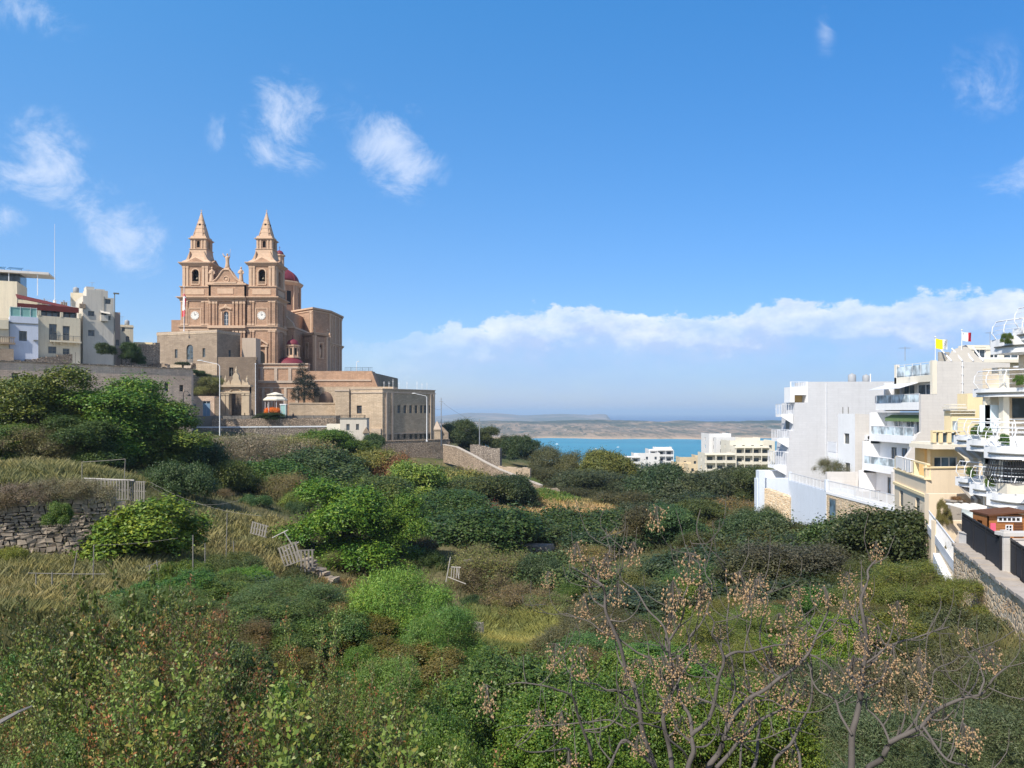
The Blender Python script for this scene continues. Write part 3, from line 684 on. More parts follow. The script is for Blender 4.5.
# curved gable
pts = [(209.5,287),(244,287),(243.6,284.6),(240.5,283.6),(237,281.3),(234,277.6),(231.6,273.8),(229.6,271.6),(223.8,271.6),(221.8,273.8),(219.4,277.6),(216.4,281.3),(213,283.6),(209.8,284.6)]
pl = [(cX(a), cZ(b)+.45) for a, b in pts]
f.cur = 0; f.vprism(pl, yf+.2, yf+1.8); f.cur = 1
for i in range(2, len(pl)-1):
    a, b = pl[i], pl[i+1]; f.tube([(a[0], yf+.1, a[1]), (b[0], yf+.1, b[1])], .22, 6); f.tube([(a[0], yf+1.8, a[1]), (b[0], yf+1.8, b[1])], .22, 6)
ring = [(cX(226.7)+.8*math.cos(2*math.pi*k/14), yf+.15, cZ(279.5)+.8*math.sin(2*math.pi*k/14)) for k in range(15)]; f.tube(ring, .16, 6); f.blob((cX(226.7), yf+.2, cZ(279.5)), .4, .15, .4, 8, 6)
f.box(cX(224.2), cX(229.4), yf+.2, yf+1.9, cZ(271.6)+.4, cZ(269.8)+.4)
for q in (211.4, 240.9): f.box(cX(q)-.95, cX(q)+.95, yf-.2, yf+1.7, cZ(286)+.42, cZ(283))
fac = f.build('facade', CM, church)
pane(((xa, yf, 9), 0), 'window', church, wx, cZ(328)-9, 1.35, 4.6, .45, METALW, GLASS, 1, 3)
statue(cX(226.7), yf+1, cZ(269)+.4, 4.1, church, True); statue(cX(211.9), yf+.5, cZ(282.4), 4.4, church); statue(cX(240.9), yf+.6, cZ(281.9), 4.3, church)
# ground storey portal under the right tower
pt_ = MB(); pc = cX(260.3); pt_.cur = 1
pt_.box(pc-1.9, pc-1.45, 206.55, 206.998, 13.2, 18.2); pt_.box(pc+1.45, pc+1.9, 206.55, 206.998, 13.2, 18.2); pt_.box(pc-2.2, pc+2.2, 206.4, 206.998, 18.2, 18.7)
for sg in (-1, 1): pt_.vprism([(pc+sg*2.2, 18.7), (pc+sg*.3, 19.9), (pc+sg*.3, 20.4), (pc+sg*2.3, 19.1)][::sg], 206.45, 206.998)
pt_.blob((pc, 206.8, 19.6), .5, .3, .7, 8, 6)
arc = [(pc+1.2*math.cos(math.pi*k/12), 15.9+1.2*math.sin(math.pi*k/12)) for k in range(13)]
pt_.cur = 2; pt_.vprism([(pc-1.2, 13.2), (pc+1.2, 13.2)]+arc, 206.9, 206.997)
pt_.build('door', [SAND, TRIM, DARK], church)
# nave, aisles
nv = MB(); nv.box(cX(186), cX(272), 217, 262, 9, 30.5)
nv.box(XW(171.5, 217), XW(182, 217), 216.9, 250, 9, ZW(320, 217)); nv.box(XW(280, 217), XW(299.5, 222), 216.8, 246, 9, ZW(330.5, 222))
nv.cur = 1; nv.box(XW(279, 217), XW(300.3, 222), 216.3, 246.5, ZW(330.4, 222), ZW(328.6, 222))
x0_, x1_ = XW(279.5, 218), XW(298, 222)
nv.vprism([(x0_, ZW(328.5, 222)), (x1_, ZW(328.5, 222)), (x1_-.5, ZW(324, 222)), (x1_-2.1, ZW(319, 222)), (x0_+1.2, ZW(315.5, 222)), (x0_, ZW(315, 222))], 218.2, 219.6)
nv.cur = 0; nv.box(cX(272)+.01, XW(291, 226), 226, 262, 18, ZW(314, 226))
nv.build('nave', CM, church)
# drum and dome
dm = MB(); dxc, dyc = -80.4, 256.0
dm.lathe([(7.6, 28), (7.6, 33.6)], dxc, dyc, 8, R(22.5)); dm.lathe([(7.0, 33.6), (7.0, 44.0)], dxc, dyc, 8, R(22.5))
dm.cur = 1
for k in range(8):
    a = R(22.5+45*k)
    for da in (-9, 0, 9): dm.tube([(dxc+7.0*math.cos(a+R(da)*.9)*(.985), dyc+7.0*math.sin(a+R(da)*.9)*.985, 33.7), (dxc+7.0*math.cos(a+R(da)*.9)*.985, dyc+7.0*math.sin(a+R(da)*.9)*.985, 43.2)], .34, 6)
dm.lathe([(7.3, 43.2), (7.6, 43.6), (8.0, 44.1), (8.0, 44.5), (7.2, 44.7)], dxc, dyc, 8, R(22.5)); dm.lathe([(7.6, 33.3), (8.0, 33.6), (7.9, 34.2)], dxc, dyc, 8, R(22.5))
dm.cur = 2
for k in range(8):
    a = R(45*k); r_ = 7.0*math.cos(R(22.5))
    cx_, cy_ = dxc+(r_+.02)*math.cos(a), dyc+(r_+.02)*math.sin(a); dm.frame((cx_, cy_, 0), a+math.pi/2); dm.box(-.75, .75, -.05, .08, 36.5, 41.2); dm.frame((0, 0, 0))
dr = dm.build('drum', CM, church)
d2 = MB(); d2.smooth = True
d2.lathe([(6.4*math.cos(t), 44.6+5.0*math.sin(t)) for t in [R(4+80*k/12) for k in range(13)]], dxc, dyc, 32); d2.smooth = False
for k in range(8):
    a = R(22.5+45*k); d2.tube([(dxc+6.45*math.cos(t)*math.cos(a), dyc+6.45*math.cos(t)*math.sin(a), 44.65+5.0*math.sin(t)) for t in [R(4+80*j/10) for j in range(11)]], .2, 5)
dome = d2.build('dome', REDD, church)
d3 = MB(); d3.lathe([(1.9, 49.0), (2.0, 50.2), (1.4, 50.4), (1.4, 53.7), (1.95, 53.9), (1.9, 54.3), (1.3, 54.35)], dxc, dyc, 8, R(22.5))
for k in range(8): a = R(45*k+22.5); d3.tube([(dxc+1.35*math.cos(a), dyc+1.35*math.sin(a), 50.4), (dxc+1.35*math.cos(a), dyc+1.35*math.sin(a), 53.8)], .2, 5)
ln = d3.build('lantern', TRIM, dome)
d3 = MB(); d3.smooth = True; d3.lathe([(1.45*math.cos(t), 54.3+1.6*math.sin(t)) for t in [R(90*k/7) for k in range(8)]], dxc, dyc, 14); d3.smooth = False; d3.tube([(dxc, dyc, 55.8), (dxc, dyc, 57.3)], .07, 5); d3.box(dxc-.3, dxc+.3, dyc-.04, dyc+.04, 56.8, 56.9)
d3.build('lantern_cap', REDD, dome)
# polygonal arm of the transept
def pxy(px, Y): return (XW(px, Y), Y)
tp = [pxy(292.5, 242), pxy(313, 234), pxy(331, 242), pxy(342, 256), (-65, 276), (-73, 276)]
t1 = MB(); t1.prism(tp, 6, 33.2); t1.cur = 1
def ring_band(mb, poly, z, h, p):
    cx_ = sum(q[0] for q in poly)/len(poly); cy_ = sum(q[1] for q in poly)/len(poly)
    out_ = []
    for x, y in poly:
        d = math.hypot(x-cx_, y-cy_); out_.append((cx_+(x-cx_)*(1+p/d), cy_+(y-cy_)*(1+p/d)))
    mb.prism(out_, z, z+h)
ring_band(t1, tp, 31.9, .3, .25); ring_band(t1, tp, 32.6, .5, .6); ring_band(t1, tp, 22.0, .35, .3); ring_band(t1, tp, 22.4, .35, .75)
def pilasters(mb, A, B, fr, z0, z1, w=.9, d=.25):
    L = math.hypot(B[0]-A[0], B[1]-A[1]); yw = yaw_of(A, B); mb.frame((A[0], A[1], 0), yw)
    for q in fr: mb.box(L*q-w/2, L*q+w/2, -d, -.003, z0, z1-.6); mb.box(L*q-w/2-.1, L*q+w/2+.1, -d-.1, -.002, z1-.6, z1)
    mb.frame((0, 0, 0))
for (A, B, fr) in ((tp[2], tp[3], (.1, .3, .7, .9)), (tp[1], tp[2], (.93,)), (tp[0], tp[1], (.05, .93))):
    pilasters(t1, A, B, fr, 22.8, 31.9); pilasters(t1, A, B, fr, 8, 22)
t1.build('transept', CM, church)
# octagonal side chapel with niches
oc_ = [pxy(300.2, 227), pxy(314.2, 221), pxy(327.5, 226.5), pxy(329.5, 238), pxy(299, 240)]
t2 = MB(); t2.cur = 0
for i in range(len(oc_)):
    A, B = oc_[i], oc_[(i+1) % len(oc_)]; L = math.hypot(B[0]-A[0], B[1]-A[1])
    hs = [(L/2-.65, 16.6-6, 1.3, 3.9, True)] if i < 2 else []
    t2.frame((A[0], A[1], 6), yaw_of(A, B)).wall(0, L, 0, 17.2, hs, .6)
    if hs:
        t2.cur = 1; t2.box(L/2-1.0, L/2-.67, -.14, -.002, 10.4, 14.8); t2.box(L/2+.67, L/2+1.0, -.14, -.002, 10.4, 14.8); t2.box(L/2-1.1, L/2+1.1, -.2, -.003, 14.8, 15.1); t2.box(L/2-1.1, L/2+1.1, -.2, -.003, 10.1, 10.4)
        t2.smooth = True; t2.lathe([(.34, 10.7), (.3, 12), (.36, 12.9), (.12, 13.2)], L/2, .3, 8); t2.blob((L/2, .3, 13.4), .16, .16, .2, 8, 6); t2.smooth = False
        t2.cur = 2; t2.box(L/2-.64, L/2+.64, .58, .62, 10.6, 14.4); t2.cur = 0
t2.frame((0, 0, 0)); t2.prism(oc_, 22.6, 23.19)
t2.cur = 1; ring_band(t2, oc_, 23.2, .3, .3); ring_band(t2, oc_, 23.55, .3, .5)
for q in oc_[:4]: t2.box(q[0]-.3, q[0]+.3, q[1]-.1, q[1]+.5, 23.9, 24.5); t2.blob((q[0], q[1]+.2, 24.95), .3, .3, .5, 8, 6)
for (A, B) in ((oc_[0], oc_[1]), (oc_[1], oc_[2])): pilasters(t2, A, B, (.06, .94), 8, 23, .7, .2)
t2.build('side_chapel', CM, church)
# small domed chapel
c3 = MB(); cx_, cy_ = XW(292.7, 212), 212.0
cd = MB(); cd.smooth = True; cd.lathe([(4.6*math.cos(t), 12.0+3.9*math.sin(t)) for t in [R(5+60*k/8) for k in range(9)]], cx_-.8, cy_, 20); cd.smooth = False
c3.lathe([(2.2, 15.4), (2.2, 15.8), (1.75, 15.9), (1.75, 18.6), (2.15, 18.8), (2.15, 19.15), (1.7, 19.2)], cx_, cy_, 8, R(22.5))
for k in range(8): a = R(45*k+22.5); c3.tube([(cx_+1.8*math.cos(a), cy_+1.8*math.sin(a), 15.9), (cx_+1.8*math.cos(a), cy_+1.8*math.sin(a), 18.7)], .18, 6)
c3.cur = 1
for k in range(8):
    a = R(45*k); c3.frame((cx_+1.64*math.cos(a), cy_+1.64*math.sin(a), 0), a+math.pi/2); c3.box(-.3, .3, -.04, .08, 16.3, 18.2); c3.frame((0, 0, 0))
sc = cd.build('small_dome', REDD, church); c3.build('small_lantern', [TRIM, DARK], sc)
c4 = MB(); c4.smooth = True; c4.lathe([(1.75*math.cos(t), 19.15+1.75*math.sin(t)) for t in [R(90*k/8) for k in range(9)]], cx_, cy_, 18); c4.smooth = False; c4.tube([(cx_, cy_, 20.8), (cx_, cy_, 22.0)], .08, 5); c4.blob((cx_, cy_, 21.1), .2, .2, .2, 6, 5)
c4.build('lantern_cap', REDD, sc)

# ------------------------------------------------------------------ sanctuary block in front of the church
cor = (XW(217, 190), 190.0); yw = R(-20.4); Ls = 20.0; A = (cor[0]-Ls*math.cos(yw), cor[1]-Ls*math.sin(yw))
t, fF, fR, fL = box_house('sanctuary', 'square brown stone block with a small balcony, standing in front of the church facade', 'stone building', A, yw, Ls, 8.6, 8.2, 21.2, SANDG,
    front=[(6.1, 6.0, .9, 2.3), (15.3, 6.0, .9, 2.3), (10.0, 4.6, 2.2, 4.8, True)], right=[(4.2, 6.0, .9, 2.1)], parapet=.7, frame_m=SHUT, trim=TRIMG, depth=.3, hb=1)
m1 = MB(fF[0], fF[1]); m1.box(-.05, Ls+.05, -.05, -.004, .0, 4.3); m1.box(-.08, Ls+.08, -.08, -.003, 12.1, 12.9); m1.box(Ls+.003, Ls+.08, -.08, 8.65, 12.1, 12.9)
m1.build('plinth', [SANDL], t)
m1 = MB(fF[0], fF[1]); m1.box(9.2, 13.0, -1.1, -.06, 4.1, 4.5); m1.vprism([(9.6, 4.1), (10.0, 3.2), (12.2, 3.2), (12.6, 4.1)][::-1], -.9, -.07); railing(m1, 9.3, 12.9, -1.02, 4.5, .9, .2, .05, 1.2)
m1.build('balcony', TRIMG, t)
m1 = MB(); a_, b_ = XW(240.5, 196), XW(254.6, 196); m1.box(a_, b_, 197, 200.7, 8, ZW(338, 197)); m1.build('annex', plaster('tan_plaster_patch', (.50, .40, .31), .3), t)

# flagpole and flag on the block
def flagpole(px, Y, ytop, ybase, label, cat='flagpole', r=.07, name='flagpole', mat=None, fin=True, group=None):
    m1 = MB(); x = XW(px, Y); z0 = ZW(ybase, Y); z1 = ZW(ytop, Y); m1.tube([(x, Y, z0), (x, Y, z1)], [r, r*.7], 8)
    if fin: m1.blob((x, Y, z1+r), r*1.8, r*1.8, r*1.8, 8, 6)
    m1.box(x-r*2.5, x+r*2.5, Y-r*2.5, Y+r*2.5, z0-.05, z0+.12)
    return thing_mesh(m1, name, mat or METALW, label, cat, group, base=(x, Y, z0)), x, z0, z1
flagmat_cache = {}
def clothmat(name, col): 
    if name not in MATS: plain(name, col, .85, .06, 3)
    return MATS[name]
def waving_flag(name, x, Y, ztop, W, H, cols, label, droop=0.0, dirx=1, amp=.18, nx=24, nz=12, extra=None, twist=0.0):
    """cols = list of (material, start fraction along the fly)"""
    m1 = MB(); m1.smooth = True
    def pt(u, v, off):
        xx = u*W*(1-.25*droop); y = amp*math.sin(u*7+v*1.3)*u*(1)+twist*u
        zz = -v*H-droop*u*W*.55-.08*H*math.sin(u*5.2)*u
        return (x+dirx*xx, Y+y+off, ztop+zz)
    vs = []; fs = []
    for off in (-.012, .012):
        for j in range(nz+1):
            for i in range(nx+1): vs.append(pt(i/nx, j/nz, off))
    n1 = (nx+1)*(nz+1)
    b = len(m1.v); m1.v += vs
    for side in (0, 1):
        for j in range(nz):
            for i in range(nx):
                q = side*n1+j*(nx+1)+i; face = [q, q+1, q+nx+2, q+nx+1]
                if side: face = face[::-1]
                u = (i+.5)/nx; v = (j+.5)/nz; k = 0
                for ci, (mm, st) in enumerate(cols):
                    if u >= st: k = ci
                if extra:
                    e = extra(u, v)
                    if e is not None: k = e
                m1.f.append([b+t for t in face]); m1.mi.append(k); m1.sm.append(True)
    mats = [c[0] for c in cols]
    return m1, mats
W_ = clothmat('flag_white', (.80, .80, .80)); R_ = clothmat('flag_red', (.62, .02, .04)); Y_ = clothmat('flag_yellow', (.95, .78, .02)); GR_ = clothmat('flag_grey', (.42, .42, .45))
o, fx, fz0, fz1 = flagpole(184, 192, 287, 331, 'white flagpole rising from the roof of the stone block in front of the church', r=.09)
m1, ms = waving_flag('flag', fx+.1, 192, fz1-.2, 4.6, 1.7, [(W_, 0), (R_, .5)], '', 0, amp=.25)
# hanging long banner-like flag
m1 = MB(); m1.smooth = True
rows = 26; wv = []
for j in range(rows+1):
    v = j/rows; z = fz1-1.6-v*5.9; w0 = .12+.55*math.sin(min(1, v*1.7)*math.pi/2)*(1-.35*v); sh = .3*math.sin(v*9)*.5
    wv.append([(fx+.08, 191.95+sh*.1, z), (fx+.08+w0*.5-.0, 191.7+sh*.6, z-.15), (fx+.08+w0*(1-.9*v)+.1, 192.0+sh, z-.3), (fx-.25-.3*v, 192.1, z-.2)])
for j in range(rows):
    for i in range(3):
        b = len(m1.v); m1.v += [wv[j][i], wv[j][i+1], wv[j+1][i+1], wv[j+1][i]]; m1.f.append([b, b+1, b+2, b+3]); m1.sm.append(True); m1.mi.append(1 if (i == 1 and 4 < j < 16) or j > 18 or j < 3 else 0)
b = m1
o = thing_mesh(b, 'flag', [W_, R_], 'red and white flag hanging limp from the pole in front of the left bell tower', 'flag', base=(fx, 192, fz1-8))
sol = o.modifiers.new('thickness', 'SOLIDIFY'); sol.thickness = .02
# ------------------------------------------------------------------ long stone wall of the town terrace (with slit windows)
A = (XW(-14, 124), 124.0); B = (XW(191.5, 149), 149.0); L = math.hypot(B[0]-A[0], B[1]-A[1]); yw = yaw_of(A, B); ZT = 8.6
def uat(px):                                   # where a picture column meets the wall line
    k = (px-512)/FPX; t = (k*A[1]-A[0])/((B[0]-A[0])-k*(B[1]-A[1])); return t*L, A[1]+t*(B[1]-A[1])
hs = []
for px, y0, y1, wd in ((15, 373, 387.5, 1.0), (149.5, 381, 390, .8), (166.5, 383, 391, .8), (181.5, 385, 391.5, .8), (15.5, 401, 414, 1.6)):
    u, Y = uat(px); hs.append((u-wd/2, ZW(y1, Y)+6, wd, ZW(y0, Y)-ZW(y1, Y), wd > 1.2))
lw = thing('retaining_wall', 'long pinkish stone wall with narrow slit windows below the town houses', 'wall', (A[0], A[1], -6))
m1 = MB((A[0], A[1], -6), yw).wall(0, L, 0, ZT+6, hs, .45)
Bx = (B[0]-3.5, B[1]+9.0)
m1.frame((B[0], B[1], -6), yaw_of(B, Bx)).wall(0, math.hypot(3.5, 9.0), 0, ZT+6)
m1.frame((A[0], A[1], -6), yw); m1.add([(0, 0, ZT+6), (L, 0, ZT+6), (L, .6, ZT+6), (0, .6, ZT+6)], [(0, 1, 2, 3)]); m1.add([(L, .6, 0), (0, .6, 0), (0, .6, ZT+6), (L, .6, ZT+6)], [(0, 1, 2, 3)])
m1.build('wall', SANDP, lw)
m1 = MB((A[0], A[1], ZT), yw)
u = 0
while u < L:
    h = random.uniform(.10, .28); d = random.uniform(.5, .9); m1.box(u, min(L, u+d)-.02, -.15, .5, .003, h); u += d
m1.build('coping', RUBG, lw)
for h in hs: pane(((A[0], A[1], -6), yw), 'window', lw, h[0], h[1], h[2], h[3], .4, SHUT if h[2] < 1.5 else METALD, DARK if h[2] < .9 else GLASS, 1, 2)
# blue notice at the left edge
u, Y = uat(2.5); m1 = MB((A[0], A[1], 0), yw); m1.box(u-1.0, u+1.0, -.12, -.03, ZW(419, Y), ZW(408, Y)); m1.box(u-.95, u-.9, -.03, -.002, ZW(416, Y), ZW(411, Y))
thing_mesh(m1, 'sign', plain('pale_blue_board', (.35, .50, .72), .5), 'pale blue rectangular board fixed low on the long stone wall', 'sign')
# wall continuing to the right of it, darker and lower
A2 = (XW(188, 176), 176.0); B2 = (XW(222, 183), 183.0)
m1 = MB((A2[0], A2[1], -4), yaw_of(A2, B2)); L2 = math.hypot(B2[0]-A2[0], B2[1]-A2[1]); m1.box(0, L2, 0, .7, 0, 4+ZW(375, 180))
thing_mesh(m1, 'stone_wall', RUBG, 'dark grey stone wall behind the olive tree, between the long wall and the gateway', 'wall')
# rubble walls on top of the terrace
def rubble_strip(A, B, z0, z1a, z1b, mat, label, cat='wall', th=.7, name='rubble_wall', step=.5):
    L = math.hypot(B[0]-A[0], B[1]-A[1]); m1 = MB((A[0], A[1], 0), yaw_of(A, B)); u = 0
    while u < L:
        d = random.uniform(.6, 1.4)*step*2; e = min(L, u+d); t = (u+e)/2/L; h = z1a+(z1b-z1a)*t+random.uniform(-.18, .18)
        m1.box(u, e, random.uniform(-.06, .06), th+random.uniform(-.05, .05), z0, h); u = e
    return thing_mesh(m1, name, mat, label, cat)
rubble_strip(pxy(-8, 128.76), pxy(79, 139.86), 7.9, ZW(364, 128.76), ZW(353, 139.86), RUBBLE, 'low wall of loose rubble in front of the cream house with the balcony')
rubble_strip(pxy(122, 152), pxy(160, 158), 7.9, ZW(347, 152), ZW(343, 158), RUBBLE, 'tall brown rubble wall between the town houses and the stone block')
rubble_strip(pxy(125, 162.06), pxy(167, 153), 7.9, ZW(360, 162.06), ZW(365, 153), RUBBLE, 'lower rubble wall stepping down toward the stone block')

# ------------------------------------------------------------------ town houses at the left
def face(pxa, Ya, pxb, Yb): a = pxy(pxa, Ya); b = pxy(pxb, Yb); return a, yaw_of(a, b), math.hypot(b[0]-a[0], b[1]-a[1])
def hw(A, yw, W, px, yt, yb, wd, z0, arch=False):
    """opening from picture column and rows on a facade line"""
    k = (px-512)/FPX; c, s = math.cos(yw), math.sin(yw); u = (k*A[1]-A[0])/(c-k*s); Y = A[1]+u*s
    return (u-wd/2, ZW(yb, Y)-z0, wd, ZW(yt, Y)-ZW(yb, Y), arch)
# cream house with balcony and red awning
A, yw, W = face(37.5, 135.42, 80.5, 139.86); z0 = 7.5; z1 = ZW(316.5, 137.09)
fr = [hw(A, yw, W, 53, 324, 340, 1.25, z0), hw(A, yw, W, 66.3, 326, 340.5, 1.15, z0), hw(A, yw, W, 52.3, 346.5, 353.5, 1.3, z0), hw(A, yw, W, 66.2, 348.5, 354.5, 1.1, z0)]
t, fF, fR, fL = box_house('house', 'cream three storey house with a long balcony and dark red awning over its roof terrace', 'house', A, yw, W, 9, z0, z1, CREAM, front=fr, parapet=.9, frame_m=SHUT, hb=1)
m1 = MB(fF[0], fF[1]); zb = ZW(341, 137.64)-z0; m1.box(1.9, 6.9, -1.0, -.003, zb-.28, zb)
for q in (2.6, 3.7, 4.8, 6.1): m1.vprism([(q-.15, zb-.28), (q+.15, zb-.28), (q+.15, zb-.7), (q-.15, zb-.7)][::-1], -.6, -.003)
b_ = m1.build('balcony', CREAM, t)
m1 = MB(fF[0], fF[1]); railing(m1, 1.95, 6.85, -.96, zb, 1.0, .16, .04, 1.2); m1.box(1.95, 1.99, -.96, 0, zb+.95, zb+1.0); m1.box(6.81, 6.85, -.96, 0, zb+.95, zb+1.0); m1.build('railing', SHUT, b_)
H = z1-z0
for q in (.1, 3.6, 6.6): m1 = MB(fF[0], fF[1]); m1.box(q, q+.45, -.05, .4, H+.003, H+.9); m1.build('parapet_pier', CREAM, t)
m1 = MB(fF[0], fF[1]); m1.box(.6, W-.6, 1.5, 1.55, H-.85, H+1.55); pg = m1.build('terrace_glazing', GLASSB, t)
m1 = MB(fF[0], fF[1])
for k in range(7): q = .6+k*(W-1.2)/6; m1.box(q-.05, q+.05, 1.4, 1.49, H-.85, H+1.6)
m1.build('terrace_post', WOODB, t)
# sloping awning from the big penthouse down to the right
m1 = MB(fF[0], fF[1]); m1.add([(-3.1, .2, H+3.9-1.0), (W-.2, .2, H+1.55), (W-.2, 2.4, H+2.2), (-3.1, 2.4, H+3.9), (-3.1, .2, H+3.8-1.0), (W-.2, .2, H+1.45), (W-.2, 2.4, H+2.1), (-3.1, 2.4, H+3.8)], [(0, 1, 2, 3), (7, 6, 5, 4), (0, 4, 5, 1), (1, 5, 6, 2), (2, 6, 7, 3), (3, 7, 4, 0)])
m1.box(-3.1, W-.25, .12, .19, H+1.0, H+2.0); m1.build('awning', REDAWN, t)
m1 = MB(fF[0], fF[1]); m1.box(.3, W-.2, 2.5, 8.6, H-.8, H+2.35); m1.build('roof_room', CREAM, t)
m1 = MB(fF[0], fF[1]); railing(m1, .3, W-.2, 2.7, H+2.35, 1.0, .35, .03, 1.4); m1.build('roof_railing', METALW, t)
for q in (1.0, 4.2, 7.3):
    m1 = MB(fF[0], fF[1]); m1.box(q, q+1.0, 3.0, 3.7, H+2.35, H+3.2); m1.tube([(q+.5, 3.3, H+3.2), (q+.5, 3.3, H+3.6)], .08, 6); m1.build('chimney', SANDG, t)
# blue-white house with teal netting
A, yw, W = face(9.5, 132.09, 38.3, 134.64); z1 = ZW(316.5, 133.20)
t, fF, fR, fL = box_house('house', 'pale blue house with teal netting around its roof terrace', 'house', A, yw, W, 9, z0, z1, BLUEW, front=[hw(A, yw, W, 23, 331, 341, 1.2, z0)], parapet=.4, frame_m=SHUT)
H = z1-z0; m1 = MB(fF[0], fF[1]); m1.box(-.02, W-.02, -.08, -.004, H-1.35, H-1.15); m1.box(3.6, W-.05, -.35, -.003, H-4.3, H-4.1); m1.build('cornice', SHUT, t)
m1 = MB(fF[0], fF[1]); m1.box(.1, W-.2, .2, .23, H+.003, H+1.6); m1.box(.1, .13, .23, 2.8, H+.003, H+1.6); m1.build('netting', plain('teal_mesh_net', (.22, .42, .38), .8), t)
m1 = MB(fF[0], fF[1])
for q in (.1, 1.6, 3.1, W-.25): m1.box(q, q+.06, .1, .19, H, H+1.75)
m1.box(.1, W-.2, .1, .16, H+1.62, H+1.68); m1.build('net_post', METALW, t)
# yellowish house at the picture edge
A, yw, W = face(-22, 128.76, 9, 131.42); z1 = ZW(318, 130.43)
t, fF, fR, fL = box_house('house', 'yellowish house at the left picture edge with a stone baluster balcony', 'house', A, yw, W, 9, z0, z1, CREAM, front=[hw(A, yw, W, -8, 325, 339, 1.3, z0)], parapet=.4, frame_m=SHUT)
m1 = MB(fF[0], fF[1]); zb = ZW(342, 129.87)-z0; m1.box(.2, W+.9, -1.1, -.003, zb-.3, zb); m1.box(.2, W+.9, -1.1, -.9, zb+.85, zb+1.0)
q = .3
while q < W+.85: m1.box(q, q+.12, -1.05, -.93, zb, zb+.85); q += .28
m1.box(2.6, W+.6, -2.2, -1.2, -0.6, zb-1.2); m1.build('balcony', SANDG, t)
H = z1-z0; m1 = MB(fF[0], fF[1]); m1.box(0, W-.1, -.35, -.003, H-1.9, H-.3); m1.build('fascia', CREAM, t)
# penthouse with flat canopy and solar panels
A, yw, W = face(-30, 140.97, 17, 143.75); zp = ZW(302, 142.08); z1 = ZW(280, 142.08)
t, fF, fR, fL = box_house('house', 'cream penthouse block under a wide flat canopy on posts, with solar panels on top', 'house', A, yw, W, 8, z0, z1, CREAM, parapet=.3)
H = z1-z0
m1 = MB(fF[0], fF[1]); m1.box(-1, W+3.5, .1, 7.5, H-5.5, H-3.5); m1.build('lower_block', plaster('cream_plaster', (.60, .51, .36), .2), t)
m1 = MB(fF[0], fF[1]); m1.box(.2, W, 2.6, 7.6, H+.003, H+1.9); m1.build('dark_glazed_room', GLASS, t)
m1 = MB(fF[0], fF[1]); m1.box(-.5, W+5.2, .4, 7.0, H+1.9, H+2.15); m1.box(-.5, W+5.25, .35, .395, H+1.75, H+2.2); m1.frus(-.5, W-1, .6, 6.8, H+2.153, -.5, W-3, 2, 6, H+2.5); cn = m1.build('canopy', WHITEC, t)
for q in (W-1.6, W+3.2):
    m1 = MB(fF[0], fF[1]); m1.box(q, q+.14, .7, .84, H-2.4 if q > W else H+.003, H+1.9); m1.build('canopy_post', METALW, cn)
for i in range(3):
    m1 = MB(fF[0], fF[1]); q = W-7.8+2.9*i; m1.add([(q, 1.4, H+2.65), (q+2.4, 1.4, H+2.65), (q+2.4, 3.2, H+3.25), (q, 3.2, H+3.25), (q, 1.4, H+2.58), (q+2.4, 1.4, H+2.58), (q+2.4, 3.2, H+3.18), (q, 3.2, H+3.18)], [(0, 1, 2, 3), (7, 6, 5, 4), (0, 4, 5, 1), (1, 5, 6, 2), (2, 6, 7, 3), (3, 7, 4, 0)])
    m1.box(q+.2, q+.26, 3.0, 3.06, H+2.3, H+3.15); m1.box(q+2.1, q+2.16, 3.0, 3.06, H+2.3, H+3.15); m1.build('solar_panel', GLASSB, t)
# tall grey house
A, yw, W = face(83, 143.19, 113.8, 146.52); z1 = ZW(297, 144.86); z0 = 7.5
fr = [hw(A, yw, W, 96.3, 296.5, 300.8, .75, z0), hw(A, yw, W, 108, 299, 304, 1.0, z0), hw(A, yw, W, 91.2, 311, 316, 1.1, z0), hw(A, yw, W, 104, 312.5, 320, 1.0, z0), hw(A, yw, W, 109.4, 316, 320, .4, z0), hw(A, yw, W, 91.2, 330, 336, 1.1, z0)]
fr = fr[1:]
t, fF, fR, fL = box_house('house', 'tall pale grey house with scattered small windows and a stepped roof turret', 'house', A, yw, W, 9, z0, z1, GREYR, front=fr, parapet=.4, frame_m=SHUT)
H = z1-z0; m1 = MB(fF[0], fF[1]); m1.box(.6, 4.3, .003, 4, H+.003, H+1.35); m1.box(.6, 2.0, .3, 3, H+1.353, H+1.9); m1.box(2.2, 3.8, .2, 1.2, H+1.353, H+1.6); m1.build('turret', GREYR, t)
m1 = MB(fF[0], fF[1]); m1.tube([(W+.12, -.1, -.3), (W+.12, -.1, H+.9)], .09, 6); m1.tube([(3.6, -.06, H-5), (3.6, -.06, H+.2)], .05, 6); m1.box(W-.1, W+.9, -.4, .1, H+.85, H+1.1); m1.build('drainpipe', SHUT, t)
m1 = MB(fF[0], fF[1]); h = fr[2]; m1.box(h[0]-.1, h[0]+h[2]+.15, -.6, -.003, h[1]-.25, h[1]+.9); m1.add([(h[0]-.2, -.9, h[1]+h[3]-.15), (h[0]+h[2]+.5, -.9, h[1]+h[3]-.35), (h[0]+h[2]+.5, 0, h[1]+h[3]+.1), (h[0]-.2, 0, h[1]+h[3]+.35)], [(0, 1, 2, 3)]); m1.build('balcony', GREYR, t)
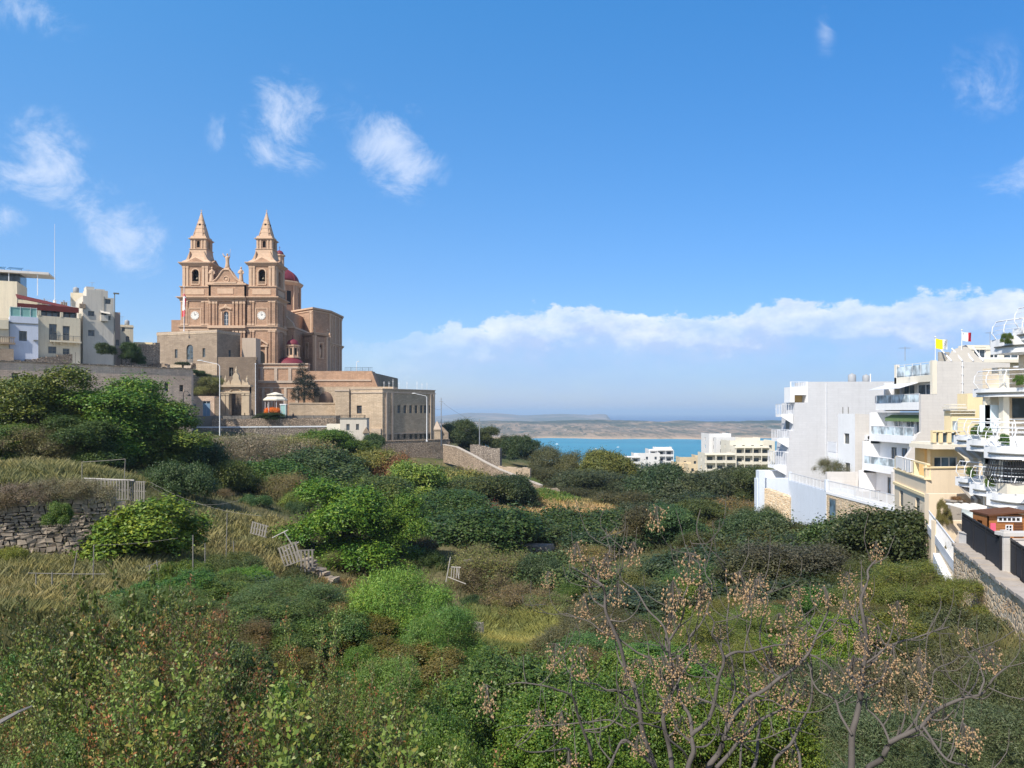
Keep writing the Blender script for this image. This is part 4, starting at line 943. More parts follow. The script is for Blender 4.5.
# its older neighbour showing a narrow side
A, yw, W = face(70.5, 150.96, 84.5, 151.52); z1 = ZW(292.5, 150.96)
box_house('house', 'narrow cream building squeezed between the red awning house and the tall grey house', 'house', A, yw, W, 8, z0, z1, CREAM, parapet=.3)
A, yw, W = face(113.9, 152.07, 120.3, 152.74); z1 = ZW(312, 152.07)
box_house('house', 'slim pinkish house just right of the tall grey house', 'house', A, yw, W, 6, z0, z1, plaster('pink_render', (.50, .38, .31), .3), parapet=.3, front=[(.35, 6.2, .6, 1.2)], frame_m=SHUT)
A, yw, W = face(120.4, 160.95, 133.3, 162.28); z1 = ZW(324.5, 160.95)
box_house('house', 'small cream house with cornice and an arched window, right end of the town row', 'house', A, yw, W, 7, z0, z1, CREAM, parapet=.3, front=[hw(A, yw, W, 127.5, 336, 345, .75, z0, True), hw(A, yw, W, 123.3, 327, 331.5, .6, z0)], frame_m=SHUT, trim=CREAM)
A, yw, W = face(133.8, 168, 152.5, 169); z1 = ZW(342, 168)
box_house('house', 'low yellow building far behind the rubble wall, left of the church', 'house', A, yw, W, 7, z0, z1, YELL, parapet=.4, front=[(W-1.3, 5.0, .6, .9)], frame_m=SHUT)
m1 = MB(); x = XW(54.7, 145.41); m1.tube([(x, 145.41, ZW(300, 145.41)), (x, 145.41, ZW(262, 145.41)), (x, 145.41, ZW(224, 145.41))], [.06, .05, .03], 6); m1.box(x-.2, x+.2, 145.2, 145.6, ZW(303, 145.41), ZW(300, 145.41))
thing_mesh(m1, 'antenna_mast', METALW, 'tall thin white mast rising above the roof with the red awning', 'mast')

# ------------------------------------------------------------------ walls below the church
ww = thing('retaining_wall', 'high reddish retaining wall carrying the church terrace, with blind arches', 'wall', (XW(256, 199), 199, 0))
m1 = MB(); a_, b_ = XW(236, 199), XW(308, 199); m1.box(a_, b_, 199, 200.9, -2, ZW(364.5, 199)); m1.box(b_+.005, XW(371.5, 199), 199.1, 201.4, -2, ZW(371, 199))
e0 = XW(371.5, 199); m1.vprism([(e0+.005, -2), (XW(380, 199), -2), (XW(378, 199), ZW(388, 199)), (e0+.005, ZW(371, 199))], 199.1, 204)
m1.cur = 1; m1.box(a_, b_, 198.8, 198.998, ZW(368.5, 199), ZW(367, 199)); m1.box(a_-.1, b_+.1, 198.7, 201, ZW(364.5, 199)+.003, ZW(363.3, 199)); m1.box(b_+.2, e0-.1, 198.85, 199.098, ZW(381, 199), ZW(379.6, 199))
for q in (262, 276, 290): m1.box(XW(q, 199)-.4, XW(q, 199)+.4, 198.75, 198.999, 1, ZW(368.6, 199))
m1.build('wall', [SAND, TRIMG], ww)
m1 = MB(); m1.frame((0, 0, 0)); railing(m1, XW(345, 202), XW(373, 202), 202, 11.1, 1.1, .35, .05, 1.6); m1.build('railing', METALD, ww)
# lower wall with portal
w2 = thing('stone_wall', 'lower reddish wall with pilasters and a blind arch behind the cafe canopy', 'wall', (XW(256, 192), 192, 0))
m1 = MB(); a_, b_ = XW(252, 192), XW(314, 192); zt = ZW(381, 192); c_ = XW(278, 192); d_ = XW(268, 192)
m1.frame((a_, 192, -2)).wall(0, b_-a_, 0, zt+2, [(c_-a_-1.4, 2, 2.8, 5.2, True)], .5); m1.frame((0, 0, 0)); m1.box(a_, b_, 192.5, 193.4, -2, zt-.003)
m1.cur = 1; m1.box(a_, b_, 191.75, 191.998, zt-.5, zt+.1); m1.box(a_, b_, 191.8, 191.997, zt-1.9, zt-1.6)
for q in (257, 263.5, 272, 285.5, 297): m1.box(XW(q, 192)-.35, XW(q, 192)+.35, 191.75, 191.996, -1, zt-1.9)
m1.build('wall', [SAND, TRIMG, DARK], w2)
# wall mass below the sanctuary
w3 = thing('stone_wall', 'grey-brown stone wall with a small dark window rising behind the carved gateway', 'wall', (XW(217, 186), 186, 0))
a_, b_ = XW(218, 186), XW(256, 186)
m1 = MB(); m1.frame((a_, 186, -2)).wall(0, b_-a_, 0, ZW(357, 186)+2, [(XW(229, 186)-a_, ZW(376.5, 186)+2, 1.1, 2.3)], .4); m1.frame((0, 0, 0)); m1.box(a_, b_, 186.5, 187.5, -2, ZW(357, 186)-.003)
m1.build('wall', masonry('wall_brown', (.30, .23, .17), (.24, .18, .13), (.18, .14, .1), .7, .3, stain=.4), w3)
pane(((a_, 186, -2), 0), 'window', w3, XW(229, 186)-a_, ZW(376.5, 186)+2, 1.1, 2.3, .35, SHUT, DARK, 1, 1)
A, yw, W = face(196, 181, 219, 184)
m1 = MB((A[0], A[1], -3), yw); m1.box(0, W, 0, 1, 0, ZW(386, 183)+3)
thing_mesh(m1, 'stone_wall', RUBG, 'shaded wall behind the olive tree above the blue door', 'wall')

# gateway
gt = thing('gateway', 'ornate pale sandstone gateway with an arched iron gate and carved crest', 'gateway', (XW(235.5, 178), 178, -.6))
gx0, gx1 = XW(221.5, 178), XW(249.5, 178); gxc = XW(235.8, 178); gz = -.8
m1 = MB(); H = ZW(387, 178)-gz
m1.frame((gx0, 178, gz)).wall(0, gx1-gx0, 0, H, [(gxc-gx0-1.35, 0.01, 2.7, 6.2, True)], 1.2); m1.frame((0, 0, 0))
m1.frame((gx1, 178, gz), math.pi/2).wall(0, 1.3, 0, H); m1.frame((0, 0, 0)); m1.box(gx0, gx1, 178.003, 179.3, gz+H-1.5, gz+H-.003)
m1.frame((gx0, 179.3, gz), -math.pi/2).wall(0, 1.3, 0, H); m1.frame((0, 0, 0))
m1.cur = 1
for (a, b) in ((gx0, gx0+1.0), (gxc-2.3, gxc-1.6), (gxc+1.6, gxc+2.3), (gx1-1.0, gx1)):
    m1.box(a, b, 177.7, 177.998, gz, gz+H-1.6); m1.box(a-.1, b+.1, 177.6, 177.997, gz+H-2.0, gz+H-1.6); m1.box(a-.1, b+.1, 177.6, 177.996, gz, gz+.6)
m1.box(gx0-.15, gx1+.15, 177.55, 177.995, gz+H-1.55, gz+H-1.2); m1.box(gx0-.4, gx1+.4, 177.3, 179.4, gz+H, gz+H+.5)
arc = [(gxc+1.6*math.cos(math.pi*k/12), gz+4.9+1.6*math.sin(math.pi*k/12)) for k in range(13)]; m1.tube([(a, 177.9, b) for a, b in arc], .16, 6)
z_ = gz+H+.5
m1.vprism([(gxc-1.3, z_), (gxc+1.3, z_), (gxc+1.1, z_+.9), (gxc+.7, z_+1.5), (gxc+.75, z_+2.2), (gxc+.3, z_+2.9), (gxc-.3, z_+2.9), (gxc-.75, z_+2.2), (gxc-.7, z_+1.5), (gxc-1.1, z_+.9)], 177.9, 178.8)
for sg in (-1, 1): m1.vprism([(gxc+sg*1.35, z_), (gxc+sg*3.1, z_), (gxc+sg*2.9, z_+.7), (gxc+sg*2.2, z_+.6), (gxc+sg*1.6, z_+1.3)][::sg], 178, 178.7)
for q in (gxc-2.6, gxc, gxc+2.6):
    zz = z_+(2.9 if q == gxc else .7); m1.smooth = True; m1.lathe([(.28, zz), (.16, zz+.2), (.34, zz+.55), (.26, zz+.9), (.08, zz+1.15), (.14, zz+1.35), (.03, zz+1.6)], q, 178.35, 10); m1.smooth = False
m1.build('arch', [SANDL, plain('carved_pale_stone', (.48, .385, .27), .9, .2)], gt)
m1 = MB()
q = gxc-1.3
while q < gxc+1.3: m1.box(q, q+.05, 178.9, 178.95, gz, gz+6); q += .22
m1.box(gxc-1.3, gxc+1.3, 178.88, 178.97, gz+1.1, gz+1.2); m1.box(gxc-1.3, gxc+1.3, 178.88, 178.97, gz+3.9, gz+4.0)
m1.build('iron_gate', METALD, gt)
m1 = MB(); m1.box(gxc-1.1, gxc+.3, 183, 183.4, gz, gz+3.6); m1.box(gxc-2.2, gxc+2.4, 185, 185.4, gz, gz+5.9); thing_mesh(m1, 'stone_wall', SANDG, 'courtyard wall seen through the bars of the arched gate', 'wall')

# building with blue door
A, yw, W = face(190.5, 171, 214.5, 172); z0_ = -3.5; z1 = ZW(396, 171)
t, fF, fR, fL = box_house('house', 'low sandstone building with a tall faded blue door beside the gateway', 'house', A, yw, W, 6, z0_, z1, SANDP, parapet=.4, front=[(hw(A, yw, W, 206.5, 401, 420, 1.7, z0_)), hw(A, yw, W, 193.8, 404, 408, 1.0, z0_)], frame_m=METALW)
h = hw(A, yw, W, 206.5, 403.5, 420, 1.55, z0_); m1 = MB(fF[0], fF[1])
for k in range(2): m1.box(h[0]+k*h[2]/2+.02, h[0]+(k+1)*h[2]/2-.02, .02, .09, h[1], h[1]+h[3])
m1.build('blue_door', plain('faded_blue_paint', (.20, .31, .44), .7), t)
A, yw, W = face(215.5, 171.5, 220.5, 172)
m1 = MB((A[0], A[1], -3.5), yw); m1.box(0, W, 0, 3, 0, ZW(398, 172)+3.5); thing_mesh(m1, 'stone_pier', SANDG, 'brown stone pier between the blue door building and the gateway', 'pier')
# pale wall right of the canopy, round brick apse behind
A, yw, W = face(289, 181, 336, 184)
m1 = MB((A[0], A[1], -3), yw); m1.box(0, W, 0, .8, 0, ZW(404, 182)+3); m1.box(-.05, W+.05, -.12, .92, ZW(404, 182)+3.003, ZW(402.6, 182)+3)
thing_mesh(m1, 'stone_wall', SANDL, 'pale low sandstone wall right of the dark conifer, joining the convent', 'wall')
m1 = MB(); m1.smooth = True; c_ = XW(327, 191)
m1.lathe([(2.15, -1), (2.15, ZW(401, 191)), (2.05, ZW(398, 191)), (1.6, ZW(394, 191)), (.9, ZW(391.2, 191)), (.1, ZW(390.4, 191))], c_, 191, 18)
thing_mesh(m1, 'brick_dome', plain('brown_brick', (.17, .115, .085), .95, .2, 3), 'small round brown dome peeping over the pale wall', 'dome')

# ------------------------------------------------------------------ convent
A, yw, W = face(310, 186, 335, 186); m1 = MB((A[0], A[1], -3), yw); m1.box(0, W+14, 4, 12, 0, ZW(386.5, 188)+3)
thing_mesh(m1, 'stone_building', SANDL, 'long pale flat-roofed building behind the convent, its roof line just visible', 'building')
A, yw, W = face(335, 179.5, 349, 179.5); z0_ = -9
B_, yb, Wb = face(349, 180.2, 382.5, 177); z1 = ZW(389.5, 179)
cv = thing('convent', 'long sandstone convent with rows of tall narrow windows, right of the church', 'building', (B_[0], B_[1], -9))
m1 = MB((A[0], A[1], -9)); m1.box(0, W, 0, 6, 0, z1+9+.25); m1.cur = 1; m1.box(-.1, W+.1, -.15, -.003, z1+8.6, z1+9.0); m1.build('corner_bay', [SANDL, TRIMG], cv)
hB = [hw(B_, yb, Wb, 359.2, 405.5, 413.5, 1.4, -9)]
Cc = pxy(382.5, 177); Dd = pxy(435, 190); yc_ = yaw_of(Cc, Dd); Lc = math.hypot(Dd[0]-Cc[0], Dd[1]-Cc[1])
hC = []
for px in (392.5, 399, 405, 410.8, 416.2, 421.5, 425.3, 430.2): hC.append(hw(Cc, yc_, Lc, px, 405.2, 413.2, .95, -9))
for px in (392, 398.6, 404.8, 411, 416.2, 421, 425.5, 429.8): hC.append(hw(Cc, yc_, Lc, px, 434, 439, .95, -9))
hC = [(h[0], (12.2-1.0) if i >= 80 else h[1], h[2], h[3], False) for i, h in enumerate(hC)]
m1 = MB((B_[0], B_[1], -9), yb).wall(0, Wb, 0, z1+9, hB, .35)
m1.frame((Cc[0], Cc[1], -9), yc_).wall(0, Lc, 0, z1+9, hC, .35)
m1.frame((0, 0, 0)); bk = [(B_[0], B_[1]), Cc, Dd, (Dd[0]-9, Dd[1]+9), (B_[0]-1, B_[1]+20)]
m1.prism([(x, y) for x, y in bk], z1-.7, z1-.6); 
m1.frame((Dd[0], Dd[1], -9), yaw_of(Dd, bk[3])).wall(0, 12.7, 0, z1+9)
m1.build('wall', [SANDL], cv)
m1 = MB((B_[0], B_[1], -9), yb); m1.box(-.1, Wb+.05, -.16, -.003, z1+8.1, z1+8.4); m1.box(-.1, Wb+.05, -.12, .45, z1+9.003, z1+9.2); m1.box(Wb-2.9, Wb-.2, -.5, -.004, .0, 5.0)
m1.frame((Cc[0], Cc[1], -9), yc_); m1.box(0, Lc+.1, -.16, -.003, z1+8.1, z1+8.4); m1.box(0, Lc+.1, -.12, .45, z1+9.003, z1+9.2); m1.box(0, Lc, -.12, -.004, 3.6, 3.9); m1.box(0, Lc, -.3, -.005, .0, .8)
for q in (1.0, Lc*.16, Lc*.9, Lc-.7): m1.box(q, q+.5, -.25, -.006, 0, z1+8.1)
m1.build('cornice', TRIMG, cv)
# the lower storey of the long side is weathered dark
m1 = MB((Cc[0], Cc[1], -9), yc_).wall(0, Lc, .81, 3.59, [h for h in hC if h[1] < 3.5], .05, v=-.05); m1.build('lower_facing', RUBBLE, cv)
for h in hB: pane(((B_[0], B_[1], -9), yb), 'window', cv, h[0], h[1], h[2], h[3], .3, WOODB, GLASS, 1, 2)
for h in hC: pane(((Cc[0], Cc[1], -9), yc_), 'window', cv, h[0], h[1], h[2], h[3], .3, SHUT, DARK if h[1] < 3.5 else GLASS, 1, 2)
for i, px in enumerate((384, 389, 393, 399, 407, 417, 422, 427)):
    m1 = MB(); x, Y = pxy(px, 186+i*1.6); h = random.uniform(2.2, 3.2); m1.tube([(x, Y, z1-.6), (x, Y, z1+h)], .045, 5); m1.box(x-.25, x+.25, Y-.02, Y+.02, z1+h*.8, z1+h*.8+.05)
    thing_mesh(m1, 'roof_pole', METALW, 'thin pole standing on the flat convent roof', 'pole', 'poles on the convent roof')
# small cream house below it
A, yw, W = face(340, 166, 366.8, 166.5); z0_ = -10; z1 = ZW(418.7, 166)
t, fF, fR, fL = box_house('house', 'small pale cream cube house with two windows under the convent', 'house', A, yw, W, 5, z0_, z1, plaster('pale_cream_render', (.60, .55, .47), .2), parapet=.3, front=[hw(A, yw, W, 348, 424, 430.5, .75, z0_), hw(A, yw, W, 357.5, 424, 430, .65, z0_)], frame_m=SHUT)
m1 = MB(fF[0], fF[1]); H = z1-z0_; m1.box(-.1, W+.1, -.15, 5.1, H+.003, H+.18); m1.build('roof_edge', SHUT, t)
m1 = MB(fF[0], fF[1]); m1.box(-3, -.01, .3, 4, 0, H-1.2); m1.build('side_room', CREAMW, t)
m1 = MB(fF[0], fF[1]); m1.vprism([(W-.9, H-3.2), (W+.7, H-3.2), (W-.1, H-1.9)], -.6, 1.0); m1.build('gabled_porch', SANDG, t)
# lodge at the far corner
lx, lY = XW(437.3, 180), 180
lo = thing('stone_lodge', 'tiny stone tower with a pointed stone cap at the right corner of the convent', 'lodge', (lx, lY, -8))
m1 = MB(); m1.box(lx-.75, lx+.75, lY, lY+2, -9, ZW(430.5, 180)); m1.box(lx-.9, lx+.9, lY-.15, lY+2.15, ZW(430.5, 180)+.003, ZW(429.5, 180)); m1.build('wall', SANDL, lo)
m1 = MB(); m1.frus(lx-.95, lx+.95, lY-.2, lY+2.2, ZW(429.5, 180)+.005, lx-.3, lx-.0, lY+.6, lY+1.2, ZW(421.5, 180)); m1.build('pointed_cap', TRIMG, lo)
m1 = MB(); m1.box(lx+.8, lx+2.6, lY+.8, lY+2.6, -9, ZW(433, 180)); m1.frus(lx+.8, lx+2.6, lY+.8, lY+2.6, ZW(433, 180)+.003, lx+.8, lx+1.2, lY+1.2, lY+1.8, ZW(427, 180)); m1.build('buttress', SANDG, lo)

# ------------------------------------------------------------------ terrace walls in the slope
A, yw, W = face(366, 163, 450, 178); m1 = MB((A[0], A[1], -13), yw); m1.box(0, W, 0, 1.2, 0, 13+ZW(441, 170)); m1.box(0, W, -.08, 1.25, 13+ZW(441, 170)+.003, 13+ZW(440.3, 170))
thing_mesh(m1, 'retaining_wall', RUBBLE, 'brown rubble retaining wall directly under the convent', 'wall')
pp = [(443, 445, 172), (456, 447.5, 166), (470, 454.5, 158), (485, 463, 150), (500, 470.5, 143), (518, 477.5, 136), (540, 486, 129)]
ws = thing('garden_wall', 'stone garden wall with pale coping running down the slope from the convent', 'wall', (XW(443, 172), 172, -12))
m1 = MB(); m2 = MB()
for (a, b) in zip(pp[:-1], pp[1:]):
    p0, p1 = P(*a), P(*b); yw_ = yaw_of(p0, p1); L_ = (p1-p0).xy.length
    m1.frame((p0.x, p0.y, 0), yw_); m1.add([(0, 0, p0.z-4), (L_, 0, p1.z-4), (L_, .5, p1.z-4), (0, .5, p0.z-4), (0, 0, p0.z), (L_, 0, p1.z), (L_, .5, p1.z), (0, .5, p0.z)], [(0, 3, 2, 1), (4, 5, 6, 7), (0, 1, 5, 4), (1, 2, 6, 5), (2, 3, 7, 6), (3, 0, 4, 7)])
    m2.frame((p0.x, p0.y, 0), yw_); m2.add([(0, -.08, p0.z+.003), (L_, -.08, p1.z+.003), (L_, .6, p1.z+.003), (0, .6, p0.z+.003), (0, -.08, p0.z+.2), (L_, -.08, p1.z+.2), (L_, .6, p1.z+.2), (0, .6, p0.z+.2)], [(0, 3, 2, 1), (4, 5, 6, 7), (0, 1, 5, 4), (1, 2, 6, 5), (2, 3, 7, 6), (3, 0, 4, 7)])
m1.build('wall', RUBBLE, ws); m2.build('coping', plain('pale_stone_coping', (.46, .40, .33), .9), ws)
rubble_strip(pxy(540, 129), pxy(560, 131), -16, ZW(488, 129), ZW(489, 131), SANDL, 'short pale wall stub at the lower end of the garden wall', th=.5)
rubble_strip(pxy(470, 168), pxy(500, 163), -14, ZW(444, 168), ZW(449, 163), RUBG, 'grey rubble terrace wall behind the garden wall, under the dark trees')
rubble_strip(pxy(498, 155), pxy(530, 152), -16, ZW(466.5, 155), ZW(468.5, 152), SANDL, 'short low pale wall right of the garden wall')
# promenade wall, road edge, railing
A, yw, W = face(178, 160, 338, 172)
m1 = MB((A[0], A[1], -6), yw); m1.box(0, W, 0, .7, 0, 6+ZW(427.5, 166)); thing_mesh(m1, 'retaining_wall', RUBG, 'grey rubble wall under the white road edge below the gateway', 'wall')
m1 = MB((A[0], A[1], 0), yw); m1.box(0, W, -.1, .3, ZW(427.5, 166)+.003, ZW(426.2, 166)); thing_mesh(m1, 'road_kerb', METALW, 'long white painted road edge below the gateway', 'kerb')
A, yw, W = face(212, 167, 336, 176)
m1 = MB((A[0], A[1], -6), yw); u = 0
while u < W: d = random.uniform(.5, 1.2); e = min(W, u+d); m1.box(u, e, random.uniform(-.05, .05), .6, 0, 6+ZW(419, 170)+random.uniform(-.12, .12)+.25*min(1, u/30)); u = e
thing_mesh(m1, 'parapet_wall', RUBBLE, 'brown stone parapet along the promenade in front of the gateway', 'wall')
m1 = MB((A[0], A[1], 0), yw); railing(m1, .2, W+9, .3, ZW(419.8, 170)-.2, 1.25, .3, .06, 2.0); thing_mesh(m1, 'railing', METALD, 'dark iron railing on the promenade parapet', 'railing')
# cafe canopy with booth and flowers
kx, kY = XW(275.5, 174), 174
k = thing('canopy', 'two tiered cream cafe canopy over orange flowers in front of the church wall', 'canopy', (kx, kY, -1))
m1 = MB(); z_ = ZW(400.5, kY)
def octa(r, cx=0, cy=0): return [(cx+r*math.cos(R(22.5+45*i)), cy+r*math.sin(R(22.5+45*i))) for i in range(8)]
m1.prism(octa(2.75, kx, kY), z_, z_+.25); m1.prism(octa(2.75, kx, kY), z_+.253, z_+.95, .68, kx, kY); m1.prism(octa(1.95, kx, kY), z_+1.2, z_+1.4); m1.prism(octa(1.95, kx, kY), z_+1.403, z_+1.95, .12, kx, kY); m1.build('roof', plain('cream_canvas', (.68, .63, .52), .8, .05), k)
m1 = MB()
for a in range(8): m1.tube([(kx+2.3*math.cos(R(22.5+45*a)), kY+2.3*math.sin(R(22.5+45*a)), -1.2), (kx+2.3*math.cos(R(22.5+45*a)), kY+2.3*math.sin(R(22.5+45*a)), z_)], .06, 5)
m1.tube([(kx, kY, z_), (kx, kY, z_+1.3)], .3, 8); m1.build('post', METALW, k)
bx_ = XW(284.8, 173.6)
bo = thing('booth', 'narrow turquoise glass booth at the right side of the cafe canopy', 'booth', (bx_, 172.6, -1))
m1 = MB(); m1.box(bx_-.6, bx_+.6, 172.2, 173.3, -1.2, ZW(405, 173)); m1.build('body', plain('turquoise_panel', (.30, .48, .46), .3), bo)
m1 = MB(); m1.box(bx_-.75, bx_+.75, 172.1, 173.5, ZW(405, 173)+.003, ZW(404, 173)); 
for sg in (-.62, .56): m1.box(bx_+sg, bx_+sg+.07, 172.12, 172.198, -1.2, ZW(405, 173))
m1.build('frame', METALW, bo)
# person by the railing
def person(x, y, z, h, face_yaw, label, top, legs, name='person'):
    t = thing(name, label, 'person', (x, y, z)); s = h/1.75
    m1 = MB((0, 0, 0)); me = bpy.data.meshes.new('body')
    V = [(0,0,.95),(0,0,1.15),(0,0,1.38),(0,.0,1.52),(0,-.01,1.64),(.09,0,.9),(.11,-.02,.5),(.12,.0,.07),(.12,-.12,.03),(-.09,0,.9),(-.10,-.05,.5),(-.11,.03,.07),(-.11,-.1,.03),
         (.18,0,1.4),(.24,.02,1.14),(.2,-.14,.95),(-.18,0,1.4),(-.24,.02,1.14),(-.2,-.14,.95)]
    E = [(0,1),(1,2),(2,3),(3,4),(0,5),(5,6),(6,7),(7,8),(0,9),(9,10),(10,11),(11,12),(2,13),(13,14),(14,15),(2,16),(16,17),(17,18)]
    rr = [.13,.125,.14,.055,.1,.085,.06,.045,.035,.085,.06,.045,.035,.055,.045,.03,.055,.045,.03]
    c, s_ = math.cos(face_yaw), math.sin(face_yaw)
    me.from_pydata([((a*c-b*s_)*s, (a*s_+b*c)*s, d*s) for a, b, d in V], E, []); o = link_mesh('body', me, plain('skin_tone', (.42, .27, .19), .6), t)
    sk = o.modifiers.new('skin', 'SKIN')
    for i, r_ in enumerate(rr): me.skin_vertices[0].data[i].radius = (r_*s, r_*s*.85)
    me.skin_vertices[0].data[0].use_root = True
    o.modifiers.new('sub', 'SUBSURF').render_levels = 1
    m1 = MB((x, y, z), face_yaw); m1.smooth = True
    m1.lathe([(.16*s, .9*s), (.165*s, 1.1*s), (.18*s, 1.3*s), (.16*s, 1.44*s), (.07*s, 1.5*s)], 0, 0, 12); m1.tube([(.17*s, 0, 1.41*s), (.245*s, .02*s, 1.14*s), (.23*s, -.06*s, 1.04*s)], [.075*s, .06*s, .05*s], 8); m1.tube([(-.17*s, 0, 1.41*s), (-.245*s, .02*s, 1.14*s), (-.23*s, -.06*s, 1.04*s)], [.075*s, .06*s, .05*s], 8)
    m1.build('shirt', top, t)
    m1 = MB((x, y, z), face_yaw); m1.smooth = True
    m1.lathe([(.165*s, .8*s), (.165*s, .95*s)], 0, 0, 12); m1.tube([(.09*s, 0, .88*s), (.11*s, -.02*s, .5*s), (.12*s, 0, .1*s)], [.105*s, .085*s, .065*s], 8); m1.tube([(-.09*s, 0, .88*s), (-.10*s, -.05*s, .5*s), (-.11*s, .03*s, .1*s)], [.105*s, .085*s, .065*s], 8)
    m1.build('trousers', legs, t)
    m1 = MB((x, y, z), face_yaw); m1.smooth = True; m1.blob((0, .02*s, 1.66*s), .1*s, .115*s, .12*s, 10, 7); m1.build('hair', plain('dark_hair', (.02, .015, .01), .8), t)
    return t
person(XW(293.2, 173.3), 173.3, ZW(424, 172.5)+.9, 1.75, 2.6, 'person in dark clothes standing at the promenade railing right of the turquoise booth', plain('dark_jacket', (.03, .03, .04), .8), plain('dark_trousers', (.02, .02, .03), .8))
# planters along the parapet
for px, hh in ((258, 5.0), (267, 3.0), (327, 3.4)):
    pass
# lamps and poles
def street_lamp(px, Y, ytop, ybase, arm, label, mat=METALW, group=None, r=.09, hook=False):
    x = XW(px, Y); z0 = ZW(ybase, Y); z1 = ZW(ytop, Y); t = thing('street_lamp', label, 'street lamp', (x, Y, z0), group)
    m1 = MB(); m1.tube([(x, Y, z0), (x, Y, (z0+z1)/2), (x, Y, z1)], [r*1.3, r, r*.8], 8); m1.box(x-r*2, x+r*2, Y-r*2, Y+r*2, z0-.1, z0+.15); m1.build('pole', mat, t)
    m1 = MB()
    if hook:
        pts = [(x+arm/2-arm/2*math.cos(a), Y, z1+abs(arm)/2*math.sin(a)) for a in [R(180*k/10) for k in range(11)]]; m1.tube(pts, r*.6, 6); ex, ez = x+arm, z1-.1
    else:
        ex, ez = x+arm, z1+abs(arm)*.28; m1.tube([(x, Y, z1), (x+arm*.12, Y, z1+abs(arm)*.1), (ex, Y, ez)], r*.6, 6)
    a_ = m1.build('arm', mat, t)
    m1 = MB(); m1.smooth = True
    if hook: m1.lathe([(.32, ez-.3), (.28, ez-.1), (.1, ez+.1), (.04, ez+.25)], ex, Y, 12)
    else: m1.blob((ex, Y, ez), abs(arm)*.1+.25, .18, .12, 10, 6)
    m1.build('lamp_head', METALD if hook else plain('lamp_glass_white', (.7, .7, .68), .3), t); return t
street_lamp(219.7, 150, 366, 440, -4.0, 'tall street lamp with a long arm reaching left, in front of the carved gateway')
street_lamp(183.3, 140, 394, 420, 1.1, 'black hooked street lamp in front of the long stone wall', METALD, hook=True)
street_lamp(426.8, 172, 397, 441, -3.0, 'tall street lamp in front of the long convent side')
street_lamp(356.6, 206, 362, 372, .5, 'small lamp post on the church terrace railing', METALW)
o, *_ = flagpole(255.5, 177, 364.5, 420, 'bare white flagpole right of the carved gateway', r=.1)
def util_pole(px, Y, yt, yb, label, group=None):
    x = XW(px, Y); m1 = MB(); z0, z1 = ZW(yb, Y), ZW(yt, Y); m1.tube([(x, Y, z0), (x, Y, z1)], [.13, .09], 8); m1.box(x-.5, x+.5, Y-.05, Y+.05, z1-.9, z1-.8); m1.box(x-.3, x+.3, Y-.05, Y+.05, z1-1.5, z1-1.42)
    thing_mesh(m1, 'utility_pole', METAL, label, 'utility pole', group, base=(x, Y, z0)); return Vector((x, Y, z1-.8))
u1 = util_pole(441.2, 176, 398, 446, 'grey utility pole beside the tiny stone lodge'); u2 = util_pole(479.5, 168, 419, 450, 'grey utility pole between the dark trees right of the convent')
def wire(a, b, sag, label, r=.02, mat=METALD, name='wire'):
    m1 = MB(); a = Vector(a); b = Vector(b); m1.tube([tuple(a.lerp(b, t/12)-Vector((0, 0, sag*4*(t/12)*(1-t/12)))) for t in range(13)], r, 4); return thing_mesh(m1, name, mat, label, 'wire')
wire(u1, u2, .6, 'overhead wire between the two utility poles right of the convent')
wire(u1+Vector((0, 0, -2)), (XW(424, 185), 185, ZW(402, 185)), .5, 'overhead wire from the utility pole to the convent wall')
# ------------------------------------------------------------------ right hand row: houses stepping down the slope, facades turned to the valley (-x)
def fl(x, Y, z): return ((x, Y, z), -math.pi/2)      # facade frame looking to -x: u runs towards the camera
def left_wall(mb, x, Y0, Y1, z0, z1, holes=(), depth=.2):
    """wall in the plane x looking to -x; holes given as (Ystart, z, length, height)"""
    mb.frame((x, Y1, z0), -math.pi/2).wall(0, Y1-Y0, 0, z1-z0, [(Y1-h[0]-h[2], h[1]-z0, h[2], h[3]) for h in holes], depth); mb.frame((0, 0, 0))
def left_pane(par, x, Y1, z0, h, fm, gm, bars=1, hb=0, depth=.18, name='window'):
    return pane(((x, Y1, z0), -math.pi/2), name, par, Y1-h[0]-h[2], h[1]-z0, h[2], h[3], depth, fm, gm, bars, hb)
PANEL = glassmat('frosted_balcony_glass', (.50, .58, .62), .25)
GREENAWN = plain('green_canvas', (.16, .24, .10), .8)
def rail_left(mb, x, Y0, Y1, z, h=1.0, step=.14, post=1.3, bar=.02):
    mb.frame((x, Y1, 0), -math.pi/2); railing(mb, 0, Y1-Y0, 0, z, h, step, bar, post); mb.frame((0, 0, 0))

# --- farthest: big white block with stepped balconies
Yn = 95.0; X = lambda px, Y=Yn: XW(px, Y); Z = lambda py, Y=Yn: ZW(py, Y)
t = thing('apartment_building', 'largest white apartment block with a blank wall and stepped balconies at its left edge', 'building', (X(790), Yn, -14))
m1 = MB(); m1.vprism([(X(787), -14), (X(900), -14), (X(900), Z(381.4)), (X(808), Z(381.8)), (X(808), Z(402.5)), (X(795), Z(402.5)), (X(794), Z(430)), (X(790), Z(431)), (X(789), Z(452)), (X(787), Z(453))], Yn, Yn+4.5)
m1.box(X(808)-.003, X(794.5), Yn+.4, Yn+10, Z(402.5), Z(381.8)) if False else None
m1.build('wall', WHITEP, t)
m1 = MB(); m1.box(X(790.5), X(807.9), Yn+.01, Yn+2.2, Z(395), Z(387)); m1.box(X(790.5), X(794.6), Yn+.01, Yn+2.2, Z(402.4), Z(395.003)); m1.box(X(806.5), X(807.9), Yn+.01, Yn+2.2, Z(402.4), Z(395.003))
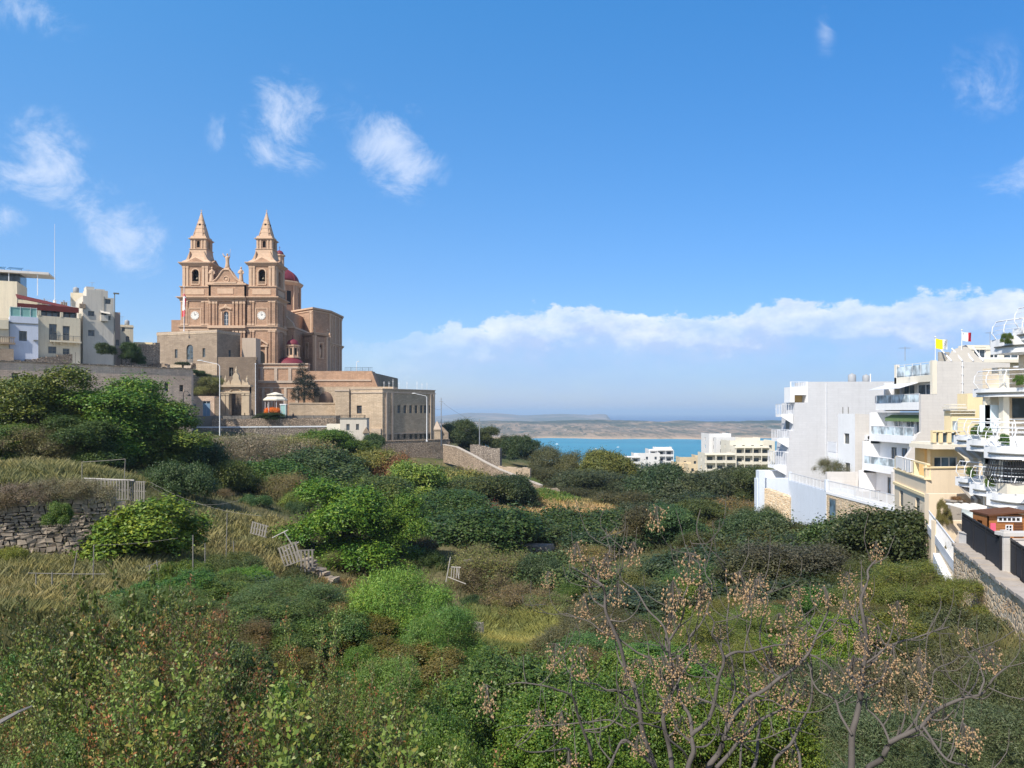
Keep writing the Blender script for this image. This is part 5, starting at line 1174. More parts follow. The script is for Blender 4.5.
m1.box(X(790.5), X(791.5), Yn+.01, Yn+.2, Z(386.99), Z(381.5)); m1.box(X(806.5), X(807.9), Yn+.01, Yn+.3, Z(386.99), Z(381.5)); m1.build('roof_room', WHITE, t)
m1 = MB(); m1.box(X(794.7), X(806.4), Yn+1.4, Yn+1.5, Z(402.4), Z(395.1)); m1.build('ochre_wall', YELLD, t)
m1 = MB(); railing(m1, X(791.5), X(806.5), Yn+.12, Z(386.99), .7, .22, .04, 1.0); m1.build('roof_railing', METALW, t)
for i, (pr, yt, yb) in enumerate(((794, 403.5, 417), (790.5, 429, 441.5), (787.5, 451, 468.5))):
    xr = X(pr); xl = xr-1.5-.1*i; zs = Z(yb); zt = Z(yt)
    m1 = MB(); m1.box(xl, xr-.003, Yn+.3, Yn+2.4, zs, zs+.35); m1.vprism([(xl, zs), (xl, zs+.0), (xr-.004, zs), (xr-.004, zs-.9)], Yn+.3, Yn+.55)
    b_ = m1.build('balcony', WHITE, t)
    m1 = MB(); rail_left(m1, xl+.05, Yn+.3, Yn+2.4, zs+.35, zt-zs-.4, .3, 1.2, .04); railing(m1, xl+.05, xr-.05, Yn+.36, zs+.35, zt-zs-.4, .3, .04, .9); m1.build('railing', METALW, b_)
    m1 = MB(); m1.box(xr-.03, xr-.003, Yn+1.6, Yn+2.8, zs-2.4, zs-.1); m1.build('door', SHUT, t)
m1 = MB(); left = X(787)-1.2; m1.box(left-1.5, X(787)-.004, Yn+1.5, Yn+3.5, -14, Z(472)); m1.build('lower_block', WHITE, t)
m1 = MB(); m1.tube([(X(878), Yn+2, Z(381.5)), (X(878), Yn+2, Z(373))], .08, 6); thing_mesh(m1, 'roof_pole', METALW, 'short white post standing on the flat roof of the largest white block', 'pole')

# --- small white wall and stone wall at its foot
m1 = MB(); m1.box(X(757, 91), X(790, 91), 91, 92, -15, ZW(478.5, 91)); m1.box(X(758, 91), X(764, 91), 90.6, 91.8, -15, ZW(470.5, 91))
thing_mesh(m1, 'garden_wall', ICE, 'pale blue-white garden wall at the left foot of the largest white block', 'wall')
m1 = MB(); A = pxy(764.5, 90); B = pxy(789.5, 87); m1.frame((A[0], A[1], 0), yaw_of(A, B)); W = math.hypot(B[0]-A[0], B[1]-A[1]); m1.vprism([(0, -16), (W, -16), (W, ZW(496, 88)), (0, ZW(490, 88))], 0, .8)
thing_mesh(m1, 'stone_wall', RUBY, 'yellow rubble stone wall under the pale garden wall, beside the orange shrub', 'wall')
# --- ice blue terrace block
A = pxy(788.5, 88); B = pxy(826, 76); yw = yaw_of(A, B); W = math.hypot(B[0]-A[0], B[1]-A[1]); zt = -8.1
t = thing('terrace_block', 'pale ice blue retaining block with a railed terrace on top, between the two stone walls', 'building', (A[0], A[1], -17))
m1 = MB((A[0], A[1], -17), yw); m1.box(0, W, 0, 3, 0, 17+zt); m1.box(W-.35, W, -.04, .3, 17+zt+.003, 17+zt+1.15); m1.box(0, .3, .0, .3, 17+zt+.003, 17+zt+1.0); m1.build('wall', ICE, t)
m1 = MB((A[0], A[1], 0), yw); railing(m1, .3, W-.35, .12, zt, .95, .12, .03, 1.1); m1.build('railing', METALW, t)
m1 = MB((A[0], A[1], 0), yw); m1.box(.4, W-.5, .5, .56, zt+.02, zt+.7); m1.build('windbreak', plain('brown_reed_screen', (.20, .16, .13), .9), t)
c_ = m1.T((W*.42, 2.0, zt))
def planter(x, y, z, label, mat=TRIM, s=1.0):
    m1 = MB(); m1.lathe([(.2*s, 0), (.28*s, .35*s), (.32*s, .4*s), (.3*s, .45*s)], 0, 0, 12); m1.v = [(a+x, b+y, c+z) for a, b, c in m1.v]
    return thing_mesh(m1, 'plant_pot', mat, label, 'pot', base=(x, y, z))
planter(c_[0], c_[1], c_[2], 'terracotta pot with a small olive tree on the ice blue terrace')

# --- small white tower house with two windows, balcony wing behind
A = pxy(855, 80); t = thing('house', 'narrow white tower-like house with two small windows, in front of the largest white block', 'house', (A[0], 80, -12))
x0, x1 = A[0], XW(885, 80); zt = ZW(413.7, 80); zb = -12
hs = [(81.4, ZW(444, 81.5), 1.25, 1.15), (81.2, ZW(473, 81.5), 1.25, 1.1)]
m1 = MB(); left_wall(m1, x0, 80, 84.2, zb, zt, hs); m1.build('side_wall', WHITE, t)
m1 = MB(); m1.vprism([(x0+.002, zb), (x1, zb), (x1, zt-.15), (x0+.002, zt)], 80, 80.3); m1.box(x0+.3, x1, 80.301, 84.2, zb, zt-.3); m1.box(x0+.003, x0+.3, 83.9, 84.2, zb, zt); m1.build('wall', WHITEC, t)
for h in hs: left_pane(t, x0, 84.2, zb, h, SHUT, GLASS, 1, 0)
for q in (844, 849.5):
    m1 = MB(); m1.tube([(XW(q, 83), 83.3, zt-.3), (XW(q, 83), 83.3, zt+.75)], .05, 5); m1.build('roof_pipe', SHUT, t)
xw, Yw = XW(829, 88), 88
m1 = MB(); m1.box(xw+1.6, XW(860, 88), 86, 92, -12, ZW(456, 88)); m1.box(xw, XW(860, 88), 86, 88.5, ZW(456, 88)+.003, ZW(452, 88)); m1.build('rear_wing', WHITE, t)
m1 = MB(); rail_left(m1, xw+.05, 86, 88.5, ZW(452, 88), 1.25, .11, 1.2, .05); m1.box(xw+.02, xw+.06, 86.1, 88.4, ZW(452, 88)+.1, ZW(452, 88)+1.1); m1.build('railing', METALW, t)
m1 = MB(); m1.box(xw+1.55, xw+1.598, 86.8, 88.2, -8.0, -5.9); m1.build('door', SHUT, t)
m1 = MB(); m1.box(XW(827, 79), XW(858, 79), 79, 79.4, -12, ZW(472, 79)); thing_mesh(m1, 'garden_wall', WHITEC, 'plain beige terrace wall under the narrow white house', 'wall')

# --- stone retaining wall with metal railing along the terrace
A = pxy(826.5, 76); B = pxy(897, 62); yw = yaw_of(A, B); W = math.hypot(B[0]-A[0], B[1]-A[1]); zt = -8.15
t = thing('retaining_wall', 'long yellow rubble wall with a pale metal railing below the white balconies', 'wall', (A[0], A[1], -17))
m1 = MB((A[0], A[1], -17), yw); m1.box(0, W, 0, 1.2, 0, 17+zt-.25); m1.build('wall', RUBY, t)
m1 = MB((A[0], A[1], -17), yw); m1.box(0, W, -.06, 1.25, 17+zt-.247, 17+zt); m1.build('coping', WHITE, t)
m1 = MB((A[0], A[1], 0), yw); railing(m1, .1, W-.1, .1, zt, 1.15, .13, .045, 1.5); m1.build('railing', METALW, t)
m1 = MB((A[0], A[1], -17), yw); m1.box(.8, 2.3, -.05, -.003, 17-11.6, 17-8.7); d_ = m1.build('door', SHUT, t); m1 = MB((A[0], A[1], -17), yw); m1.box(.95, 2.15, -.08, -.052, 17-10.4, 17-8.85); m1.build('pane', GLASSB, d_)
m1 = MB(); m1.prism([(A[0]+.5, A[1]), (B[0]+.5, B[1]+.2), (B[0]+12, B[1]+2), (B[0]+16, 86), (A[0]+3, 88)], -17, zt-.3); o = m1.build('terrace_paving', plain('terrace_tile', (.42, .36, .30), .8)); tag(o, None, None, None, 'structure')

# --- tall white building with four balconies
Yn = 70.0; Yf = 79.0
t = thing('apartment_building', 'white four storey building with glass balconies, green awning and roof terrace below the yellow flag', 'building', (XW(921, Yn), Yn, -10))
prof = [(937, 361), (1010, 363), (1010, 520), (893, 520), (893, 472), (899, 463), (906, 457), (911, 450), (915, 440), (918, 434), (921, 432), (921, 394.3), (937, 394.3)]
m1 = MB(); m1.vprism([(XW(a, Yn), ZW(b, Yn)) for a, b in prof][::-1], Yn, Yn+.35); m1.build('party_wall', WHITEC, t)
floors = [(38.7, .2, 1.7, 3.1), (38.15, -3.05, -1.5, -.05), (37.4, -6.15, -4.65, -3.1), (37.0, -9.2, -9.2, -6.2)]
FX = []
for i, (xf, zs, zp, zc) in enumerate(floors):
    xr = xf+1.7; FX.append(xr)
    if i == 0: hs = [(71.0, zs+.35, 2.8, 2.2), (74.3, zs+.35, 2.2, 2.2)]
    elif i == 1: hs = [(71.6, zs+.35, 1.5, 2.3), (73.4, zs+.35, 1.5, 2.3), (75.6, zs+.35, 1.6, 2.3)]
    elif i == 2: hs = [(73.2, zs+.35, 1.1, 2.2), (75.2, zs+.35, 1.1, 2.2), (71.4, zs+1.5, 1.0, 1.0)]
    else: hs = [(73.0, zs+.3, 1.0, 2.2), (75.2, zs+.3, 1.1, 2.2)]
    m1 = MB(); left_wall(m1, xr, Yn+.36, Yf-.3, zs, zc, hs, .15); m1.box(xr+.16, xr+8-i*.0, Yn+.36, Yf-.3, zc-.25, zc-.002); m1.build('wall', WHITE, t)
    for h in hs: left_pane(t, xr, Yf-.3, zs, h, METALW if i < 2 else SHUT, GLASSB, 1, 0, .13)
    # far wing wall
    m1 = MB(); m1.box(xf+.002, 46, Yf-.299, Yf, zs-.3, zc) if i else m1.box(xf+1.0, 46, Yf-.299, Yf, zs-.1, zc); m1.build('wing_wall', WHITE, t)
    if i < 3:
        m1 = MB(); m1.box(xf, xr-.003, Yn+.36, Yf-.3, zs, zs+.32); m1.box(xf, xf+.12, Yn+.36, Yf-.3, zs+.323, zs+.75); b_ = m1.build('balcony', WHITE, t)
        m1 = MB(); m1.box(xf+.04, xf+.08, Yn+.4, Yf-.35, zs+.753, zp); m1.build('glass_panel', PANEL, b_)
        m1 = MB(); m1.box(xf+.02, xf+.1, Yn+.36, Yf-.3, zp, zp+.06); q = Yn+.4
        while q < Yf: m1.box(xf+.02, xf+.1, q, q+.05, zs+.75, zp); q += 1.7
        m1.build('handrail', METALW, b_)
m1 = MB(); m1.box(46, 58, Yn+.36, Yf, -12, 1.6); m1.box(40.6, 46, Yn+3, Yf, -12, -9.3); m1.build('core', WHITEC, t)
m1 = MB(); m1.add([(39.2, Yn+.5, -.55), (40.3, Yn+.5, -.1), (40.3, Yf-1.3, -.1), (39.2, Yf-1.3, -.55), (39.2, Yn+.5, -.62), (40.3, Yn+.5, -.17), (40.3, Yf-1.3, -.17), (39.2, Yf-1.3, -.62)], [(0, 3, 2, 1), (4, 5, 6, 7), (0, 1, 5, 4), (1, 2, 6, 5), (2, 3, 7, 6), (3, 0, 4, 7)]); m1.box(39.17, 39.2, Yn+.5, Yf-1.3, -.95, -.55); m1.build('green_awning', GREENAWN, t)
# roof terrace
xr = XW(932.5, Yn); m1 = MB(); m1.box(xr, XW(937, Yn), Yn+.02, Yn+.4, 1.7, 4.9); m1.box(xr, 46, Yn+.41, 77, 2.9, 3.55); m1.box(xr, xr+.35, 76.6, 77, 1.7, 4.9); m1.build('roof_slab', CREAMW, t)
m1 = MB(); m1.box(xr+.03, xr+.07, Yn+.4, 76.6, 3.56, 4.6); m1.build('roof_glass', PANEL, t)
m1 = MB(); rail_left(m1, xr+.05, Yn+.4, 76.6, 3.55, 1.25, 1.5, 1.5, .05); m1.build('roof_railing', METALW, t)
m1 = MB(); m1.add([(37.9, Yn+2.5, 2.35), (xr, Yn+2.5, 2.9), (xr, 78.6, 2.9), (37.9, 78.6, 2.35), (37.9, Yn+2.5, 2.3), (xr, Yn+2.5, 2.85), (xr, 78.6, 2.85), (37.9, 78.6, 2.3)], [(0, 3, 2, 1), (4, 5, 6, 7), (0, 1, 5, 4), (1, 2, 6, 5), (2, 3, 7, 6), (3, 0, 4, 7)]); m1.build('white_awning', METALW, t)
m1 = MB(); xx = 43.5
m1.add([(XW(950, 69.9), 70.6, ZW(361.2, 70)), (XW(988, 69.9), 70.6, ZW(361.2, 70)), (XW(966, 72.6), 72.6, ZW(345, 72.6)), (XW(952, 72.6), 72.6, ZW(350, 72.6))], [(0, 1, 2, 3)]); m1.box(XW(955, 70), XW(966, 70), 72.61, 72.8, ZW(361, 70), ZW(352, 72.6)); m1.build('sloping_roof', plain('beige_tile_roof', (.42, .39, .34), .8), t)
m1 = MB()
for q in (955, 966, 977, 987):
    a = Vector((XW(q, 70), 70.55, ZW(360.6, 70))); b = Vector((XW(q-14, 72.6), 72.6, ZW(349.5-(q-950)*.07, 72.6))); m1.tube([tuple(a), tuple(b)], .08, 4)
m1.build('roof_rib', METALW, t)
# flags on the roof
o, fx, fz0, fz1 = flagpole(935.3, 71, 337.5, 362, 'white pole carrying the yellow and white flag', r=.045)
def keys(u, v):
    du, dv = (u-.74)*1.2, v-.5
    if abs(abs(du)-abs(dv)) < .05 and max(abs(du), abs(dv)) < .2: return 2
    if (dv+.25)**2*1.2+du*du < .008: return 2
m1, ms = waving_flag('flag', fx+.05, 71, fz1-.1, 1.25, .95, [(Y_, 0), (W_, .52), (GR_, 2.0)], '', .25, amp=.12, nx=32, nz=20, extra=keys)
thing_mesh(m1, 'flag', ms, 'yellow and white flag with a small grey emblem flying above the white roof', 'flag', base=(fx, 71, fz1-1))
o, fx, fz0, fz1 = flagpole(961.8, 72, 330.5, 357, 'white pole carrying the white and red flag', r=.045)
def cross(u, v):
    du, dv = u-.16, v-.2
    if (abs(du) < .022 and abs(dv) < .1) or (abs(dv) < .03 and abs(du) < .07): return 2
m1, ms = waving_flag('flag', fx+.05, 72, fz1-.12, 1.0, .85, [(W_, 0), (R_, .55), (GR_, 2.0)], '', .3, amp=.14, nx=32, nz=20, extra=cross)
thing_mesh(m1, 'flag', ms, 'white and red flag with a tiny grey cross flying right of the yellow flag', 'flag', base=(fx, 72, fz1-1))
# shrubs in pots stand on that roof; clothes horse on the top balcony
def clothes_rack(x, y, z, label, cloth):
    t = thing('clothes_rack', label, 'clothes rack', (x, y, z)); m1 = MB()
    for k in range(6): m1.tube([(x+.1*k, y-.8, z+1.0), (x+.1*k, y+.8, z+1.0)], .012, 4)
    for s_ in (-.8, .8): m1.tube([(x-.1, y+s_, z), (x+.6, y+s_, z+1.0)], .015, 4); m1.tube([(x+.6, y+s_, z), (x-.1, y+s_, z+1.0)], .015, 4)
    m1.build('frame', METALW, t)
    for k in range(5):
        m1 = MB(); q = y-.7+k*.3; m1.box(x-.02+.08*k, x+.02+.08*k, q, q+.24, z+.35+random.uniform(0, .2), z+1.02); m1.build('hung_cloth', cloth[k % len(cloth)], t)
CL = [clothmat('cloth_white', (.75, .75, .75)), clothmat('cloth_grey', (.25, .26, .30)), clothmat('cloth_pink', (.55, .25, .28))]
clothes_rack(38.95, 75.6, 1.3-.75, 'folding clothes rack with washing on the topmost glass balcony of the white building', CL)
clothes_rack(38.3, 74.0, -2.7, 'clothes rack with pale washing on the balcony below the green awning', CL)
clothes_rack(37.6, 74.6, -5.8, 'clothes rack with pinkish washing on the third balcony from the top', CL[::-1])

# --- building behind, with bay windows, at the top right
A = (XW(966, 88), 88.0); t, fF, fR, fL = box_house('house', 'cream house with a row of dark windows above the sloping beige roof', 'house', A, R(3), 9.5, 1.4, 0, ZW(345, 88), CREAMW, parapet=.3, frame_m=METALW, trim=CREAMW,
    front=[(1.0, ZW(358, 88), 1.5, 1.3), (3.0, ZW(358, 88), 1.1, 1.3), (4.7, ZW(358, 88), 1.9, 1.4)])
m1 = MB(fF[0], fF[1]); m1.box(.2, 8, -1.2, -.004, ZW(363, 88), ZW(360, 88)); m1.build('balcony', CREAMW, t)

# --- yellow house
A = pxy(894.6, 57.5); B = pxy(926, 48.5); yw = yaw_of(A, B); W = math.hypot(B[0]-A[0], B[1]-A[1]); zt = -4.45
t = thing('house', 'yellow house with grey shutters and white washing along its terrace edge', 'house', (A[0], A[1], -13))
def hf(px, yt, yb, wd): return hw(A, yw, W, px, yt, yb, wd, -13)
hs = [hf(901.3, 490.5, 506.5, 1.2), hf(917.5, 497.5, 513.5, 1.15)]
m1 = MB((A[0], A[1], -13), yw).wall(0, W, 0, 13+zt, hs, .2)
m1.frame((B[0], B[1], -13), R(8)).wall(0, 3.6, 0, 13+zt+.75); m1.frame((0, 0, 0))
m1.prism([(A[0]+.4, A[1]), (B[0]+.4, B[1]+.45), (B[0]+3.5, B[1]+1.0), (B[0]+6, 60), (A[0]+3, 62)], -13, zt-.9); b1 = m1.build('wall', PEACH, t)
m1 = MB((A[0], A[1], -13), yw); m1.box(-.1, W+.1, -.12, -.003, 13+zt-1.15, 13+zt-.95); m1.box(-.05, W+.05, -.1, .3, 13+zt+.003-.9+.9, 13+zt+.1); m1.frame((B[0], B[1], -13), R(8)); m1.box(.1, 3.6, -.06, -.003, 13-6.95, 13-6.85); m1.box(0, 3.7, -.08, .3, 13+zt+.753, 13+zt+.85); m1.build('cornice', YELL, t)
for h in hs: shutters(((A[0], A[1], -13), yw), t, h[0], h[1], h[2], h[3], .12, SHUT)
m1 = MB((A[0], A[1], 0), yw)
for q in (0, W*.62, W-.5): m1.box(q, q+.4, 0, .3, zt+.1, zt+.95)
m1.box(0, W, .05, .25, zt+.953, zt+1.05); m1.build('terrace_pier', YELL, t)
for k, q in enumerate((.55, 1.15, 1.8, 2.5, 3.2, 4.0, 4.7)):
    m1 = MB((A[0], A[1], 0), yw); w_ = random.uniform(.45, .6); m1.box(q, q+w_, -.05, -.02, zt+.1+random.uniform(0, .2), zt+1.02); m1.box(q, q+w_, -.05, .25, zt+1.06, zt+1.075); o = thing_mesh(m1, 'hanging_sheet', CL[0], 'white sheet hung over the terrace edge of the yellow house', 'laundry', 'white sheets drying on the terrace edge of the yellow house')
# upper yellow storeys
t2 = thing('house', 'tall yellow house with stepped cornices and a balcony', 'house', (XW(925, 60), 60, -6))
def ubox(mb, pa, pb, Y, yt, yb, D): D = min(D, 1.4); mb.box(XW(pa, Y), XW(pb, Y), Y, Y+D, ZW(yb, Y), ZW(yt, Y))
m1 = MB(); ubox(m1, 924.5, 935.2, 59, 448.5, 482, 6); m1.build('ochre_wall', YELLD, t2)
xg = XW(937.5, 57.5); m1 = MB(); m1.frame((xg, 58.2, ZW(482, 58))).wall(0, 3.0, 0, ZW(449, 58)-ZW(482, 58), [(.15, .0+.02, 1.9, 1.95), (2.2, .02, .6, 1.8)], .25); m1.frame((0, 0, 0)); m1.box(xg+.01, xg+3, 58.5, 59.4, -6, ZW(449, 58)); m1.build('wall', YELL, t2)
pane(((xg, 58.2, ZW(482, 58)), 0), 'door', t2, .15, .02, 1.9, 1.95, .22, METALW, GLASSB, 2, 0); pane(((xg, 58.2, ZW(482, 58)), 0), 'door', t2, 2.2, .02, .6, 1.8, .22, METALW, GLASSB, 1, 0)
m1 = MB(); m1.box(XW(930, 57), XW(972, 57), 56.6, 60, ZW(449, 57), ZW(444.5, 57)); m1.box(XW(932, 57), XW(972, 57), 56.8, 60, ZW(444.5, 57)+.003, ZW(442.5, 57)); b_ = m1.build('balcony', CREAMW, t2)
m1 = MB(); x_ = XW(930.5, 57)
for q in (930.5, 937, 945.5, 954): m1.box(XW(q, 57), XW(q, 57)+.28, 56.7, 57, ZW(442.5, 57)+.003, ZW(432, 57))
m1.box(x_, XW(958, 57), 56.65, 57.02, ZW(432, 57), ZW(430.3, 57)); m1.build('balustrade', YELL, b_)
m1 = MB(); m1.box(x_+.3, XW(957, 57), 56.85, 56.88, ZW(442, 57), ZW(433, 57)); m1.build('glass_panel', GLASSB, b_)
m1 = MB(); ubox(m1, 951.5, 975, 60, 411, 449, 1.01); ubox(m1, 967.5, 989, 61, 393.5, 430, 3); m1.build('upper_wall', YELL, t2)
m1 = MB(); ubox(m1, 949.5, 967, 59.7, 406.5, 408.5, 1); ubox(m1, 950.5, 976, 59.8, 409.5, 411.2, 1); ubox(m1, 951, 966, 59.85, 404, 405.2, 1); ubox(m1, 950.8, 976, 59.85, 413, 414, .1); m1.build('cornice', CREAMW, t2)
m1 = MB(); ubox(m1, 953, 957.5, 59.9, 421, 443, .15); m1.build('frosted_screen', PANEL, t2)
m1 = MB(); ubox(m1, 970, 1024, 62.5, 400, 500, 6); m1.build('rear_wall', PEACH, t2)

# --- nearest building with curved white balconies
Yb = 42.0
t3 = thing('apartment_building', 'cream building at the right edge with curved white balconies full of potted plants', 'building', (XW(1010, Yb), Yb, -6))
bx = XW(989, 44)
m1 = MB(); m1.box(bx, bx+14, 43.2, 44.6, -7, 2.6); m1.box(bx+1.2, bx+14, 42.6, 43.19, 1.4, 4.0)
m1.build('wall', PEACH, t3)
def curved_balcony(cx, cy, Rr, z, a0, a1, par, th=.45, rail=True, fas=WHITE, hh=1.0):
    n = 18; arc = [(cx+Rr*math.cos(R(a0+(a1-a0)*k/n)), cy+Rr*math.sin(R(a0+(a1-a0)*k/n))) for k in range(n+1)]
    m1 = MB(); m1.prism(arc+[(arc[-1][0]+0.01, arc[-1][1]+.6), (cx+Rr+2, cy+2.5), (arc[0][0], arc[0][1]+.5)], z, z+th); 
    arc2 = [(cx+(Rr+.07)*math.cos(R(a0+(a1-a0)*k/n)), cy+(Rr+.07)*math.sin(R(a0+(a1-a0)*k/n))) for k in range(n+1)]
    b_ = m1.build('balcony', fas, par)
    m1 = MB()
    m1.tube([(x, y, z+th*.45) for x, y in arc2], .05, 5); m1.build('trim_line', SHUT, b_)
    if rail:
        m1 = MB(); m1.tube([(x, y, z+th+hh) for x, y in arc], .035, 5)
        for f_ in (.25, .5, .75): m1.tube([(cx+(Rr+.06)*math.cos(R(a0+(a1-a0)*k/n)), cy+(Rr+.06)*math.sin(R(a0+(a1-a0)*k/n)), z+th+hh*f_) for k in range(n+1)], .014, 4)
        for k in range(0, n+1, 3):
            a = R(a0+(a1-a0)*k/n); m1.tube([(cx+(Rr-.02)*math.cos(a), cy+(Rr-.02)*math.sin(a), z+th), (cx+(Rr+.22)*math.cos(a), cy+(Rr+.22)*math.sin(a), z+th+hh*.35), (cx+(Rr+.18)*math.cos(a), cy+(Rr+.18)*math.sin(a), z+th+hh*.7), (cx+Rr*math.cos(a), cy+Rr*math.sin(a), z+th+hh)], .03, 5)
        m1.build('railing', METALW, b_)
    return b_
def cb(px_l, Yc, Rr, yt_f, yb_f, **k):
    cx = XW(px_l, Yc)+Rr; z0 = ZW(yb_f, Yc-Rr*.4); z1 = ZW(yt_f, Yc-Rr*.4); return curved_balcony(cx, Yc, Rr, z0, 180-10, 295, t3, z1-z0, **k)
cb(1000.5, 42, 2.6, 337, 352); cb(982.5, 43, 2.8, 388, 396.5); cb(1024, 40.5, 2.8, 325, 338, hh=1.1)
cb(962, 44.5, 2.3, 436, 445.5); cb(975.5, 42.5, 2.3, 440, 452); cb(994, 40.5, 2.5, 447, 460)
cb(963, 45, 2.0, 479, 488); cb(978, 43, 2.1, 485, 497); cb(996, 41, 2.2, 495, 509)
m1 = MB(); x_ = XW(1005, 41); m1.box(XW(1001, 42.5), XW(1001, 42.5)+.35, 42.3, 42.7, -7, 2.5); m1.box(XW(985, 43), XW(985, 43)+.3, 43, 43.19, -7, 1); m1.build('column', CREAMW, t3)
m1 = MB(); m1.box(XW(979, 43.1), XW(1000, 43.1), 43.0, 43.05, ZW(432, 43), ZW(405, 43)); m1.build('frosted_screen', PANEL, t3)
m1 = MB(); m1.box(XW(981, 43.1), XW(1001, 43.1), 43.0, 43.05, ZW(464, 43), ZW(453, 43)); m1.build('frosted_screen', PANEL, t3)
m1 = MB(); m1.box(XW(1012, 42.3), XW(1030, 42.3), 42.25, 42.3, ZW(418, 42), ZW(398, 42)); m1.build('dark_glazing', GLASS, t3)
m1 = MB(); m1.box(XW(1003, 42.3), XW(1030, 42.3), 42.25, 42.3, ZW(492, 42), ZW(462, 42)); m1.build('dark_glazing', GLASS, t3)
# black iron bay
m1 = MB(); cx, cy = XW(1014, 38), 38.6
for k in range(15):
    a = R(165+130*k/14); m1.tube([(cx+.75*math.cos(a), cy+.75*math.sin(a), ZW(483, 38)), (cx+1.0*math.cos(a), cy+1.0*math.sin(a), ZW(476, 38)), (cx+.75*math.cos(a), cy+.75*math.sin(a), ZW(460, 38))], .02, 4)
for zf in (483, 477, 471, 466, 460): m1.tube([(cx+(.78 if zf not in (477,) else 1.0)*math.cos(R(165+130*k/14)), cy+(.78 if zf not in (477,) else 1.0)*math.sin(R(165+130*k/14)), ZW(zf, 38)) for k in range(15)], .022, 4)
m1.build('iron_balcony', METALD, t3)
m1 = MB(); m1.box(XW(998, 38.6), XW(1040, 38.6), 37.9, 38.7, ZW(494, 38), ZW(484, 38)); m1.build('slab', CREAMW, t3)
# awnings
def awning(pa, pb, Y, y_top, y_low, drop, label, mats, parent):
    m1 = MB(); n = 7; a0, a1 = XW(pa, Y), XW(pb, Y); z1, z0 = ZW(y_top, Y), ZW(y_low, Y)
    for k in range(n):
        xa, xb = a0+(a1-a0)*k/n, a0+(a1-a0)*(k+1)/n; m1.cur = k % 2
        m1.add([(xa, Y-1.3, z0), (xb, Y-1.3, z0), (xb, Y, z1), (xa, Y, z1), (xa, Y-1.3, z0-.03), (xb, Y-1.3, z0-.03), (xb, Y, z1-.03), (xa, Y, z1-.03), (xa, Y-1.3, z0-.2), (xb, Y-1.3, z0-.2)], [(0, 1, 2, 3), (7, 6, 5, 4), (0, 8, 9, 1)])
    m1.build('awning', mats, parent)
A1 = clothmat('cream_awning', (.62, .55, .42)); A2_ = clothmat('white_awning', (.72, .70, .66)); A3 = clothmat('grey_awning', (.33, .30, .27))
awning(952, 981, 46, 447, 457, .2, '', [A1, A2_], t3); awning(958, 980, 45.5, 485, 497, .2, '', [A3, A2_], t3)
# things on the balconies
def potted(x, y, z, s, label, col='pot_terracotta'):
    pass
# courtyard behind the fence
m1 = MB(); A = (XW(929, 46.5), 46.5); m1.box(A[0], XW(972, 46.5), 46.5, 47, -9, ZW(494, 46.5)); m1.box(XW(935, 44), XW(965, 44), 44, 44.4, -9, ZW(521, 44)); thing_mesh(m1, 'courtyard_wall', PEACH, 'peach coloured courtyard wall behind the white stair railing', 'wall')
m1 = MB(); m1.box(XW(950.5, 45), XW(962, 45), 45, 45.5, ZW(520, 45), ZW(502, 45)); m1.box(XW(950, 45), XW(962.5, 45), 44.95, 45.6, ZW(502, 45)+.003, ZW(500.5, 45)); m1.box(XW(956.5, 45), XW(960, 45), 44.97, 44.998, ZW(514, 45), ZW(509, 45)); thing_mesh(m1, 'planter_box', plain('grey_concrete', (.38, .34, .30), .9), 'square grey planter box with brown plants in the peach courtyard', 'planter')
m1 = MB(); m1.box(XW(962.5, 44.5), XW(988, 44.5), 44.5, 44.6, ZW(520, 44.5), ZW(504, 44.5)); thing_mesh(m1, 'glass_screen', PANEL, 'pale frosted glass screen left of the wooden playhouse', 'screen')
for k in range(4):
    m1 = MB(); xa = XW(975+k*8.5, 41.5); m1.add([(xa, 41, ZW(513, 41)), (xa+.26, 41, ZW(513, 41)), (xa-.5, 43, ZW(503, 43)), (xa-.76, 43, ZW(503, 43)), (xa, 41, ZW(514, 41)), (xa+.26, 41, ZW(514, 41)), (xa-.5, 43, ZW(504, 43)), (xa-.76, 43, ZW(504, 43))], [(0, 1, 2, 3), (7, 6, 5, 4), (0, 4, 5, 1), (1, 5, 6, 2), (2, 6, 7, 3), (3, 7, 4, 0)])
    thing_mesh(m1, 'awning_slat', A2_, 'white slanting canopy slat behind the wooden playhouse', 'slat', 'slanting canopy slats behind the wooden playhouse')
# retaining wall with broad top, black fence panels
A = pxy(953.5, 38.5); B = pxy(1040, 25.5); B = (A[0]+(B[0]-A[0])*1.6, A[1]+(B[1]-A[1])*1.6); yw = yaw_of(A, B); W = math.hypot(B[0]-A[0], B[1]-A[1])
t = thing('retaining_wall', 'high yellow rubble retaining wall with a broad pale path on top at the right edge', 'wall', (A[0], A[1], -14))
m1 = MB((A[0], A[1], -14), yw); m1.box(0, W, 0, 1.2, 0, 14-6.95); m1.build('wall', RUBY, t)
m1 = MB((A[0], A[1], -14), yw)
u = 0
while u < W: d = random.uniform(.3, .7); m1.box(u, min(W, u+d)-.02, -.12+random.uniform(-.04, .04), .7, 14-6.947, 14-6.8+random.uniform(-.06, .06)); u += d
m1.build('rough_coping', plain('rough_grey_stone', (.40, .35, .30), .95, .3, 3), t)
m1 = MB((A[0], A[1], -14), yw); m1.box(4.0+5, 5.6+5, -.04, -.003, 14-10.6, 14-8.6) ; m1.build('iron_grille', METALD, t)
m1 = MB(); m1.prism([pxy(954.5, 39.5), (B[0]+.5, B[1]+.3), (B[0]+10, B[1]+3), (A[0]+12, 43), (A[0]+3.0, 43)], -9.5, -6.9); o = m1.build('path', plain('cement_path', (.45, .38, .31), .9, .2)); tag(o, None, None, None, 'structure')
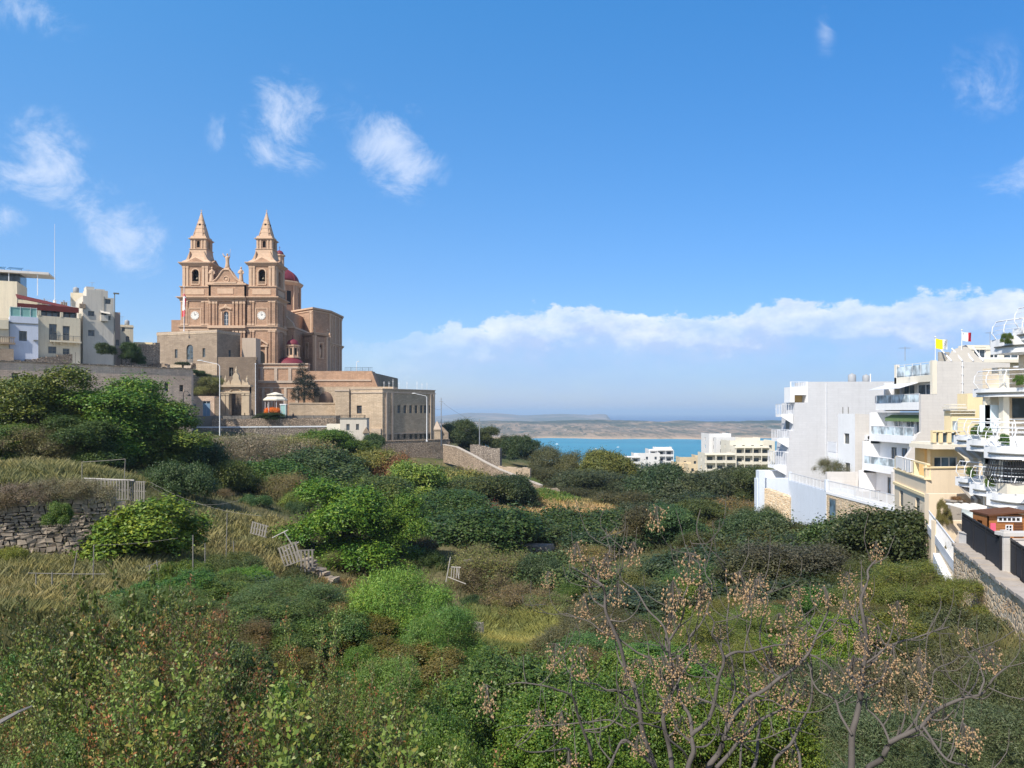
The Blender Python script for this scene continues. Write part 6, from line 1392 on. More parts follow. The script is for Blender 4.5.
def mesh_fence(A, B, z0, z1, label, posts=True):
    yw = yaw_of(A, B); W = math.hypot(B[0]-A[0], B[1]-A[1]); t = thing('metal_fence', label, 'fence', (A[0], A[1], z0))
    m1 = MB((A[0], A[1], z0), yw); H = z1-z0; m1.box(0, W, -.015, .015, .08, H-.22); m1.build('dark_panel', plain('blue_black_mesh', (.035, .045, .065), .5, .4, 2), t)
    m1 = MB((A[0], A[1], z0), yw); m1.box(0, W, -.04, .04, H-.06, H); m1.box(0, W, -.03, .03, H-.22, H-.18); m1.box(0, W, -.03, .03, .03, .08); u = 0
    while u < W: m1.box(u, u+.02, -.03, .03, 0, H); u += .16
    u = 0
    while u < W+.01: m1.box(u-.04, u+.04, -.05, .05, 0, H+.02); u += W/3
    m1.build('fence_bars', METALD, t)
Fa, Fb, Fc = pxy(963, 39.2), pxy(1001, 32.0), pxy(1030, 29.0)
mesh_fence(Fa, Fb, -6.9, -5.35, 'black metal fence panel with dark mesh descending along the path left of the white post')
mesh_fence((Fb[0]+.35, Fb[1]-.1), Fc, -6.9, -5.45, 'black metal fence panel right of the white post at the picture edge')
m1 = MB(); m1.box(Fb[0]+.02, Fb[0]+.3, Fb[1]-.15, Fb[1]+.1, -6.9, -5.1); m1.box(Fb[0]-.02, Fb[0]+1.9, Fb[1]-.2, Fb[1]+.4, -5.35, -5.2); thing_mesh(m1, 'fence_pillar', WHITEC, 'pale square pillar with a flat cap between the two black fence panels', 'pillar')
# white stair railing
p0, p1 = P(927, 527, 47), P(955, 572, 38.6)
t = thing('stair_parapet', 'white parapet with a white railing running down the stairs beside the yellow house', 'railing', tuple(p1))
d = (p1-p0); m1 = MB()
n_ = 16
m1.frame((p0.x, p0.y, 0), yaw_of(p0, p1)); L_ = d.xy.length
za, zb_ = ZW(509, 47)-.9, ZW(545, 38.6)-.9
m1.add([(0, 0, -13), (L_, 0, -13), (L_, .2, -13), (0, .2, -13), (0, 0, za), (L_, 0, zb_), (L_, .2, zb_), (0, .2, za)], [(0, 3, 2, 1), (4, 5, 6, 7), (0, 1, 5, 4), (1, 2, 6, 5), (2, 3, 7, 6), (3, 0, 4, 7)]); m1.build('parapet', PEACH, t)
m1.v = []; m1.f = []; m1.mi = []; m1.sm = []
m1.add([(0, -.05, za-.5), (L_, -.05, zb_-.5), (L_, -.003, zb_-.5), (0, -.003, za-.5), (0, -.05, za+.02), (L_, -.05, zb_+.02), (L_, -.003, zb_+.02), (0, -.003, za+.02)], [(0, 3, 2, 1), (4, 5, 6, 7), (0, 1, 5, 4), (1, 2, 6, 5), (2, 3, 7, 6), (3, 0, 4, 7)])
for k in range(29):
    u = L_*k/28; z = za+(zb_-za)*k/28; m1.box(u-.02, u+.02, .02, .06, z, z+.9)
m1.tube([(0, .04, za+.9), (L_, .04, zb_+.9)], .035, 5); m1.build('railing', METALW, t)
p0, p1 = P(935, 553, 43), P(952, 592, 37.5); m1 = MB((p0.x, p0.y, 0), yaw_of(p0, p1)); L_ = (p1-p0).xy.length
m1.add([(0, -.1, -14), (L_, -.1, -14), (L_, .3, -14), (0, .3, -14), (0, -.1, p0.z), (L_, -.1, p1.z), (L_, .3, p1.z), (0, .3, p0.z)], [(0, 3, 2, 1), (4, 5, 6, 7), (0, 1, 5, 4), (1, 2, 6, 5), (2, 3, 7, 6), (3, 0, 4, 7)])
thing_mesh(m1, 'retaining_wall', WHITE, 'low whitewashed wall sloping down beside the dark shrubs under the stairs', 'wall')
# wooden playhouse
px0, pY = XW(989, 37), 37.0; pw = XW(1023, 37)-px0; z0 = ZW(538, 37)
t = thing('playhouse', 'orange-brown wooden playhouse with a white lattice window and pink shutter', 'playhouse', (px0, pY, z0))
WO = plain('orange_stained_wood', (.36, .15, .05), .6, .25, 6); WO2 = plain('dark_stained_wood', (.12, .05, .025), .6)
m1 = MB((px0, pY, z0), R(-4)); m1.wall(0, pw, 0, 1.15, [(.78, .12, .34, .55), (1.2, .02, .42, .75)], .06); m1.frame((px0, pY+1.3, z0), R(-94)).wall(0, 1.3, 0, 1.15, [(.35, .3, .5, .5)], .06); m1.frame((px0, pY, z0), R(-4)); m1.box(pw-.05, pw, .01, 1.3, 0, 1.15); m1.box(0, pw, 1.25, 1.3, 0, 1.15)
for k in range(8): m1.box(.01, pw-.01, -.015, -.002, .13*k+.1, .13*k+.112)
m1.build('wall', WO, t)
m1 = MB((px0, pY, z0), R(-4)); m1.add([(-.15, -.2, 1.12), (pw+.1, -.2, 1.3), (pw+.1, 1.5, 1.3), (-.15, 1.5, 1.12), (-.15, -.2, 1.2), (pw+.1, -.2, 1.38), (pw+.1, 1.5, 1.38), (-.15, 1.5, 1.2)], [(0, 3, 2, 1), (4, 5, 6, 7), (0, 1, 5, 4), (1, 2, 6, 5), (2, 3, 7, 6), (3, 0, 4, 7)]); m1.build('roof', WO2, t)
m1 = MB((px0, pY, z0), R(-4)); m1.box(.38, 1.55, -.04, -.017, .82, 1.08); b_ = m1.build('lattice_strip', METALW, t)
m1 = MB((px0, pY, z0), R(-4))
for k in range(5): m1.box(.46+k*.21, .6+k*.21, -.05, -.041, .88, 1.02)
m1.build('lattice_hole', DARK, b_)
pane(((px0, pY, z0), R(-4)), 'window', t, .78, .12, .34, .55, .03, METALW, DARK, 1, 2)
m1 = MB((px0, pY, z0), R(-4)); m1.box(.05, .3, -.05, -.017, .2, .75); m1.build('pink_shutter', plain('pink_paint', (.75, .12, .20), .6), t)
m1 = MB((px0, pY, z0), R(-4)); m1.box(1.22, 1.6, .0, .04, .03, .76); m1.build('door', WO2, t)
m1 = MB(); m1.box(px0-.3, px0+pw+2, pY-.3, pY+2, -9, z0-.02); m1.box(px0-.35, px0+pw+2, pY-.35, pY+2.05, z0-.02, z0-.003); thing_mesh(m1, 'low_wall', WHITEC, 'pale low wall carrying the wooden playhouse', 'wall')

# ------------------------------------------------------------------ buildings down by the bay
def stepped_block(name, label, pieces, mat, win_m=GLASS, floor_px=None, Y=260, base=None):
    t = thing(name, label, 'building', (XW(pieces[0][0], Y), Y, -35))
    for i, (pa, pb, yt, Yp, D, fl_, balc) in enumerate(pieces):
        x0, x1 = XW(pa, Yp), XW(pb, Yp); zt = ZW(yt, Yp); n = fl_; hs = []
        nw = max(1, int((x1-x0)/3.0)); h = 3.0
        for f_ in range(n):
            for k in range(nw):
                c = (k+.5)*(x1-x0)/nw; ww = 1.9 if balc else 1.0
                hs.append((c-ww/2, (zt-.9-h*(f_+1)+.9)+36, ww, 1.7 if balc else 1.3))
        m1 = MB((x0, Yp, -36)); m1.wall(0, x1-x0, 0, zt+36, hs, .5 if balc else .25)
        m1.frame((x0, Yp+D, -36), -math.pi/2).wall(0, D, 0, zt+36, [(D/2-.8, (zt-.9-h*(f_+1)+.9)+36, 1.6, 1.4) for f_ in range(n)] if D > 4 else (), .25)
        m1.frame((x1, Yp, -36), math.pi/2).wall(0, D, 0, zt+36); m1.frame((0, 0, 0)); m1.box(x0+.01, x1-.01, Yp+.55, Yp+D, zt-.6, zt-.5)
        w_ = m1.build('wall', mat, t)
        m1 = MB(); m1.box(x0+.01, x1-.01, Yp+(.45 if balc else .2), Yp+(.52 if balc else .24), -34, zt-.7); m1.build('window_glass', win_m, w_)
        if balc:
            m1 = MB()
            for f_ in range(n): z = zt-.9-h*(f_+1)+.45; m1.box(x0-.3, x1, Yp-1.2, Yp-.003, z, z+.25); m1.box(x0-.3, x1, Yp-1.2, Yp-1.1, z+.253, z+1.0)
            m1.build('balcony', mat, t)
            m1 = MB()
            for k in range(nw+1):
                x = x0+(x1-x0)*k/nw; m1.box(x-.15, x+.15, Yp-1.25, Yp-1.09, zt-3*n-1, zt-.6) 
            m1.box(x0-.3, x1, Yp-1.3, Yp-.003, zt-.7, zt-.45); m1.build('frame', mat, t)
    return t
FARW = plaster('far_white_render', (.74, .73, .71), .1); FARC = plaster('far_cream_render', (.74, .69, .57), .15); FARY = plaster('far_yellow_render', (.66, .54, .36), .15)
stepped_block('apartment_building', 'cream apartment block with rows of recessed balconies above the dark trees, near the bay', [(735, 769, 446, 262, 12, 3, True), (730, 775, 440.5, 268, 12, 1, False), (705, 735, 453, 258, 10, 3, True), (742, 760, 437.5, 272, 8, 1, False)], FARC)
stepped_block('apartment_building', 'tall white block standing just behind the cream apartment building by the bay', [(709, 731, 433.5, 290, 12, 2, False), (716, 738, 437, 286, 3.5, 2, False)], FARW)
stepped_block('apartment_building', 'terraced white building with many small windows in front of the turquoise bay', [(622, 640, 456, 330, 8, 4, True), (634, 660, 453, 338, 8, 4, False), (649, 673, 449, 346, 10, 4, True), (655, 672, 447, 352, 6, 1, False)], FARW)
stepped_block('house', 'pale yellow houses cluster between the white terraced building and the cream block', [(675, 691, 462, 300, 8, 4, False), (688, 706, 464, 292, 8, 4, False), (680, 700, 457, 312, 8, 2, False), (696, 712, 455, 318, 8, 2, False)], FARY)
m1 = MB(); x0, x1 = XW(619, 300), XW(650, 300); m1.add([(x0, 300, ZW(478, 300)), (x1, 296, ZW(479, 300)), (x1, 312, ZW(473.5, 312)), (x0, 312, ZW(472, 312))], [(0, 1, 2, 3)]); m1.box(x0, x1, 300.5, 311.5, -45, ZW(479, 300))
thing_mesh(m1, 'warehouse', ROOFG, 'low building with a flat grey roof left of the terraced white building', 'building')

# ------------------------------------------------------------------ service details on the facades
def ac_unit(p, yaw, label, group=None):
    t = thing('air_conditioner', label, 'air conditioner', tuple(p), group); m1 = MB(tuple(p), yaw); m1.box(-.4, .4, -.32, -.02, 0, .55); m1.box(-.3, -.26, -.3, 0, -.12, -.003); m1.box(.26, .3, -.3, 0, -.12, -.003); m1.build('casing', METALW, t)
    m1 = MB(tuple(p), yaw); m1.lathe([(.2, 0), (.2, .02)], 0, 0, 14); m1.v = [(a, b, c) for a, b, c in m1.v]; 
    c, s_ = math.cos(yaw), math.sin(yaw); m1.v = [(p[0]+(c*(vx-p[0])+0)*1.0, p[1]+s_*(vx-p[0])-.335+0*(vz), p[2]+.27+(vy-p[1])) for vx, vy, vz in m1.v]; m1.build('fan_grille', SHUT, t)
ac_unit(Vector((XW(868, 80), 80, ZW(440, 80))), 0, 'air conditioner unit on the beige wall of the narrow white house')
ac_unit(Vector((XW(1003, 72), 69.98, ZW(372, 70))), 0, 'air conditioner unit high on the big beige party wall')
for px_, y0_, y1_, Yp, lab in ((826, 383, 470, 95, 'thin white drainpipe running down the blank wall of the largest white block'), (872, 416, 470, 80, 'thin drainpipe on the beige side of the narrow white house'), (962, 362, 404, 70, 'thin drainpipe on the big beige party wall above the yellow house')):
    m1 = MB(); x = XW(px_, Yp); m1.tube([(x, Yp-.07, ZW(y1_, Yp)), (x, Yp-.07, ZW(y0_, Yp))], .05, 6)
    for k in range(5): z = ZW(y1_, Yp)+(ZW(y0_, Yp)-ZW(y1_, Yp))*(k+.5)/5; m1.box(x-.09, x+.09, Yp-.12, Yp-.002, z, z+.06)
    thing_mesh(m1, 'drainpipe', METALW, lab, 'pipe', base=(x, Yp, ZW(y1_, Yp)))
def tank(px, Y, ybase, s, label):
    x = XW(px, Y); z = ZW(ybase, Y); m1 = MB(); m1.smooth = True; m1.lathe([(.5*s, 0), (.55*s, .1*s), (.55*s, .95*s), (.42*s, 1.12*s), (.15*s, 1.2*s), (.14*s, 1.28*s)], x, Y, 14); m1.v = [(a, b, c+z) for a, b, c in m1.v]; thing_mesh(m1, 'water_tank', plain('grey_plastic_tank', (.35, .36, .37), .5), label, 'water tank', base=(x, Y, z))
tank(852, 98, 382, .9, 'grey water tank on the flat roof of the largest white block, left'); tank(866, 98.3, 382, .8, 'grey water tank on the flat roof of the largest white block, right')
tank(76, 153, 293, 1.0, 'grey water tank on the narrow cream building beside the tall grey house'); tank(127, 163, 325, .9, 'water tank on the small cream house with cornice')
def tv_antenna(px, Y, ybase, h, label, group=None):
    x = XW(px, Y); z = ZW(ybase, Y); m1 = MB(); m1.tube([(x, Y, z), (x, Y, z+h)], .03, 5); m1.tube([(x-.5, Y, z+h*.9), (x+.5, Y, z+h*.9)], .02, 4)
    for k in range(6): q = x-.5+k*.2; m1.tube([(q, Y-.25, z+h*.9), (q, Y+.25, z+h*.9)], .012, 4)
    thing_mesh(m1, 'tv_antenna', METAL, label, 'antenna', base=(x, Y, z))
tv_antenna(905, 72, 361, 1.4, 'small aerial at the left corner of the glass roof railing'); tv_antenna(990, 88, 345, 1.6, 'aerial on the cream house right of the white and red flag'); tv_antenna(92, 145, 291, 1.8, 'aerial on the turret of the tall grey house'); tv_antenna(28, 144, 277, 1.5, 'aerial behind the solar panels'); tv_antenna(122, 163, 325, 2.0, 'aerial on the small cream house with cornice')
# outdoor furniture on the lowest terrace of the white building
def table_set(x, y, z, label):
    t = thing('garden_table', label, 'table', (x, y, z)); m1 = MB(); m1.lathe([(.45, .70), (.45, .74)], x, y, 14); m1.v = [(a, b, c+z) for a, b, c in m1.v]; m1.build('table_top', METALD, t)
    m1 = MB(); m1.tube([(x, y, z), (x, y, z+.7)], .04, 6); m1.tube([(x-.3, y, z+.02), (x+.3, y, z+.02)], .03, 4); m1.tube([(x, y-.3, z+.02), (x, y+.3, z+.02)], .03, 4); m1.build('pedestal', METALD, t)
table_set(35.6, 72.5, -8.45, 'small round dark table on the tiled terrace behind the metal railing')
# ------------------------------------------------------------------ vegetation
m_, n, out = newmat('leaf'); FOL = m_
oi = n.node('ShaderNodeObjectInfo'); at = n.node('ShaderNodeAttribute', attribute_name='rnd'); at.attribute_type = 'GEOMETRY'
r_ = at.outputs['Fac']
hs_ = n.node('ShaderNodeHueSaturation'); n.l.new(oi.outputs['Color'], hs_.inputs['Color'])
n.l.new(n.mr(r_, 0, 1, .545, .455), hs_.inputs['Hue']); n.l.new(n.mr(r_, 0, 1, .5, 1.55), hs_.inputs['Value']); hs_.inputs['Saturation'].default_value = 1.0
pw_ = n.noise(pos(n), .55, 3, .6)
lc = n.mix(n.mr(pw_, .38, .62, 0, .45), hs_.outputs[0], n.mix(1.0, hs_.outputs[0], (1.5, 1.25, .8), 'MULTIPLY'))
d_ = n.node('ShaderNodeBsdfPrincipled'); n.l.new(lc, d_.inputs['Base Color']); d_.inputs['Roughness'].default_value = .5; d_.inputs['Specular IOR Level'].default_value = .35
tr_ = n.node('ShaderNodeBsdfTranslucent'); n.l.new(n.mix(1.0, lc, (1.3, 1.35, .6), 'MULTIPLY'), tr_.inputs[0])
mx = n.node('ShaderNodeMixShader'); mx.inputs[0].default_value = .18; n.l.new(d_.outputs[0], mx.inputs[1]); n.l.new(tr_.outputs[0], mx.inputs[2]); n.l.new(mx.outputs[0], out.inputs[0])
BARK = plain('brown_bark', (.16, .125, .08), .95, .3, 4); BARKG = plain('grey_bark', (.26, .235, .21), .9, .3, 6)

rng = np.random.default_rng(11)
def unit(v): return v/np.maximum(np.linalg.norm(v, axis=-1, keepdims=True), 1e-9)
def quads_from(c, nrm, ln, wd, rnd, tang=None):
    k = len(c); t = unit(np.cross(nrm, rng.normal(size=(k, 3)))) if tang is None else unit(tang); b = unit(np.cross(nrm, t))
    ln = ln[:, None]; wd = wd[:, None]
    v = np.stack([c-t*ln*.5, c+b*wd*.5-t*ln*.05, c+t*ln*.5, c-b*wd*.5-t*ln*.05], 1)
    return v.reshape(-1, 3), np.arange(4*k).reshape(-1, 4), rnd
def crown_pts(lobes, ncl, shell=.25, zmin=-1e9):
    L = np.array(lobes, float); w_ = L[:, 3]**2; w_ = w_/w_.sum(); idx = rng.choice(len(L), ncl*3, p=w_)
    d = unit(rng.normal(size=(ncl*3, 3))); d[:, 2] = np.where(d[:, 2] < -.35, -d[:, 2], d[:, 2])
    rr = L[idx, 3]*(1.0-shell*rng.random(ncl*3)**1.5*1.6+.06*rng.normal(size=ncl*3))*np.where(rng.random(ncl*3) < .07, 1.12+.4*rng.random(ncl*3), 1.0); sq = L[idx, 4] if L.shape[1] > 4 else 1.0
    p = L[idx, :3]+d*rr[:, None]*np.stack([np.ones_like(rr), np.ones_like(rr), np.ones_like(rr)*sq], -1)
    keep = p[:, 2] > zmin
    for j in range(len(L)):
        q = (p-L[j, :3])/np.array([1, 1, L[j, 4] if L.shape[1] > 4 else 1]); keep &= ~((np.linalg.norm(q, axis=1) < L[j, 3]*.68) & (idx != j) & (rng.random(len(p)) < .9))
    p = p[keep][:ncl]; d = d[keep][:ncl]; return p, d
def leaf_mesh(name, lobes, ncl, lpc, cr, ln, wd, up=.35, zmin=0.0, shell=.25, droop=False, stems=None, tone=0.0, flat=None, twig=0):
    p, d = crown_pts(lobes, ncl, shell, zmin)
    k = len(p); ct = rng.random(k)
    c = np.repeat(p, lpc, 0)+rng.normal(size=(k*lpc, 3))*cr*np.repeat(.6+.8*rng.random(k), lpc)[:, None]; c[:, 2] = np.maximum(c[:, 2], 0.02)
    nr = unit(np.repeat(d, lpc, 0)+rng.normal(size=(k*lpc, 3))*.75+np.array([0, 0, up]))
    rnd = np.clip(np.repeat(ct, lpc)*.6+.4*rng.random(k*lpc)+tone, 0, 1)
    L = ln*(.7+.6*rng.random(k*lpc)); W = wd*(.7+.6*rng.random(k*lpc))
    v, q, r = quads_from(c, nr, L, W, rnd)
    mi = np.zeros(len(q), int)
    if twig:
        base = np.array([0, 0, .1]); tp, td = crown_pts(lobes, twig, .1, zmin)
        st = tp-td*(.5+.6*rng.random((len(tp), 1))); ax = tp+td*.25-st; mid = (tp+td*.25+st)/2
        v2, q2, r2 = quads_from(mid, unit(np.cross(ax, rng.normal(size=ax.shape))), np.linalg.norm(ax, axis=1), np.full(len(ax), .022), np.zeros(len(ax)), ax)
        q2 = q2+len(v); v = np.concatenate([v, v2]); q = np.concatenate([q, q2]); r = np.concatenate([r, r2]); mi = np.concatenate([mi, np.ones(len(q2), int)])
    me = np_mesh(name, v, q, [FOL, BARK], mi, r, link=False)
    z = v[:, 2]; me['h'] = float(np.percentile(z, 99.3)); me['w'] = float(np.percentile(v[:, 0], 98)-np.percentile(v[:, 0], 2)); return me
def lobes_dome(nl, rx, rz, r0, seed, flat=1.0, z0=.4):
    rs = random.Random(seed); L = [(0, 0, rz*.45, r0*1.15, flat)]
    for i in range(nl):
        a = 2*math.pi*i/nl+rs.uniform(-.4, .4); e = rs.uniform(.0, 1.0); q = rs.uniform(.55, 1.0)
        L.append((rx*q*math.cos(a)*math.cos(e*1.1), rx*q*math.sin(a)*math.cos(e*1.1), rz*(z0*.8+.75*math.sin(e*1.2)), r0*rs.uniform(.55, 1.0), flat))
    return L
SH = {}
SH['dense'] = [leaf_mesh('dense_crown', lobes_dome(17, 2.4, 3.6, 1.15, s), 2500, 15, .17, .15, .085, .4, 0.05, twig=80) for s in (1, 2, 3, 31)]
SH['fine'] = [leaf_mesh('fine_crown', lobes_dome(15, 2.4, 3.2, 1.05, s), 2300, 15, .2, .14, .045, .3, 0.05, twig=200, shell=.35) for s in (4, 5, 32)]
SH['low'] = [leaf_mesh('low_crown', lobes_dome(16, 2.8, 1.7, .85, s, .8, .2), 2200, 12, .17, .13, .065, .5, 0.02, twig=120) for s in (6, 7, 8)]
SH['leafy'] = [leaf_mesh('leafy_crown', lobes_dome(15, 2.3, 3.2, 1.1, s), 2000, 13, .18, .18, .10, .5, 0.05, tone=.05, twig=60) for s in (9, 10)]
SH['wispy'] = [leaf_mesh('wispy_crown', lobes_dome(12, 2.4, 2.4, 1.05, s), 1100, 10, .25, .12, .04, .2, 0.02, shell=.5, twig=1300) for s in (12, 13)]
SH['near'] = [leaf_mesh('near_crown', lobes_dome(20, 1.8, 2.6, .7, s), 3800, 14, .08, .065, .038, .4, 0.02, shell=.35, twig=200) for s in (14, 15)]
SH['nearfine'] = [leaf_mesh('feathery_crown', lobes_dome(18, 1.9, 2.6, .75, s), 4200, 16, .09, .085, .016, .2, 0.02, shell=.35, twig=300) for s in (16, 17)]
# tall crowns for the big trees, lifted above a trunk
def tree_lobes(seed, rx=3.2, h=8.0):
    rs = random.Random(seed); L = []
    for i in range(24):
        a = rs.uniform(0, 6.28); zz = rs.uniform(.18, .90); q = rs.uniform(.2, 1.0)*(1.2-abs(zz-.45)*1.3)
        L.append((rx*.72*q*math.cos(a), rx*.72*q*math.sin(a), h*zz, rs.uniform(.75, 1.35), .9))
    return L
TREES = []
for s in (21, 22, 23):
    lb = tree_lobes(s); cm = leaf_mesh('tree_crown', lb, 3600, 14, .19, .17, .09, .45, .6, twig=80)
    m1 = MB(); m1.tube([(0, 0, -.6), (.1, 0, 1.0), (0, .1, 2.2)], [.34, .28, .22], 8)
    for (x, y, z, r, f_) in lb[:9]: m1.tube([(0, .1, random.uniform(1.2, 2.2)), (x*.5, y*.5, z*.55+.6), (x, y, z)], [.15, .1, .04], 6)
    tm = m1.build('trunk', BARK); me = tm.data; bpy.data.objects.remove(tm); TREES.append((cm, me))

def put(kind, px, ytop, wpx, Y, col, label, cat='shrub', group=None, ybase=None, name='shrub', var=None, jit=.12):
    x = XW(px, Y); zt = ZW(ytop, Y); W = wpx/FPX*Y; rs = random
    g = G(x, Y) if ybase is None else ZW(ybase, Y)
    if zt-g < W*.28: g = zt-W*.28 if kind in ('low',) else zt-W*.42
    k_ = tuple(min(1, c*f*(1+rs.uniform(-jit, jit))) for c, f in zip(col, (1.75, 1.75, 1.15)))+(1,)
    if kind == 'tree':
        cm, tm = TREES[rs.randrange(3) if var is None else var]
        r = thing(name, label, cat, (x, Y, g-.1), group); sc = W/cm['w']; r.scale = (sc, sc, (zt-g+.1)/cm['h']); r.rotation_euler.z = rs.uniform(0, 6.28)
        c = bpy.data.objects.new('crown', cm); COL.objects.link(c); c.parent = r; c.color = k_
        t_ = bpy.data.objects.new('trunk', tm); COL.objects.link(t_); t_.parent = r; return r
    L = SH[kind]; me = L[rs.randrange(len(L)) if var is None else var % len(L)]
    o = bpy.data.objects.new(name, me); COL.objects.link(o); o.location = (x, Y, g-.1); sc = W/me['w']; o.scale = (sc, sc, (zt-g+.1)/me['h']); o.rotation_euler = (rs.uniform(-.12, .12), rs.uniform(-.12, .12), rs.uniform(0, 6.28)); o.color = k_
    return tag(o, label, cat, group)
DK = (.024, .042, .018); DKB = (.030, .048, .027); MID = (.045, .080, .020); BR = (.075, .120, .022); OL = (.075, .085, .035); GR = (.085, .095, .065); YG = (.10, .105, .034); BN = (.14, .095, .045); PK = (.13, .08, .06); GY = (.12, .105, .115)
# left town edge
put('dense', 105.5, 343, 15, 141, DK, 'round dark green bush at the foot of the tall grey house', ybase=357)
put('dense', 129, 343, 17, 148, DK, 'dark green bush in front of the small cream house with cornice', ybase=362)
put('dense', 139.5, 355, 11, 151, DK, 'small dark bush before the tall brown rubble wall', ybase=366)
x = XW(182.8, 160); pm = thing('umbrella_tree', 'small flat-topped dark tree standing on the wall before the stone block', 'tree', (x, 160, 7.6))
m1 = MB(); m1.tube([(x, 160, 7.5), (x, 160, ZW(364.5, 160))], [.16, .22], 7); m1.build('trunk', BARK, pm)
lm = leaf_mesh('flat_crown', [(dx*.9, dy*.9, .35, .5, .5) for dx in (-1, 0, 1) for dy in (-.8, .5)], 260, 12, .12, .14, .08); c = bpy.data.objects.new('crown', lm); COL.objects.link(c); c.parent = pm; c.location = (0, 0, ZW(365.5, 160)-7.6); c.color = DK+(1,)
put('low', 199, 370.5, 16, 165, DK, 'low dark hedge beside the flat-topped tree below the stone block', ybase=376)
put('fine', 209, 377, 29, 179, (.085, .10, .055), 'grey green olive tree behind the building with the blue door', 'tree', ybase=399, name='olive_tree')
for (px, yt, w_, yb) in ((300, 359, 13, 384), (308, 369, 25, 400), (296.5, 376, 15, 400), (303, 363, 10, 380)): pass
cf = thing('conifer_tree', 'dark irregular conifer standing in front of the church terrace wall', 'tree', (XW(304, 187), 187, -1))
m1 = MB(); xx = XW(304, 187); m1.tube([(xx, 187, -1), (xx+.1, 187, 5), (xx-.5, 187, 12.5)], [.35, .25, .08], 7)
for (a, b) in ((-1.5, 8), (2.0, 7), (-2.0, 5), (1.6, 10.2)): m1.tube([(xx, 187, b-1.5), (xx+a, 187, b)], [.12, .05], 5)
m1.build('trunk', BARK, cf)
lm = leaf_mesh('conifer_crown', [(-.6, 0, 12.4, .9, 1.3), (.3, .2, 11.2, .8, 1), (-.9, 0, 10.6, 1.1, 1), (1.0, 0, 9.0, 1.5, 1), (-1.1, .2, 8.4, 1.5, 1), (.2, -.3, 7.4, 1.8, 1), (1.9, 0, 6.8, 1.9, 1), (2.4, .3, 5.4, 1.5, .9), (-1.6, 0, 5.8, 1.6, 1), (-2.2, 0, 4.4, 1.2, .9), (.6, -.4, 4.6, 1.9, .9), (2.0, .8, 9.6, .5, .7)], 1500, 12, .22, .24, .09, .3, 2.0)
c = bpy.data.objects.new('crown', lm); COL.objects.link(c); c.parent = cf; c.color = (.016, .024, .016, 1)
for (px, yt, w_) in ((258, 414, 9), (266, 412, 6)): put('dense', px, yt, w_, 172.5, DK, ('larger' if w_ == 9 else 'smaller')+' dark leafy plant on the promenade parapet left of the canopy', 'plant', name='leafy_plant', ybase=423)
put('low', 273.5, 407.5, 15, 173, (.42, .15, .03), 'orange flowering bush under the cream cafe canopy', 'plant', name='flowering_bush', ybase=414)
put('dense', 274, 412.5, 19, 172.3, DK, 'dark green hedge below the orange flowers at the railing', 'hedge', name='hedge', ybase=421)
